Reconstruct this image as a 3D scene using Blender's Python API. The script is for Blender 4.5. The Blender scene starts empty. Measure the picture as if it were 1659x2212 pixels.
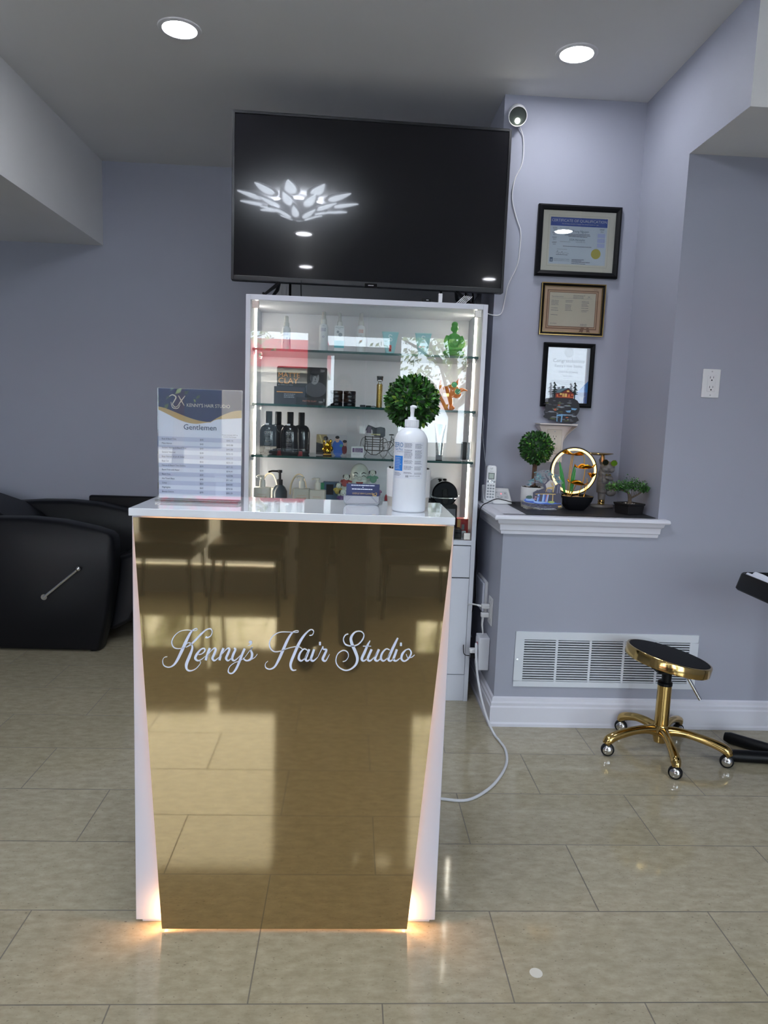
import bpy, math, random
from mathutils import Vector, Matrix, Euler
random.seed(7)
PI = math.pi
C = bpy.context.scene.collection
SC = bpy.context.scene

# ------------------------------------------------------------ camera
cam_d = bpy.data.cameras.new('camera'); cam = bpy.data.objects.new('camera', cam_d); C.objects.link(cam)
cam_d.sensor_fit = 'HORIZONTAL'; cam_d.sensor_width = 36.0; cam_d.lens = 36.0 * 1546.4 / 1659.0
cam_d.clip_start = 0.02; cam_d.clip_end = 200
def cam_matrix(yaw, pitch, roll):
    a, b, c = (math.radians(k) for k in (yaw, pitch, roll))
    f = Vector((-math.sin(a)*math.cos(b), math.cos(a)*math.cos(b), -math.sin(b)))
    r = Vector((math.cos(a), math.sin(a), 0)); d = f.cross(r)
    r2 = math.cos(c)*r + math.sin(c)*d; d2 = -math.sin(c)*r + math.cos(c)*d
    return Matrix(((r2.x, -d2.x, -f.x), (r2.y, -d2.y, -f.y), (r2.z, -d2.z, -f.z))).to_4x4()
cam.matrix_world = Matrix.Translation((0, 0, 1.306)) @ cam_matrix(-2.83, 7.467, -2.072)
SC.camera = cam

# ------------------------------------------------------------ world, exposure
w = bpy.data.worlds.new('sky'); SC.world = w; w.use_nodes = True
bg = w.node_tree.nodes['Background']; bg.inputs[0].default_value = (0.80, 0.89, 1.0, 1); bg.inputs[1].default_value = 6.2
SC.view_settings.view_transform = 'Standard'; SC.view_settings.look = 'None'
SC.view_settings.gamma = 1; SC.view_settings.use_curve_mapping = False
SC.view_settings.exposure = 0.66
try:
    SC.cycles.max_bounces = 10; SC.cycles.diffuse_bounces = 5; SC.cycles.glossy_bounces = 5
    SC.cycles.transmission_bounces = 8; SC.cycles.transparent_max_bounces = 16
    SC.cycles.sample_clamp_indirect = 6; SC.cycles.caustics_reflective = True; SC.cycles.use_denoising = True
except Exception: pass

# daylight entering through the storefront openings
def portal(x0, x1, z0, z1, y):
    l = bpy.data.lights.new('window_portal', 'AREA'); l.shape = 'RECTANGLE'; l.size = x1-x0; l.size_y = z1-z0
    try: l.cycles.is_portal = True
    except Exception: pass
    o = bpy.data.objects.new('window_portal', l); C.objects.link(o)
    o.location = ((x0+x1)/2, y, (z0+z1)/2); o.rotation_euler = (-PI/2, 0, PI)
    o.rotation_euler = (PI/2, 0, 0)
    return o
WZ0, WZ1, WY = 0.16, 2.26, -1.80
# openings: x0, x1, z0, z1 (three tall windows, a narrow sidelight and a transom above the solid panel)
WINS = [(-3.3, -2.0, .16, 2.26), (-1.85, -0.48, .16, 2.26), (-0.33, -0.18, .16, 2.02), (-0.33, 0.44, 2.06, 2.24), (0.50, 1.33, .16, 2.26), (1.50, 2.85, .16, 2.26)]  # outermost opening on either side added to let in more daylight
for a, b, c_, d_ in WINS: portal(a, b, c_, d_, WY-0.12)
# sun from behind the shop: lights the street and the houses opposite, never shines in
sl = bpy.data.lights.new('sun', 'SUN'); sl.energy = 6.0; sl.angle = 0.02; sl.color = (1.0, 0.95, 0.86)
so = bpy.data.objects.new('sun', sl); C.objects.link(so); so.rotation_euler = Vector((-0.25, -0.75, -0.62)).to_track_quat('-Z', 'Y').to_euler()

# ------------------------------------------------------------ materials
def lin(c):
    if isinstance(c, str):
        c = tuple(int(c[i:i+2], 16)/255 for i in (0, 2, 4))
    return tuple((x/12.92 if x <= 0.04045 else ((x+0.055)/1.055)**2.4) for x in c)
MATS = {}
def mat(name, col, rough=0.5, metal=0.0, emit=None, es=0.0, coat=0.0, crough=0.03, trans=0.0, ior=1.45, spec=0.5, alpha=1.0, noise=0.0, nscale=40, bump=0.0, sss=0):
    if name in MATS: return MATS[name]
    m = bpy.data.materials.new(name); m.use_nodes = True; nt = m.node_tree; p = nt.nodes['Principled BSDF']
    c = lin(col)
    p.inputs['Base Color'].default_value = (*c, 1); p.inputs['Roughness'].default_value = rough
    p.inputs['Metallic'].default_value = metal; p.inputs['IOR'].default_value = ior
    p.inputs['Coat Weight'].default_value = coat; p.inputs['Coat Roughness'].default_value = crough
    p.inputs['Transmission Weight'].default_value = trans; p.inputs['Alpha'].default_value = alpha
    p.inputs['Specular IOR Level'].default_value = spec
    if emit is not None:
        p.inputs['Emission Color'].default_value = (*lin(emit), 1); p.inputs['Emission Strength'].default_value = es
    if noise or bump:
        tc = nt.nodes.new('ShaderNodeTexCoord'); n = nt.nodes.new('ShaderNodeTexNoise')
        n.inputs['Scale'].default_value = nscale; n.inputs['Detail'].default_value = 4
        nt.links.new(tc.outputs['Object'], n.inputs['Vector'])
        if noise:
            r = nt.nodes.new('ShaderNodeMapRange'); r.inputs['From Min'].default_value = 0.3; r.inputs['From Max'].default_value = 0.7
            r.inputs['To Min'].default_value = 1-noise; r.inputs['To Max'].default_value = 1+noise
            nt.links.new(n.outputs['Fac'], r.inputs['Value'])
            mx = nt.nodes.new('ShaderNodeVectorMath'); mx.operation = 'SCALE'; mx.inputs[0].default_value = c
            nt.links.new(r.outputs[0], mx.inputs['Scale']); nt.links.new(mx.outputs[0], p.inputs['Base Color'])
        if bump:
            b = nt.nodes.new('ShaderNodeBump'); b.inputs['Strength'].default_value = bump; b.inputs['Distance'].default_value = 0.002
            nt.links.new(n.outputs['Fac'], b.inputs['Height']); nt.links.new(b.outputs[0], p.inputs['Normal'])
    MATS[name] = m; return m

def glass_mat(name, tint=(0.97, 0.99, 0.98), f0=1.5, rough=0.0, gain=1.0):
    # thin clear sheet: see-through with a fresnel reflection
    m = bpy.data.materials.new(name); m.use_nodes = True; nt = m.node_tree; nt.nodes.clear()
    out = nt.nodes.new('ShaderNodeOutputMaterial'); mx = nt.nodes.new('ShaderNodeMixShader')
    t = nt.nodes.new('ShaderNodeBsdfTransparent'); g = nt.nodes.new('ShaderNodeBsdfGlossy'); fr = nt.nodes.new('ShaderNodeFresnel')
    t.inputs[0].default_value = (*tint, 1); g.inputs['Roughness'].default_value = rough; g.inputs[0].default_value = (1, 1, 1, 1)
    fr.inputs[0].default_value = f0
    ml = nt.nodes.new('ShaderNodeMath'); ml.operation = 'MULTIPLY'; ml.inputs[1].default_value = gain; ml.use_clamp = True
    nt.links.new(fr.outputs[0], ml.inputs[0])
    nt.links.new(ml.outputs[0], mx.inputs[0]); nt.links.new(t.outputs[0], mx.inputs[1]); nt.links.new(g.outputs[0], mx.inputs[2])
    nt.links.new(mx.outputs[0], out.inputs[0]); MATS[name] = m; return m

def floor_mat():
    m = bpy.data.materials.new('floor_tile'); m.use_nodes = True; nt = m.node_tree; N = nt.nodes; L = nt.links
    p = N['Principled BSDF']; tc = N.new('ShaderNodeTexCoord'); sx = N.new('ShaderNodeSeparateXYZ'); L.new(tc.outputs['Object'], sx.inputs[0])
    def M(op, a, b=None, c=None):
        n = N.new('ShaderNodeMath'); n.operation = op
        for i, k in enumerate((a, b, c)):
            if k is None: continue
            if isinstance(k, (int, float)): n.inputs[i].default_value = k
            else: L.new(k, n.inputs[i])
        return n.outputs[0]
    ry = M('DIVIDE', M('SUBTRACT', sx.outputs[1], 1.7560), 0.3055)
    r = M('FLOOR', ry); fy = M('FRACT', ry)
    odd = M('FLOORED_MODULO', r, 2.0)
    xs = M('DIVIDE', M('SUBTRACT', M('SUBTRACT', sx.outputs[0], 0.409), M('MULTIPLY', M('SUBTRACT', 1.0, odd), 0.3012)), 0.6025)
    fx = M('FRACT', xs); cx = M('FLOOR', xs)
    dx = M('MULTIPLY', M('MINIMUM', fx, M('SUBTRACT', 1.0, fx)), 0.6025)
    dy = M('MULTIPLY', M('MINIMUM', fy, M('SUBTRACT', 1.0, fy)), 0.3055)
    d = M('MINIMUM', dx, dy)
    g = M('LESS_THAN', d, 0.0016)
    # per tile shade
    cmb = N.new('ShaderNodeCombineXYZ'); L.new(cx, cmb.inputs[0]); L.new(r, cmb.inputs[1])
    wn = N.new('ShaderNodeTexWhiteNoise'); wn.noise_dimensions = '2D'; L.new(cmb.outputs[0], wn.inputs['Vector'])
    mp = N.new('ShaderNodeMapping'); mp.inputs['Scale'].default_value = (20, 42, 1); L.new(tc.outputs['Object'], mp.inputs['Vector'])
    n1 = N.new('ShaderNodeTexNoise'); n1.inputs['Scale'].default_value = 1.0; n1.inputs['Detail'].default_value = 7; n1.inputs['Roughness'].default_value = 0.68
    L.new(mp.outputs[0], n1.inputs['Vector'])
    mp2 = N.new('ShaderNodeMapping'); mp2.inputs['Scale'].default_value = (110, 190, 1); L.new(tc.outputs['Object'], mp2.inputs['Vector'])
    n2 = N.new('ShaderNodeTexNoise'); n2.inputs['Scale'].default_value = 1.0; n2.inputs['Detail'].default_value = 5; L.new(mp2.outputs[0], n2.inputs['Vector'])
    cr = N.new('ShaderNodeValToRGB'); L.new(n1.outputs['Fac'], cr.inputs[0])
    cr.color_ramp.elements[0].position = 0.32; cr.color_ramp.elements[0].color = (*lin('9C927A'), 1)
    cr.color_ramp.elements[1].position = 0.66; cr.color_ramp.elements[1].color = (*lin('B4AA92'), 1)
    pit = N.new('ShaderNodeMapRange'); pit.inputs['From Min'].default_value = 0.27; pit.inputs['From Max'].default_value = 0.37
    L.new(n2.outputs['Fac'], pit.inputs['Value'])
    mx = N.new('ShaderNodeMix'); mx.data_type = 'RGBA'; L.new(pit.outputs[0], mx.inputs[0])
    mx.inputs[6].default_value = (*lin('7A7160'), 1); L.new(cr.outputs[0], mx.inputs[7])
    hs = N.new('ShaderNodeHueSaturation'); L.new(mx.outputs[2], hs.inputs['Color'])
    L.new(M('ADD', 0.95, M('MULTIPLY', wn.outputs['Value'], 0.10)), hs.inputs['Value'])
    m2 = N.new('ShaderNodeMix'); m2.data_type = 'RGBA'; L.new(g, m2.inputs[0]); L.new(hs.outputs[0], m2.inputs[6]); m2.inputs[7].default_value = (*lin('6E675C'), 1)
    L.new(m2.outputs[2], p.inputs['Base Color'])
    L.new(M('ADD', 0.075, M('MULTIPLY', g, 0.5)), p.inputs['Roughness'])
    p.inputs['Specular IOR Level'].default_value = 0.6
    bp = N.new('ShaderNodeBump'); bp.inputs['Strength'].default_value = 0.25; bp.inputs['Distance'].default_value = 0.0008
    L.new(M('SUBTRACT', 1.0, g), bp.inputs['Height']); L.new(bp.outputs[0], p.inputs['Normal'])
    return m

def paint(name, col, rough=0.55):
    return mat(name, col, rough, noise=0.015, nscale=3.0, bump=0.05, spec=0.35)
wall_m = paint('wall_paint_grey_blue', 'A5A8B6')
ceil_m = paint('ceiling_white', 'E9E9E9', 0.7)
trim_m = mat('trim_white_gloss', 'DCDCE6', 0.3)
floor_m = floor_mat()
white_lam = mat('white_laminate', 'D9DCE6', 0.25)
desk_white = mat('desk_white_laminate', 'C3C4D0', 0.3)
white_gloss = mat('white_gloss_top', 'DFE3EA', 0.06, coat=1.0, crough=0.02)
clear = glass_mat('clear_glass')
door_glass = glass_mat('cabinet_door_glass', (0.96, 0.985, 0.975), 1.5)
acrylic = glass_mat('clear_acrylic', (0.97, 0.98, 0.99), 1.5)
glass_edge = mat('green_glass_edge', '1F4B4A', 0.1)
chrome = mat('chrome', 'D8D8DA', 0.12, 1.0)
steel = mat('brushed_steel', 'B9B4AE', 0.35, 1.0, noise=0.15, nscale=300)
black_plastic = mat('black_plastic', '0C0D10', 0.42, spec=0.25)
black_gloss = mat('black_gloss', '0B0B0E', 0.08)
white_plastic = mat('white_plastic', 'E2E2E4', 0.3)
dark = mat('dark_gap', '14151A', 0.8)
leather = mat('black_leather', '0C0D13', 0.45, spec=0.35, noise=0.1, nscale=400, bump=0.15)
gold_metal = mat('polished_gold', 'C2A468', 0.13, 1.0)
tinted = mat('red_paint', 'B5202C', 0.4)

def gold_panel_mat():
    m = bpy.data.materials.new('gold_mirror_laminate'); m.use_nodes = True; nt = m.node_tree; N = nt.nodes; L = nt.links
    p = N['Principled BSDF']; p.inputs['Metallic'].default_value = 0.88; p.inputs['Base Color'].default_value = (0.47, 0.345, 0.175, 1)
    p.inputs['Roughness'].default_value = 0.035; p.inputs['Coat Weight'].default_value = 0.6; p.inputs['Coat Roughness'].default_value = 0.02
    tc = N.new('ShaderNodeTexCoord'); mp = N.new('ShaderNodeMapping'); mp.inputs['Scale'].default_value = (420, 1, 6)
    n = N.new('ShaderNodeTexNoise'); n.inputs['Scale'].default_value = 1; n.inputs['Detail'].default_value = 3
    L.new(tc.outputs['Object'], mp.inputs[0]); L.new(mp.outputs[0], n.inputs['Vector'])
    mp2 = N.new('ShaderNodeMapping'); mp2.inputs['Scale'].default_value = (9, 1, 7); n2 = N.new('ShaderNodeTexNoise'); n2.inputs['Scale'].default_value = 1
    L.new(tc.outputs['Object'], mp2.inputs[0]); L.new(mp2.outputs[0], n2.inputs['Vector'])
    b1 = N.new('ShaderNodeBump'); b1.inputs['Strength'].default_value = 0.02; b1.inputs['Distance'].default_value = 0.0003; L.new(n.outputs['Fac'], b1.inputs['Height'])
    b2 = N.new('ShaderNodeBump'); b2.inputs['Strength'].default_value = 0.05; b2.inputs['Distance'].default_value = 0.001; L.new(n2.outputs['Fac'], b2.inputs['Height'])
    L.new(b1.outputs[0], b2.inputs['Normal']); L.new(b2.outputs[0], p.inputs['Normal'])
    return m
gold_panel = gold_panel_mat()

# ------------------------------------------------------------ mesh helpers
_TX = {}
def text_tris(s, spacing=1.0):
    key = (s, spacing)
    if key in _TX: return _TX[key]
    cu = bpy.data.curves.new('t', 'FONT'); cu.body = s; cu.size = 1.0; cu.resolution_u = 2; cu.space_character = spacing
    cu.dimensions = '2D'; cu.fill_mode = 'FRONT' if hasattr(cu, 'fill_mode') else cu.fill_mode
    ob = bpy.data.objects.new('t', cu); C.objects.link(ob)
    dg = bpy.context.evaluated_depsgraph_get(); me = bpy.data.meshes.new_from_object(ob.evaluated_get(dg))
    V = [(v.co.x, v.co.y) for v in me.vertices]; F = [tuple(p.vertices) for p in me.polygons]
    bpy.data.objects.remove(ob); bpy.data.curves.remove(cu); bpy.data.meshes.remove(me)
    _TX[key] = (V, F); return V, F

def world_off(p):
    o = Vector((0, 0, 0))
    while p is not None: o += Vector(p.location); p = p.parent
    return o

class MB:
    def __init__(s): s.v = []; s.f = []; s.m = []
    def add(s, vs, fs, mi=0):
        k = len(s.v); s.v += [tuple(v) for v in vs]
        for f in fs: s.f.append(tuple(i+k for i in f)); s.m.append(mi)
        return s
    def box(s, x0, x1, y0, y1, z0, z1, mi=0):
        x0, x1 = min(x0, x1), max(x0, x1); y0, y1 = min(y0, y1), max(y0, y1); z0, z1 = min(z0, z1), max(z0, z1)
        v = [(x0,y0,z0),(x1,y0,z0),(x1,y1,z0),(x0,y1,z0),(x0,y0,z1),(x1,y0,z1),(x1,y1,z1),(x0,y1,z1)]
        mis = mi if isinstance(mi, (list, tuple)) else [mi]*6
        for f, q in zip([(0,3,2,1),(4,5,6,7),(0,1,5,4),(1,2,6,5),(2,3,7,6),(3,0,4,7)], mis):   # bottom, top, front(-y), right, back, left
            s.add([v[i] for i in f], [(0,1,2,3)], q)
        return s
    def solid(s, x0, x1, y0, y1, z0, z1, mi=0):
        v = [(x0,y0,z0),(x1,y0,z0),(x1,y1,z0),(x0,y1,z0),(x0,y0,z1),(x1,y0,z1),(x1,y1,z1),(x0,y1,z1)]
        return s.add(v, [(0,3,2,1),(4,5,6,7),(0,1,5,4),(1,2,6,5),(2,3,7,6),(3,0,4,7)], mi)
    def frame(s, p0, p1):
        d = (Vector(p1)-Vector(p0)).normalized(); u = d.orthogonal().normalized(); return d, u, d.cross(u)
    def cyl(s, p0, p1, r0, r1=None, n=20, mi=0):
        r1 = r0 if r1 is None else r1
        d, u, w_ = s.frame(p0, p1); vs = []
        for p, r in ((p0, r0), (p1, r1)):
            for i in range(n):
                a = 2*PI*i/n; vs.append(Vector(p)+u*(r*math.cos(a))+w_*(r*math.sin(a)))
        fs = [(i, (i+1) % n, n+(i+1) % n, n+i) for i in range(n)]+[tuple(range(n-1, -1, -1)), tuple(range(n, 2*n))]
        return s.add(vs, fs, mi)
    def tube(s, pts, r, n=10, mi=0, closed=False, smooth=0, flat=1.0):
        pts = [Vector(p) for p in pts]; R = list(r) if isinstance(r, (list, tuple)) else [r]*len(pts)
        if smooth:
            q = []; rr = []; m = len(pts); rng = m if closed else m-1
            for i in range(rng):
                g = lambda k: pts[k % m] if closed else pts[max(0, min(m-1, k))]
                h = lambda k: R[k % m] if closed else R[max(0, min(m-1, k))]
                for j in range(smooth):
                    t = j/smooth; a, b, c, d = g(i-1), g(i), g(i+1), g(i+2)
                    q.append(0.5*((2*b)+(c-a)*t+(2*a-5*b+4*c-d)*t*t+(3*b-a-3*c+d)*t**3)); rr.append(h(i)*(1-t)+h(i+1)*t)
            if not closed: q.append(pts[-1]); rr.append(R[-1])
            pts, R = q, rr
        m = len(pts); vs = []; prev = None
        for i, p in enumerate(pts):
            if closed: t = pts[(i+1) % m]-pts[i-1]
            else: t = pts[min(m-1, i+1)]-pts[max(0, i-1)]
            t = t.normalized() if t.length > 1e-9 else Vector((0, 0, 1))
            if prev is None: u = t.orthogonal().normalized()
            else:
                u = prev-t*prev.dot(t); u = u.normalized() if u.length > 1e-6 else t.orthogonal().normalized()
            prev = u; w_ = t.cross(u)
            for k in range(n):
                a = 2*PI*k/n; vs.append(p+u*(R[i]*math.cos(a))+w_*(R[i]*flat*math.sin(a)))
        fs = []
        for i in range(m if closed else m-1):
            j = (i+1) % m
            for k in range(n): fs.append((i*n+k, i*n+(k+1) % n, j*n+(k+1) % n, j*n+k))
        if not closed: fs += [tuple(range(n-1, -1, -1)), tuple(range((m-1)*n, m*n))]
        return s.add(vs, fs, mi)
    def lathe(s, prof, c=(0, 0, 0), n=32, mi=0, M=None, sx=1, sy=1):
        vs = []; c = Vector(c)
        for r, z in prof:
            for k in range(n):
                a = 2*PI*k/n; v = Vector((r*math.cos(a)*sx, r*math.sin(a)*sy, z))
                if M is not None: v = M @ v
                vs.append(c+v)
        m = len(prof); fs = []
        for i in range(m-1):
            for k in range(n): fs.append((i*n+k, i*n+(k+1) % n, (i+1)*n+(k+1) % n, (i+1)*n+k))
        fs += [tuple(range(n-1, -1, -1)), tuple(range((m-1)*n, m*n))]
        return s.add(vs, fs, mi)
    def ell(s, c, r, nu=20, nv=12, mi=0, M=None, fn=None):
        c = Vector(c); vs = []; r = (r, r, r) if isinstance(r, (int, float)) else r
        for j in range(nv+1):
            th = PI*j/nv
            for i in range(nu):
                a = 2*PI*i/nu; v = Vector((r[0]*math.sin(th)*math.cos(a), r[1]*math.sin(th)*math.sin(a), r[2]*math.cos(th)))
                if fn: v = fn(v)
                if M is not None: v = M @ v
                vs.append(c+v)
        fs = [(j*nu+i, (j+1)*nu+i, (j+1)*nu+(i+1) % nu, j*nu+(i+1) % nu) for j in range(nv) for i in range(nu)]
        return s.add(vs, fs, mi)
    def prism(s, poly, plane, a, b, mi=0, sidemi=None):
        def P(u, v, t): return {'xz': (u, t, v), 'xy': (u, v, t), 'yz': (t, u, v)}[plane]
        n = len(poly); vs = [P(u, v, a) for u, v in poly]+[P(u, v, b) for u, v in poly]
        s.add(vs, [tuple(range(n-1, -1, -1)), tuple(range(n, 2*n))], mi)
        return s.add(vs, [(i, (i+1) % n, n+(i+1) % n, n+i) for i in range(n)], mi if sidemi is None else sidemi)
    def quad(s, p, mi=0): return s.add(p, [tuple(range(len(p)))], mi)
    def text(s, t, h, o, ex=(1, 0, 0), ez=(0, 0, 1), align='L', mi=0, w=None, spacing=1.0):
        V, F = text_tris(t, spacing)
        if not V: return s
        x0 = min(v[0] for v in V); x1 = max(v[0] for v in V); k = h/0.72; kx = k
        if w: kx = w/(x1-x0)
        off = {'L': -x0, 'C': -(x0+x1)/2, 'R': -x1}[align]; o = Vector(o); ex = Vector(ex); ez = Vector(ez)
        return s.add([o+ex*((a+off)*kx)+ez*(b*k) for a, b in V], F, mi)
    def ribbon(s, st, y, th, mi=0, sub=6):
        # stroke of (x, z, width): flat strip of changing width in the XZ plane, with thickness
        P = [Vector((a, 0, b)) for a, b, _ in st]; W = [c for _, _, c in st]; m = len(P); q = []; ww = []
        for i in range(m-1):
            g = lambda k: P[max(0, min(m-1, k))]
            for j in range(sub):
                t = j/sub; a, b, c, d = g(i-1), g(i), g(i+1), g(i+2)
                q.append(0.5*((2*b)+(c-a)*t+(2*a-5*b+4*c-d)*t*t+(3*b-a-3*c+d)*t**3)); ww.append(W[i]*(1-t)+W[i+1]*t)
        q.append(P[-1]); ww.append(W[-1]); n = len(q); vs = []
        for i in range(n):
            t = (q[min(n-1, i+1)]-q[max(0, i-1)]).normalized(); nn = Vector((-t.z, 0, t.x))
            for yy in (y, y-th):
                for sg in (1, -1):
                    v = q[i]+nn*(sg*ww[i]/2); vs.append((v.x, yy, v.z))
        fs = []
        for i in range(n-1):
            a, b = i*4, (i+1)*4
            fs += [(a+2, a+3, b+3, b+2), (a, b, b+1, a+1), (a, a+2, b+2, b), (a+1, b+1, b+3, a+3)]
        fs += [(0, 1, 3, 2), ((n-1)*4, (n-1)*4+2, (n-1)*4+3, (n-1)*4+1)]
        return s.add(vs, fs, mi)
    def rrect(s, u0, u1, v0, v1, r, plane, a, b, mi=0, seg=5, sidemi=None):
        pts = []
        for cx, cy, a0 in ((u1-r, v1-r, 0), (u0+r, v1-r, 90), (u0+r, v0+r, 180), (u1-r, v0+r, 270)):
            for k in range(seg+1):
                t = math.radians(a0+90*k/seg); pts.append((cx+r*math.cos(t), cy+r*math.sin(t)))
        return s.prism(pts, plane, a, b, mi, sidemi)
    def build(s, name, mats, parent=None, smooth=True, bevel=0, seg=2, subsurf=0, local=False, angle=35, M=None, solidify=0):
        me = bpy.data.meshes.new(name); vs = s.v
        if M is not None: vs = [tuple(M @ Vector(v)) for v in vs]
        if parent is not None and not local:
            o = world_off(parent); vs = [(v[0]-o.x, v[1]-o.y, v[2]-o.z) for v in vs]
        me.from_pydata(vs, [], s.f); me.update()
        mats = mats if isinstance(mats, (list, tuple)) else [mats]
        for mm in mats: me.materials.append(mm)
        me.polygons.foreach_set('material_index', s.m)
        # outward normals
        import bmesh
        bm = bmesh.new(); bm.from_mesh(me); bmesh.ops.remove_doubles(bm, verts=bm.verts, dist=1e-6)
        if not getattr(s, 'flatart', False): bmesh.ops.recalc_face_normals(bm, faces=bm.faces)
        bm.to_mesh(me); bm.free()
        if smooth:
            me.polygons.foreach_set('use_smooth', [True]*len(me.polygons))
            try: me.set_sharp_from_angle(angle=math.radians(angle))
            except Exception: pass
        ob = bpy.data.objects.new(name, me); C.objects.link(ob)
        if parent is not None: ob.parent = parent
        if bevel:
            b = ob.modifiers.new('bevel', 'BEVEL'); b.width = bevel; b.segments = seg; b.limit_method = 'ANGLE'; b.angle_limit = math.radians(40)
        if subsurf:
            u = ob.modifiers.new('sub', 'SUBSURF'); u.levels = subsurf; u.render_levels = subsurf
        if solidify:
            q = ob.modifiers.new('sol', 'SOLIDIFY'); q.thickness = solidify
        return ob

def tag(o, label=None, cat=None, group=None, kind=None):
    if label: o['label'] = label
    if cat: o['category'] = cat
    if group: o['group'] = group
    if kind: o['kind'] = kind
    return o
def thing(name, label, cat, loc, rotz=0, group=None):
    o = bpy.data.objects.new(name, None); C.objects.link(o); o.empty_display_size = 0.05
    o.location = loc; o.rotation_euler = (0, 0, rotz); return tag(o, label, cat, group)
def struct(name, mb, m, parent=None, **k):
    o = mb.build(name, m, parent, **k)
    if parent is None: o['kind'] = 'structure'
    return o
def copy_tree(o, loc=None, label=None, rotz=None, parent=None):
    c = o.copy(); C.objects.link(c)
    if parent is not None: c.parent = parent
    for ch in list(o.children): copy_tree(ch, parent=c)
    if loc is not None: c.location = loc
    if rotz is not None: c.rotation_euler = (0, 0, rotz)
    if label: c['label'] = label
    return c
# ============================================================ SETTING
CZ = 2.777; YB = 4.61; YN = 3.43; YR = 2.945; XP = 0.65; XN = 1.307
struct('floor', MB().box(-3.6, 3.0, -1.80, 4.61, -0.10, 0.0), floor_m, smooth=False)
struct('ceiling', MB().box(-3.6, 3.0, -1.80, 4.61, CZ, CZ+0.1), ceil_m, smooth=False)
struct('wall_back', MB().box(-3.7, XP, YB, YB+0.12, 0, CZ), wall_m, smooth=False)
struct('wall_left', MB().box(-3.72, -3.6, -1.9, YB+0.1, 0, CZ), wall_m, smooth=False)
struct('wall_far_right', MB().box(3.0, 3.12, -1.9, YR, 0, CZ), wall_m, smooth=False)
struct('wall_niche', MB().box(XP, 3.1, YN, YB+0.12, 0, CZ), wall_m, smooth=False)
struct('wall_right', MB().box(XN, 3.1, YR, YN, 0, CZ), wall_m, smooth=False)
struct('wall_half', MB().box(XP, XN, YR, YN, 0, 0.86), wall_m, smooth=False)
# ceiling bulkheads: painted white, the inner cheek of the right one in the wall colour
struct('ceiling_bulkhead_left', MB().box(-3.6, -1.543, -1.8, YB, 2.287, CZ), ceil_m, smooth=False)
struct('ceiling_bulkhead_right', MB().box(XN, 3.0, 2.508, YR, 2.389, CZ, [0, 0, 0, 0, 0, 1]), [ceil_m, wall_m], smooth=False)
# storefront wall behind the viewer, open where the windows are
m = MB(); m.box(-3.6, 3.0, WY-0.12, WY, 0, WZ0).box(-3.6, 3.0, WY-0.12, WY, WZ1, CZ)
for a, b, c_, d_ in ((-3.6, -3.3, .16, 2.26), (-2.0, -1.85, .16, 2.26), (-.48, -.33, .16, 2.26), (-.33, .44, 2.24, 2.26), (-.33, .44, 2.02, 2.06), (-.18, .44, .16, 2.02), (.44, .50, .16, 2.26), (1.33, 1.50, .16, 2.26), (2.85, 3.0, .16, 2.26)): m.box(a, b, WY-0.12, WY, c_, d_)
struct('wall_front', m, wall_m, smooth=False)
win_frame = mat('aluminium_frame', 'B8BABC', 0.4, 0.6)
for i, (a, b, WZ0, WZ1) in enumerate(WINS):
    g = struct('window_%d' % (i+1), MB().box(a+.03, b-.03, WY-0.065, WY-0.06, WZ0+.03, WZ1-.03), glass_mat('window_glass', (0.97, 0.98, 0.98)) if 'window_glass' not in MATS else MATS['window_glass'], smooth=False)
    f = MB(); t = 0.035
    f.box(a, a+t, WY-.09, WY-.03, WZ0, WZ1).box(b-t, b, WY-.09, WY-.03, WZ0, WZ1).box(a+t, b-t, WY-.09, WY-.03, WZ0, WZ0+t).box(a+t, b-t, WY-.09, WY-.03, WZ1-t, WZ1)
    if WZ0 < 1 and b-a > .5: f.box(a+t, b-t, WY-.09, WY-.03, 0.78, 0.82)
    f.build('window_frame', win_frame, g, smooth=False)
# outside, seen only in reflections
asph = mat('asphalt', '46484C', 0.9, noise=0.1, nscale=2)
struct('ground', MB().box(-20, 20, -40, WY-0.12, -0.25, -0.15), asph, smooth=False)
bt = thing('street_building', 'low pale building with a red fascia across the street, reflected in the cabinet glass', 'building', (-7, -17, -0.15))
MB().box(-16, -0.9, -20, -16.6, -0.15, 2.6).build('wall', mat('pale_brick', 'C7BDB0', 0.8), bt, smooth=False)
MB().box(-16.1, -0.8, -20, -16.2, 2.75, 3.60).build('fascia', mat('red_fascia', 'E0243A', 0.5), bt, smooth=False)
MB().box(-16.1, -0.8, -20, -16.3, 2.6, 2.75).build('soffit_band', mat('cream_band', 'E8DFC8', 0.6), bt, smooth=False)
gw = MB()
for k in range(6): gw.box(-15+2.4*k, -13.2+2.4*k, -16.62, -16.58, 0.3, 2.3)
gw.build('window', mat('dark_window', '3A444C', 0.1), bt, smooth=False)
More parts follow.
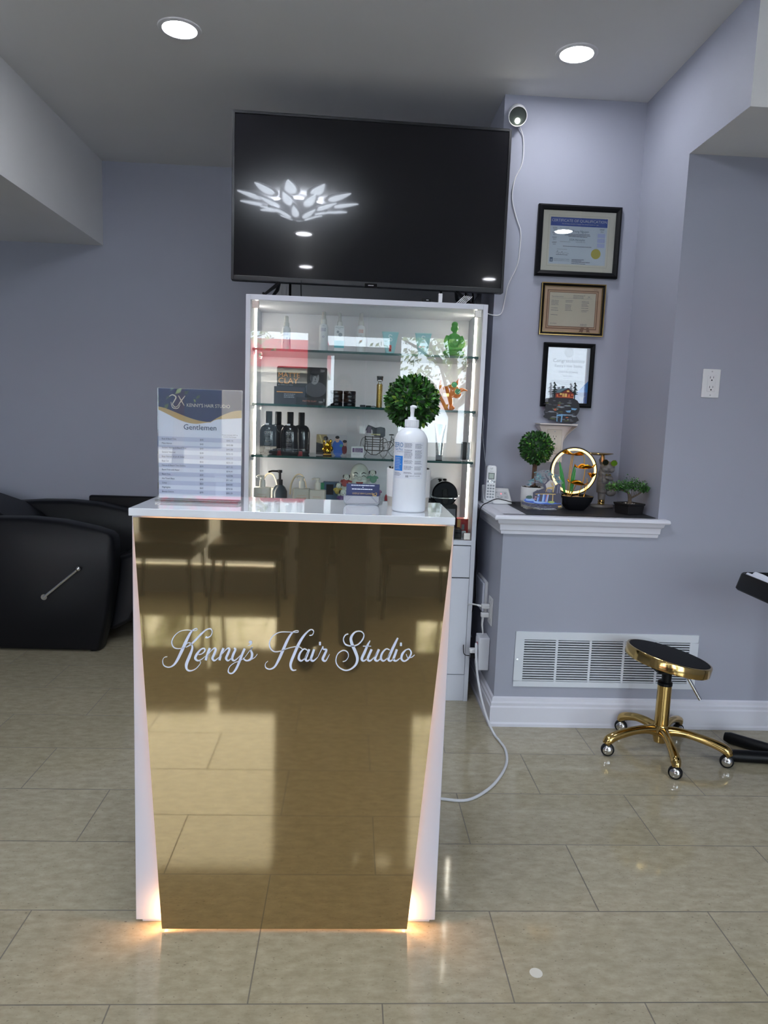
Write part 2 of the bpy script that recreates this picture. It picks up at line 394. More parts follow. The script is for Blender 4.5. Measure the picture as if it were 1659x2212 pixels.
def street_tree(x, y, h, label):
    t = thing('street_tree', label, 'tree', (x, y, -0.15), group='trees across the street')
    m = MB(); m.tube([(x, y, -0.15), (x+.05, y, h*.35), (x-.05, y, h*.7)], [.13, .1, .05], 8)
    rnd = random.Random(int(x*10))
    tips = []
    for k in range(16):
        a = rnd.uniform(0, 2*PI); b = rnd.uniform(.25, .65)*h; L = rnd.uniform(1.2, 2.4)
        p0 = Vector((x, y, b)); p1 = p0+Vector((math.cos(a)*L*.5, math.sin(a)*L*.5, L*.35)); p2 = p0+Vector((math.cos(a)*L, math.sin(a)*L, L*.45+rnd.uniform(-.2, .5)))
        m.tube([p0, p1, p2], [.05, .03, .012], 5); tips += [p1, p2, (p1+p2)/2]
    m.build('trunk', mat('bark_grey', '5B5148', 0.9), t)
    f = MB()
    for p in tips:
        for k in range(34):
            c = p+Vector((rnd.gauss(0, .38), rnd.gauss(0, .38), rnd.gauss(0, .28)))
            d = Vector((rnd.gauss(0, 1), rnd.gauss(0, 1), rnd.gauss(0, 1))).normalized(); u = d.orthogonal().normalized(); w_ = d.cross(u); s_ = rnd.uniform(.04, .09)
            f.quad([c+u*s_, c+w_*s_*.5, c-u*s_, c-w_*s_*.5])
    f.build('foliage', mat('spring_leaves', '9DB06A', 0.6), t, smooth=False)
street_tree(2.2, -9.5, 5.0, 'bare-branched tree with fresh leaves across the street, on the side away from the red building')
street_tree(9.5, -13, 5.5, 'taller leafy tree farther along the street, seen only in reflections')
street_tree(-3.6, -11.5, 5.0, 'thin tree in front of the red building, seen only in reflections')

# baseboards (stepped profile), the crown trim of the half wall
def baseboard(name, pts):
    # profile (out, z)
    prof = [(0, 0), (0.020, 0), (0.020, 0.012), (0.016, 0.020), (0.016, 0.085), (0.012, 0.092), (0.013, 0.104), (0.008, 0.112), (0.007, 0.124), (0, 0.130)]
    m = MB(); n = len(prof)
    ring = []
    for (x, y, ox, oy) in pts: ring.append([(x+ox*o, y+oy*o, z) for o, z in prof])
    vs = [v for r in ring for v in r]; fs = []
    for i in range(len(pts)-1):
        for k in range(n): fs.append((i*n+k, i*n+(k+1) % n, (i+1)*n+(k+1) % n, (i+1)*n+k))
    fs += [tuple(range(n)), tuple(range((len(pts)-1)*n, len(pts)*n))]
    m.add(vs, fs); struct(name, m, trim_m, smooth=False)
baseboard('baseboard_right', [(XP, YB, -1, 0), (XP, YR, -1, -1), (3.0, YR, 0, -1)])
baseboard('baseboard_back', [(-3.6, YB, 0, -1), (XP-0.02, YB, 0, -1)])
# ledge: cap board and crown moulding wrapping the two open sides
prof = [(0.000, 0.845), (0.012, 0.845), (0.014, 0.858), (0.018, 0.862), (0.020, 0.884), (0.028, 0.892), (0.032, 0.906), (0.044, 0.906), (0.048, 0.912), (0.046, 0.922), (0.042, 0.925), (-0.02, 0.925)]
m = MB(); n = len(prof); ring = []
for (x, y, ox, oy) in [(XP, YN, -1, 0), (XP, YR, -1, -1), (XN-0.012, YR, 1, -1), (XN-0.012, YR, 1, 0)]:
    ring.append([(x+ox*max(o, 0 if ox else o), y+oy*o, z) if True else 0 for o, z in prof])
ring[3] = [(x, YR+0.0005, z) for (x, y, z) in ring[2]]
vs = [v for r in ring for v in r]
m.add(vs, [(i*n+k, i*n+(k+1) % n, (i+1)*n+(k+1) % n, (i+1)*n+k) for i in range(3) for k in range(n)]+[tuple(range(n))])
m.box(XP-0.002, XN, YR-0.002, YN, 0.86, 0.925)
struct('trim_1', m, trim_m, smooth=False)
# grey door in its frame on the back wall, only its top shows between cabinet and television
door_paint = mat('door_grey_paint', '8C8F94', 0.4)
d1 = struct('door_1', MB().box(-0.395, 0.525, YB-0.03, YB-0.012, 0.01, 2.14), door_paint, smooth=False)
f = MB(); f.box(-0.49, -0.41, YB-0.045, YB-0.0, 0, 2.23).box(0.54, 0.62, YB-0.045, YB, 0, 2.23).box(-0.41, 0.54, YB-0.045, YB, 2.155, 2.23)
f.box(-0.475, -0.455, YB-0.052, YB-.04, 0, 2.215).box(-0.44, -0.425, YB-0.052, YB-.04, 0, 2.18).build('door_frame', mat('door_frame_paint', 'A9ABB0', 0.4), d1, smooth=False)
MB().box(-0.41, -0.395, YB-0.008, YB-0.002, 0, 2.155).box(0.525, 0.54, YB-0.008, YB-0.002, 0, 2.155).box(-0.41, 0.54, YB-0.008, YB-0.002, 2.14, 2.155).build('door_gap', dark, d1, smooth=False)

# ============================================================ CEILING LIGHTS
led_white = mat('led_disc', 'FFFFFF', 0.5, emit='F6F8FF', es=66)
def recessed(x, y, label):
    t = thing('recessed_light', label, 'ceiling light', (x, y, CZ), group=None)
    m = MB(); m.lathe([(0.066, -0.0015), (0.066, -0.006), (0.074, -0.007), (0.082, -0.004), (0.084, -0.0002), (0.066, -0.0002)], (x, y, CZ), 40)
    m.build('trim_ring', mat('light_trim', 'E8E8EA', 0.4), t)
    MB().cyl((x, y, CZ-0.0008), (x, y, CZ-0.0035), 0.0655, n=40).build('lens', led_white, t)
    return t
recessed(-0.712, 3.036, 'round recessed ceiling light above and left of the television')
recessed(0.854, 3.037, 'round recessed ceiling light near the security camera')
recessed(-0.25, 0.48, 'round recessed ceiling light, the nearer one mirrored in the television under the flower lamp')
recessed(-0.23, -0.83, 'round recessed ceiling light, the second one mirrored below in the television')
recessed(1.66, -0.90, 'round recessed ceiling light mirrored in the lower right of the television')
recessed(1.58, 1.17, 'round recessed ceiling light mirrored in the glass of the upper certificate frame')
# flower shaped ceiling lamp (seen mirrored in the television)
fl = thing('flower_ceiling_lamp', 'white flower-shaped LED ceiling lamp with many petals, mirrored in the television', 'ceiling light', (-0.29, 1.40, CZ))
MB().lathe([(0.12, 0), (0.13, -0.03), (0.11, -0.06), (0.0, -0.065)], (-0.29, 1.40, CZ), 32).build('canopy', white_plastic, fl)
MB().lathe([(0, -.056), (.205, -.056), (.205, -.051), (0, -.050)], (-0.29, 1.40, CZ), 48).build('backplate', white_plastic, fl)  # disc added to block the ring's light downward and hide it from below
MB().tube([(-0.29+.175*math.cos(2*PI*k/40), 1.40+.175*math.sin(2*PI*k/40), CZ-.043) for k in range(40)], .008, 8, closed=True).build('added_uplight_ring', mat('added_uplight_glow', 'FFFFFF', .4, emit='EDF3FF', es=420), fl)  # glowing ring added above the petals to brighten the ceiling
petal_w = mat('petal_white', 'F0F0F2', 0.4, emit='EAF2FF', es=1.2); petal_l = mat('petal_glow', 'FFFFFF', 0.4, emit='E8F2FF', es=22)
for ring_, (cnt, r0, r1, wd, dz) in enumerate(((11, .22, .47, .17, -.075), (8, .11, .33, .15, -.11), (6, .03, .20, .11, -.145))):
    for k in range(cnt):
        a = 2*PI*k/cnt+ring_*.35; M = Matrix.Translation((-0.29, 1.40, CZ+dz)) @ Matrix.Rotation(a, 4, 'Z') @ Matrix.Rotation(-0.18-0.1*ring_, 4, 'Y')
        out = []; inn = []
        for j in range(24):
            th = 2*PI*j/24; u = (1-math.cos(th))/2; v = math.sin(th)*(math.sin(PI*min(1, u*0.5+0.5))**0.6+.15)*0.8*(1-.35*u)
            out.append((r0+(r1-r0)*u, v*wd/2)); inn.append((r0+(r1-r0)*(0.14+u*0.68), v*wd/2*0.6))
        mb = MB(); mb.prism(out, 'xy', 0, 0.006); mb.build('petal', petal_w, fl, M=M)
        mb = MB(); mb.prism(inn, 'xy', -0.006, -0.0005); mb.build('petal_light', petal_l, fl, M=M)

# ============================================================ RECEPTION DESK
desk = thing('reception_desk', "white reception desk with a tapering gold mirror front lettered Kenny's Hair Studio", 'reception desk', (-0.13, 1.8, 0))
MB().box(-0.513, 0.256, 1.705, 1.935, 0.012, 1.055).box(-0.50, 0.243, 1.715, 1.925, 0.0, 0.012).build('body', desk_white, desk, bevel=0.0015)
MB().box(-0.506, 0.250, 1.655, 1.945, 1.0625, 1.0805).build('countertop', white_gloss, desk, bevel=0.0012)
MB().box(-0.49, 0.235, 1.70, 1.93, 1.055, 1.0625).build('top_spacer', white_lam, desk, smooth=False)
gp = [(-0.441, 0.006), (0.181, 0.006), (0.251, 1.056), (-0.503, 1.056)]
MB().prism(gp, 'xz', 1.679, 1.683).build('front_panel', gold_panel, desk, smooth=False)
MB().prism([(-0.435, 0.008), (0.175, 0.008), (0.244, 1.05), (-0.496, 1.05)], 'xz', 1.6835, 1.687).build('panel_backing', mat('backing_board', 'D8CFC0', 0.6), desk, smooth=False)
warm = mat('warm_led', 'FFD2A0', 0.5, emit='FFC48A', es=8)
m = MB()
def slant(x0, z0, x1, z1, w_=0.006):
    m.solid_q = 1; dx, dz = x1-x0, z1-z0; L = math.hypot(dx, dz); nx, nz = -dz/L*w_/2, dx/L*w_/2
    m.prism([(x0+nx, z0+nz), (x1+nx, z1+nz), (x1-nx, z1-nz), (x0-nx, z0-nz)], 'xz', 1.6875, 1.690)
slant(-0.416, 0.02, -0.476, 1.03); slant(0.158, 0.02, 0.223, 1.03); slant(-0.40, 0.02, 0.15, 0.02); slant(-0.47, 1.035, 0.22, 1.035)
m.build('led_strip', warm, desk, smooth=False)
for xa in (-.437, .171): MB().box(xa, xa+.006, 1.6885, 1.7000, .010, .075).build('added_fan_light', MATS.get('added_fan_glow') or mat('added_fan_glow', 'FFD2A0', 0.5, emit='FFC080', es=40), desk, smooth=False)  # short extra strips, far brighter, added to throw the warm fans on the floor
LET = [[[-424.7,720.2,0.8],[-431.7,718.4,1.0],[-435.5,709.9,1.2],[-432.7,698.5,1.4],[-421.8,694.1,1.9],[-410.9,698.9,3.7],[-401.9,710.6,5.8],[-390.9,733.8,7.0],[-381.0,756.9,7.0],[-371.1,777.8,5.4],[-363.2,788.3,2.5],[-356.3,791.6,1.7],[-353.3,790.0,1.4],[-356.3,787.0,1.4],[-363.2,786.2,1.2],[-379.0,787.3,1.2],[-394.9,783.5,1.4],[-407.7,771.8,1.9],[-413.7,757.2,2.5],[-409.8,744.8,1.9],[-400.9,740.9,1.4],[-389.9,742.1,1.0],[-381.0,746.1,1.0]],[[-333.8,771.4,4.5],[-329.4,769.8,2.9],[-321.5,774.7,1.9],[-318.2,785.2,1.9],[-322.6,791.7,2.1],[-332.5,789.0,2.9],[-345.3,777.3,4.5],[-359.2,761.5,4.5],[-369.1,751.9,3.3],[-380.0,744.8,1.2]],[[-380.0,750.6,0.8],[-377.0,754.9,1.2],[-372.1,756.2,1.7],[-366.1,750.9,2.9],[-365.5,740.6,5.0],[-372.1,721.7,7.0],[-379.0,702.7,7.0],[-378.0,690.2,4.1],[-370.0,686.1,2.5],[-357.1,691.6,1.7],[-347.1,703.4,1.7],[-345.5,708.6,1.2],[-347.5,710.0,1.0]],[[-350.2,726.7,1.7],[-342.2,729.6,2.1],[-335.3,737.0,3.3],[-337.3,742.8,2.5],[-345.2,739.9,3.3],[-354.2,728.3,5.8],[-358.1,717.8,5.4],[-352.1,712.0,2.9],[-343.2,715.6,1.7],[-334.2,723.5,1.0]],[[-323.7,743.5,5.4],[-328.3,730.9,5.8],[-333.2,713.7,5.4]],[[-330.2,722.5,1.0],[-321.3,736.3,1.7],[-313.4,743.7,2.9],[-309.4,740.7,5.0],[-313.3,729.1,5.8],[-317.2,718.6,5.4],[-312.2,712.9,2.9],[-302.3,721.0,1.2]],[[-291.2,744.2,5.4],[-295.8,731.6,5.8],[-300.6,714.3,5.4]],[[-297.7,723.2,1.0],[-288.8,737.0,1.7],[-280.9,744.4,2.9],[-276.8,741.4,5.0],[-280.8,729.8,5.8],[-284.7,719.3,5.4],[-279.6,713.5,2.9],[-270.3,721.7,1.2]],[[-266.5,744.7,2.9],[-262.5,741.7,5.0],[-267.4,730.1,5.8],[-270.3,718.5,5.4],[-265.2,713.8,2.9],[-256.3,720.9,1.7],[-248.3,730.5,1.2]],[[-240.5,744.2,5.4],[-246.3,730.5,5.8],[-252.2,713.7,5.8],[-260.0,694.6,5.4],[-268.0,683.5,3.3],[-275.0,681.7,2.5],[-279.4,686.9,2.5],[-276.1,698.5,1.7],[-265.2,708.1,1.2],[-253.2,713.2,1.0],[-243.2,719.1,0.8]],[[-227.7,764.3,4.1],[-227.1,761.2,8.7],[-225.6,758.1,5.4],[-228.0,754.3,2.1],[-233.2,751.7,1.0]],[[-243.2,717.6,0.8],[-232.4,734.0,1.2],[-221.9,748.8,2.5]],[[-223.1,748.1,2.1],[-225.8,741.4,3.3],[-222.7,731.0,5.8],[-225.2,719.4,5.4],[-234.1,714.4,2.9],[-241.2,717.0,2.9],[-243.2,721.2,2.5]],[[-226.1,716.7,1.7],[-216.2,722.8,1.2],[-210.3,731.3,1.0]],[[-184.6,714.1,1.0],[-190.4,707.9,1.2],[-189.5,698.1,1.9],[-179.6,694.1,2.4],[-167.9,701.0,4.3],[-157.7,720.8,6.3],[-148.7,743.0,6.7],[-139.7,765.2,6.3],[-130.6,782.4,4.3],[-121.4,790.4,1.9],[-113.7,791.3,1.2],[-113.2,788.1,1.2],[-119.0,787.0,1.2],[-136.6,787.9,1.2],[-157.6,786.7,1.7],[-172.7,777.8,2.2],[-181.1,763.1,2.9],[-179.9,748.5,2.9],[-170.9,738.9,2.2],[-156.8,739.2,1.4],[-138.2,746.9,1.2],[-119.5,751.5,1.2],[-108.9,750.7,1.2],[-101.7,745.2,1.2]],[[-86.0,780.2,1.9],[-79.0,782.3,1.7],[-76.2,790.9,1.7],[-81.6,795.1,1.9],[-89.8,790.6,2.9],[-101.2,777.0,5.3],[-111.4,758.5,6.7],[-121.5,733.8,6.7],[-129.3,711.6,6.3],[-129.1,699.3,4.8],[-124.2,692.5,2.9],[-116.0,693.4,1.2]],[[-89.9,743.0,1.9],[-98.2,746.5,2.4],[-107.4,736.6,4.3],[-110.7,723.0,5.8],[-104.6,716.5,3.4],[-95.4,724.5,1.4],[-88.6,739.4,1.4]],[[-85.9,745.6,4.8],[-90.8,732.0,5.8],[-94.1,720.9,5.8],[-89.3,716.8,3.4],[-80.0,723.6,1.2]],[[-74.2,745.8,5.3],[-77.9,733.5,5.8],[-81.2,721.2,5.8],[-75.2,717.1,3.4],[-64.8,726.4,1.2]],[[-62.7,760.7,7.2],[-60.4,760.8,8.7],[-58.0,760.8,7.2]],[[-64.8,726.4,1.2],[-55.8,747.4,1.9],[-53.1,753.6,2.9]],[[-52.4,752.4,1.9],[-52.3,747.0,2.4],[-44.4,745.2,4.8],[-48.4,734.1,5.8],[-52.8,721.7,5.8],[-45.6,717.7,2.9],[-36.6,734.3,1.0]],[[7.3,786.2,1.9],[-0.1,782.8,2.4],[-4.1,771.8,2.4],[1.7,759.7,2.9],[16.0,756.3,2.2],[31.3,760.3,2.4],[42.7,774.0,2.9],[44.7,786.3,2.4],[36.2,793.4,1.9],[23.2,790.7,2.9],[14.2,777.0,6.3],[17.0,761.2,7.2],[25.9,741.8,7.2],[31.2,724.7,6.7],[26.9,708.6,4.8],[14.2,697.2,2.9],[0.0,695.2,2.4],[-14.5,704.0,2.4],[-20.8,718.7,2.4],[-16.5,736.0,2.2],[-3.8,744.8,1.9],[7.0,740.2,1.9],[9.0,729.1,1.7],[2.9,719.2,1.4],[-4.2,716.6,1.0]],[[60.6,770.7,1.4],[55.0,759.6,4.8],[48.4,742.3,6.3],[41.9,724.9,6.3],[46.8,719.6,3.4],[56.1,726.4,1.2]],[[43.7,756.4,1.4],[52.7,756.6,1.4],[63.4,756.8,1.4]],[[64.9,748.7,5.3],[59.4,735.1,5.8],[56.2,724.0,5.8],[62.3,719.9,3.4],[71.5,729.2,1.4],[78.2,740.4,1.4]],[[82.7,749.1,5.3],[77.2,735.5,5.8],[74.0,724.3,5.8],[80.1,720.2,3.4],[88.2,727.1,1.2]],[[108.9,748.4,1.9],[100.4,750.7,2.4],[91.3,740.7,4.3],[88.2,727.1,5.8],[94.4,720.5,3.4],[103.7,727.4,1.4],[110.3,741.1,1.4]],[[127.5,778.8,3.4],[120.2,762.2,5.8],[111.5,741.1,6.3],[106.6,725.0,5.8],[112.3,720.9,3.4],[121.5,727.8,1.2]],[[126.2,750.0,5.3],[122.4,737.6,5.8],[119.2,725.2,5.8],[125.4,721.2,3.4],[134.7,728.0,1.2]],[[133.3,763.0,7.2],[135.7,763.0,8.7],[138.1,763.1,7.2]],[[148.1,749.3,2.4],[140.2,739.2,5.3],[138.3,726.9,5.3],[145.7,720.8,2.9],[156.1,728.5,3.4],[161.6,742.1,3.9],[156.4,751.2,2.4],[148.1,749.3,1.9]],[[149.8,738.2,1.9],[153.7,730.1,1.4],[163.2,731.1,1.4],[170.1,737.4,1.0]]]
m = MB()
for st in LET: m.ribbon([(a/1000, b/1000, c/1000) for a, b, c in st], 1.6788, 0.0022, sub=6)
m.build('lettering', mat('blue_white_acrylic', 'D8E0F5', 0.25, emit='D8E0F5', es=0.0), desk, smooth=False)

# ============================================================ DISPLAY CABINET
X0, X1, Y0, Y1 = -0.470, 0.582, 3.20, 3.60; ZT = 1.814
cab = thing('display_cabinet', 'tall white display cabinet with glass doors, glass shelves and drawers below', 'display cabinet', (0.056, 3.40, 0))
m = MB()
m.box(X0, X0+.02, Y0, Y1, 0, ZT).box(X1-.02, X1, Y0, Y1, 0, ZT).box(X0+.02, X1-.02, Y0, Y1, ZT-.022, ZT)
m.box(X0+.02, X1-.02, Y0, Y1, .744, .766).box(X0+.02, X1-.02, Y0+.005, Y1, .0, .128).box(X0+.02, X1-.02, Y0+.03, Y1, .128, .136)
m.build('carcass', white_lam, cab, bevel=0.001)
MB().box(X0+.02, X1-.02, Y1-.012, Y1-.004, .766, ZT-.022).box(X0+.02, X1-.02, Y1-.012, Y1-.004, .136, .744).build('back_panel', white_lam, cab, smooth=False)
xm = (X0+X1)/2
for a, b in ((X0+.0215, xm-.0015), (xm+.0015, X1-.0215)):
    MB().box(a, b, Y0, Y0+.018, .594, .740).build('drawer_front', white_lam, cab, bevel=.0008)
    MB().box(a, b, Y0, Y0+.018, .132, .589).build('door', white_lam, cab, bevel=.0008)
MB().box(X0+.03, X1-.03, Y0+.03, Y0+.032, .130, .742).build('inner_shadow_board', dark, cab, smooth=False)
for a, b, sg in ((X0+.022, xm-.001, 1), (xm+.001, X1-.022, -1)):
    gd = MB().box(a, b, Y0+.004, Y0+.009, .768, ZT-.024).build('glass_door', door_glass, cab, smooth=False)
    hx = (a+.005, a+.034) if sg > 0 else (b-.034, b-.005)
    for z in (.770, ZT-.056):
        MB().box(hx[0], hx[1], Y0+.0005, Y0+.0035, z, z+.030).box(hx[0], hx[1], Y0+.0095, Y0+.014, z, z+.030).build('glass_hinge', steel, gd, bevel=.0008)
SH = (1.592, 1.352, 1.123)
for z in SH:
    mb = MB(); mb.box(X0+.026, X1-.026, Y0+.03, Y1-.02, z-.010, z, [0, 0, 1, 1, 1, 1])
    sh = mb.build('glass_shelf', [clear, glass_edge], cab, smooth=False)
    for x, s_ in ((X0+.02, 1), (X1-.02, -1)):
        for y in (Y0+.06, Y1-.08):
            pg = MB()
            pg.cyl((x, y, z-.015), (x+s_*.012, y, z-.015), .007, n=14); pg.cyl((x+s_*.012, y, z-.015), (x+s_*.014, y, z-.015), .009, n=14)
            pg.box(x, x+s_*.012, y-.005, y+.005, z-.026, z-.012)
            pg.build('shelf_peg', chrome, sh)
led_cool = mat('cool_led', 'FFFFFF', 0.5, emit='FFF1E0', es=30)
for x, s_ in ((X0+.02, 1), (X1-.02, -1)):
    MB().box(x, x+s_*.003, 3.385, 3.395, .79, ZT-.03).build('led_strip', led_cool, cab, smooth=False)

# ============================================================ TELEVISION
ya = math.atan2(0.04, 1.218)
tv = thing('television', 'large black flat-screen television standing on top of the white cabinet, switched off', 'television', (0.060, 3.32, ZT), ya)
W2, H0, H1 = 0.610, 0.074, 0.777
screen_m = bpy.data.materials.new('tv_screen'); screen_m.use_nodes = True
nt = screen_m.node_tree; p_ = nt.nodes['Principled BSDF']; p_.inputs['Base Color'].default_value = (0.006, 0.006, 0.008, 1); p_.inputs['Roughness'].default_value = 0.17
p_.inputs['Specular IOR Level'].default_value = 0.16; p_.inputs['Coat Weight'].default_value = 0.4; p_.inputs['Coat Roughness'].default_value = 0.03
bez = mat('tv_bezel', '17181D', 0.3)
m = MB(); b = 0.011
m.box(-W2, -W2+b, -.012, .03, H0, H1).box(W2-b, W2, -.012, .03, H0, H1).box(-W2+b, W2-b, -.012, .03, H1-b, H1).box(-W2+b, W2-b, -.012, .03, H0, H0+.02)
m.box(-W2+.004, W2-.004, -.002, .05, H0+.004, H1-.004).box(-.35, .35, .05, .075, H0+.06, H1-.3)
m.build('bezel', bez, tv, local=True, bevel=.0015)
MB().box(-W2+b, W2-b, -.008, -.0055, H0+.02, H1-b).build('screen', screen_m, tv, local=True, smooth=False)
lg = MB(); lg.box(-.02, .035, -.015, -.0118, H0-.006, H0+.012); logo = lg.build('logo_tab', black_gloss, tv, local=True, bevel=.001)
MB().text('SAMSUNG', .0042, (.0075, -.0153, H0+.0015), align='C', w=.024).build('logo', white_plastic, logo, local=True, smooth=False)
for sx in (-1, 1):
    l = MB(); x = sx*.40
    for yy in (-.085, .12): l.tube([(x, .02, H0+.01), (x+sx*.012, (yy+.02)/2, H0-.022), (x+sx*.055, yy, .006)], [.009, .0085, .0055], 8)
    l.tube([(x+sx*.055, -.085, .007), (x+sx*.06, -.10, .007)], .0055, 8)
    l.build('foot', black_plastic, tv, local=True)
# ============================================================ THINGS ON THE DESK
TZ = 1.0805
def bars(m, x0, z0, x1, y, rows, pitch, h, mi, rnd, gap=.25, jitter=.25):
    # unreadable small print: rows of word-long dashes
    for r in range(rows):
        x = x0; end = x0+(x1-x0)*(1-rnd.random()*jitter); z = z0-r*pitch
        while x < end:
            L = min(rnd.uniform(.06, .2)*(x1-x0), end-x); m.quad([(x, y, z), (x+L, y, z), (x+L, y, z+h), (x, y, z+h)], mi); x += L+gap*pitch
    return m
# --- price list in its acrylic stand
sg = thing('price_list_stand', 'clear acrylic sign stand holding the Gentlemen price list, left end of the desk', 'sign', (-0.373, 1.80, TZ))
MB().box(-.4762, -.2702, 1.7965, 1.7985, TZ+.008, 1.3605).box(-.4762, -.2702, 1.8015, 1.8035, TZ+.008, 1.3605).build('acrylic_sleeve', acrylic, sg, smooth=False)
MB().box(-.4780, -.2750, 1.775, 1.83, TZ, TZ+.007).build('acrylic_foot', acrylic, sg, bevel=.0008)
navy = mat('navy_print', '2C355E', 0.5); goldp = mat('gold_print', 'C2A56A', 0.4); paperw = mat('paper_white', 'E4E8F2', 0.6)
rowt = mat('row_tint', 'C9CEE0', 0.6); ink = mat('ink_grey', '4A4F66', 0.6); inkd = mat('ink_blue', '35415E', 0.6); cream = mat('cream_print', 'DCD6C8', 0.6)
PX0, PX1, PZ0, PZ1 = -.4745, -.2718, 1.0895, 1.3590
def sgp(u, v): return (PX0+(PX1-PX0)*u, PZ1-(PZ1-PZ0)*v)
m = MB(); m.box(PX0, PX1, 1.7995, 1.8005, PZ0, PZ1, 0); m.flatart = False
def curve_band(f0, f1, mi, y, n=24):
    for i in range(n):
        a, b = i/n, (i+1)/n; p = [sgp(a, f0(a)), sgp(b, f0(b)), sgp(b, f1(b)), sgp(a, f1(a))]
        m.quad([(x, y, z) for x, z in p], mi)
low = lambda u: .235+.075*math.sin((u-.12)*PI*1.55) if u < .68 else .235+.075*math.sin((.56)*PI*1.55)*(1-(u-.68)/.32*.72)
topc = lambda u: .165+.125*math.sin(min(1, u/.62)*PI/2)**1.4 if u < .62 else .29-.115*math.sin((u-.62)/.38*PI/2)
curve_band(lambda u: 0.0, lambda u: topc(u), 1, 1.7992)
curve_band(lambda u: topc(u), lambda u: max(low(u), topc(u)+.006), 2, 1.7991)
def line(u, v, t, h, mi, al='L', w=None, sp=1.0):
    x, z = sgp(u, v); m.text(t, h, (x, 1.7986, z), align=al, mi=mi, w=w, spacing=sp)
line(.34, .158, "KENNY'S HAIR STUDIO", .0085, 5, 'L', w=.105)
line(.50, .365, "Gentlemen", .0135, 4, 'C', w=.080)
line(.86, .408, "Prices Include HST &", .0028, 3, 'C', w=.038); line(.86, .425, "Credit Surcharge", .0028, 3, 'C', w=.032)
rows = [("Buzz & Beard Trim", "$35", "$40.14"), ("Mens Haircut", "$40", "$45.88"), ("Seniors' Haircut & Beard Trim", "$40", "$45.88"), ("Seniors' Haircut", "$28", "$32.12"), ("Boys Haircut 16 yrs & Under", "$28", "$32.12"), ("Buzz Cut", "$22", "$25.23"), ("Haircut & Beard Trim Outline", "$50", "$57.35"), ("Beard Trim with Razor", "$30", "$34.41"), ("Beard Trim", "$20", "$22.94"), ("Hot Towel Shave", "$45", "$51.62"), ("Colour", "$60", "$68.82"), ("Highlights", "$65", "$74.56"), ("Blonde Colours", "$70", "$80.29")]
for i, (a, b, c) in enumerate(rows):
    v = .462+.0405*i
    if i % 2 == 0:
        p = [sgp(0, v-.028), sgp(1, v-.028), sgp(1, v+.012), sgp(0, v+.012)]; m.quad([(x, 1.7990, z) for x, z in p], 6)
    line(.04, v, a, .0042, 3, 'L', w=len(a)*.00205); line(.52, v, b, .0042, 3, 'C'); line(.86, v, c, .0042, 3, 'C')
# emblem of combs and curls beside the studio name
for st in ([(.13, .07, .7), (.17, .055, 1.2), (.21, .075, 1.4), (.19, .11, 1.2), (.17, .14, 1.0), (.2, .165, .8), (.24, .15, .6)], [(.24, .06, .6), (.27, .10, 1.3), (.31, .15, .6)], [(.32, .06, .6), (.27, .11, 1.2), (.23, .155, .6)], [(.15, .12, .5), (.17, .17, .9), (.23, .175, .9), (.26, .14, .5)]):
    m.ribbon([(*sgp(u, v), w_*.0022) for u, v, w_ in st], 1.7989, .0002, 5, 5)
m.build('price_sheet', [paperw, navy, goldp, ink, inkd, cream, rowt], sg, smooth=False)

# --- big white pump bottle
def wrap(mb, cx, cy, r, k0=0):
    for i in range(k0, len(mb.v)):
        x, y, z = mb.v[i]; a = x/r; rr = r+y; mb.v[i] = (cx+rr*math.sin(a), cy-rr*math.cos(a), z)
    return mb
BX, BY, BR = .147, 1.755, .0412
pb = thing('pump_bottle', 'tall white pump dispenser bottle with printed label in front of the topiary on the desk', 'bottle', (BX, BY, TZ))
milk = mat('milky_plastic', 'DDE0E6', 0.28)
prof = [(0, 0), (BR-.004, 0), (BR-.001, .002), (BR, .006), (BR, .168), (BR-.001, .178), (BR-.005, .188), (BR-.012, .197), (BR-.020, .2025), (.0165, .2045), (.015, .2075), (0, .2075)]
MB().lathe(prof, (BX, BY, TZ), 48).build('body', milk, pb, angle=60)
pm = MB(); z = TZ+.206
pm.lathe([(.0168, 0), (.0170, .001), (.0168, .0175), (.0160, .0185), (.0105, .0190), (.0105, .0235), (.0098, .0245), (.0048, .0248), (.0046, .036), (.0056, .041), (.0056, .0455), (.0062, .047), (0, .047)], (BX, BY, z), 36)
for k in range(24):
    a = 2*PI*k/24; pm.cyl((BX+.0168*math.cos(a), BY+.0168*math.sin(a), z+.001), (BX+.0168*math.cos(a), BY+.0168*math.sin(a), z+.017), .0007, n=5)
pm.tube([(BX-.005, BY, z+.0475), (BX, BY-.001, z+.0492), (BX+.006, BY-.003, z+.0490), (BX+.0105, BY-.004, z+.0472)], [.0028, .0042, .0036, .0026], 10, smooth=3)
pm.build('pump', mat('pump_plastic', 'E4E6EC', 0.3), pb)
m = MB(); rnd = random.Random(3)
for i in range(16):
    a, b = -.052+.084*i/16, -.052+.084*(i+1)/16; m.quad([(a, .0002, 1.163), (b, .0002, 1.163), (b, .0002, 1.2515), (a, .0002, 1.2515)], 0)
for i in range(6):
    a, b = -.050+.0275*i/6, -.050+.0275*(i+1)/6; m.quad([(a, .0004, 1.1815), (b, .0004, 1.1815), (b, .0004, 1.2175), (a, .0004, 1.2175)], 1)
m.text('ZERO', .0115, (-.053, .0006, 1.2385), mi=2, w=.0305); m.text('Gel Plus', .0065, (-.0475, .0006, 1.2305), mi=2, w=.024); m.text('& Vitamin E', .0028, (-.040, .0006, 1.2265), mi=3)
bars(m, -.046, 1.212, -.026, .0006, 8, .0038, .001, 0, rnd)
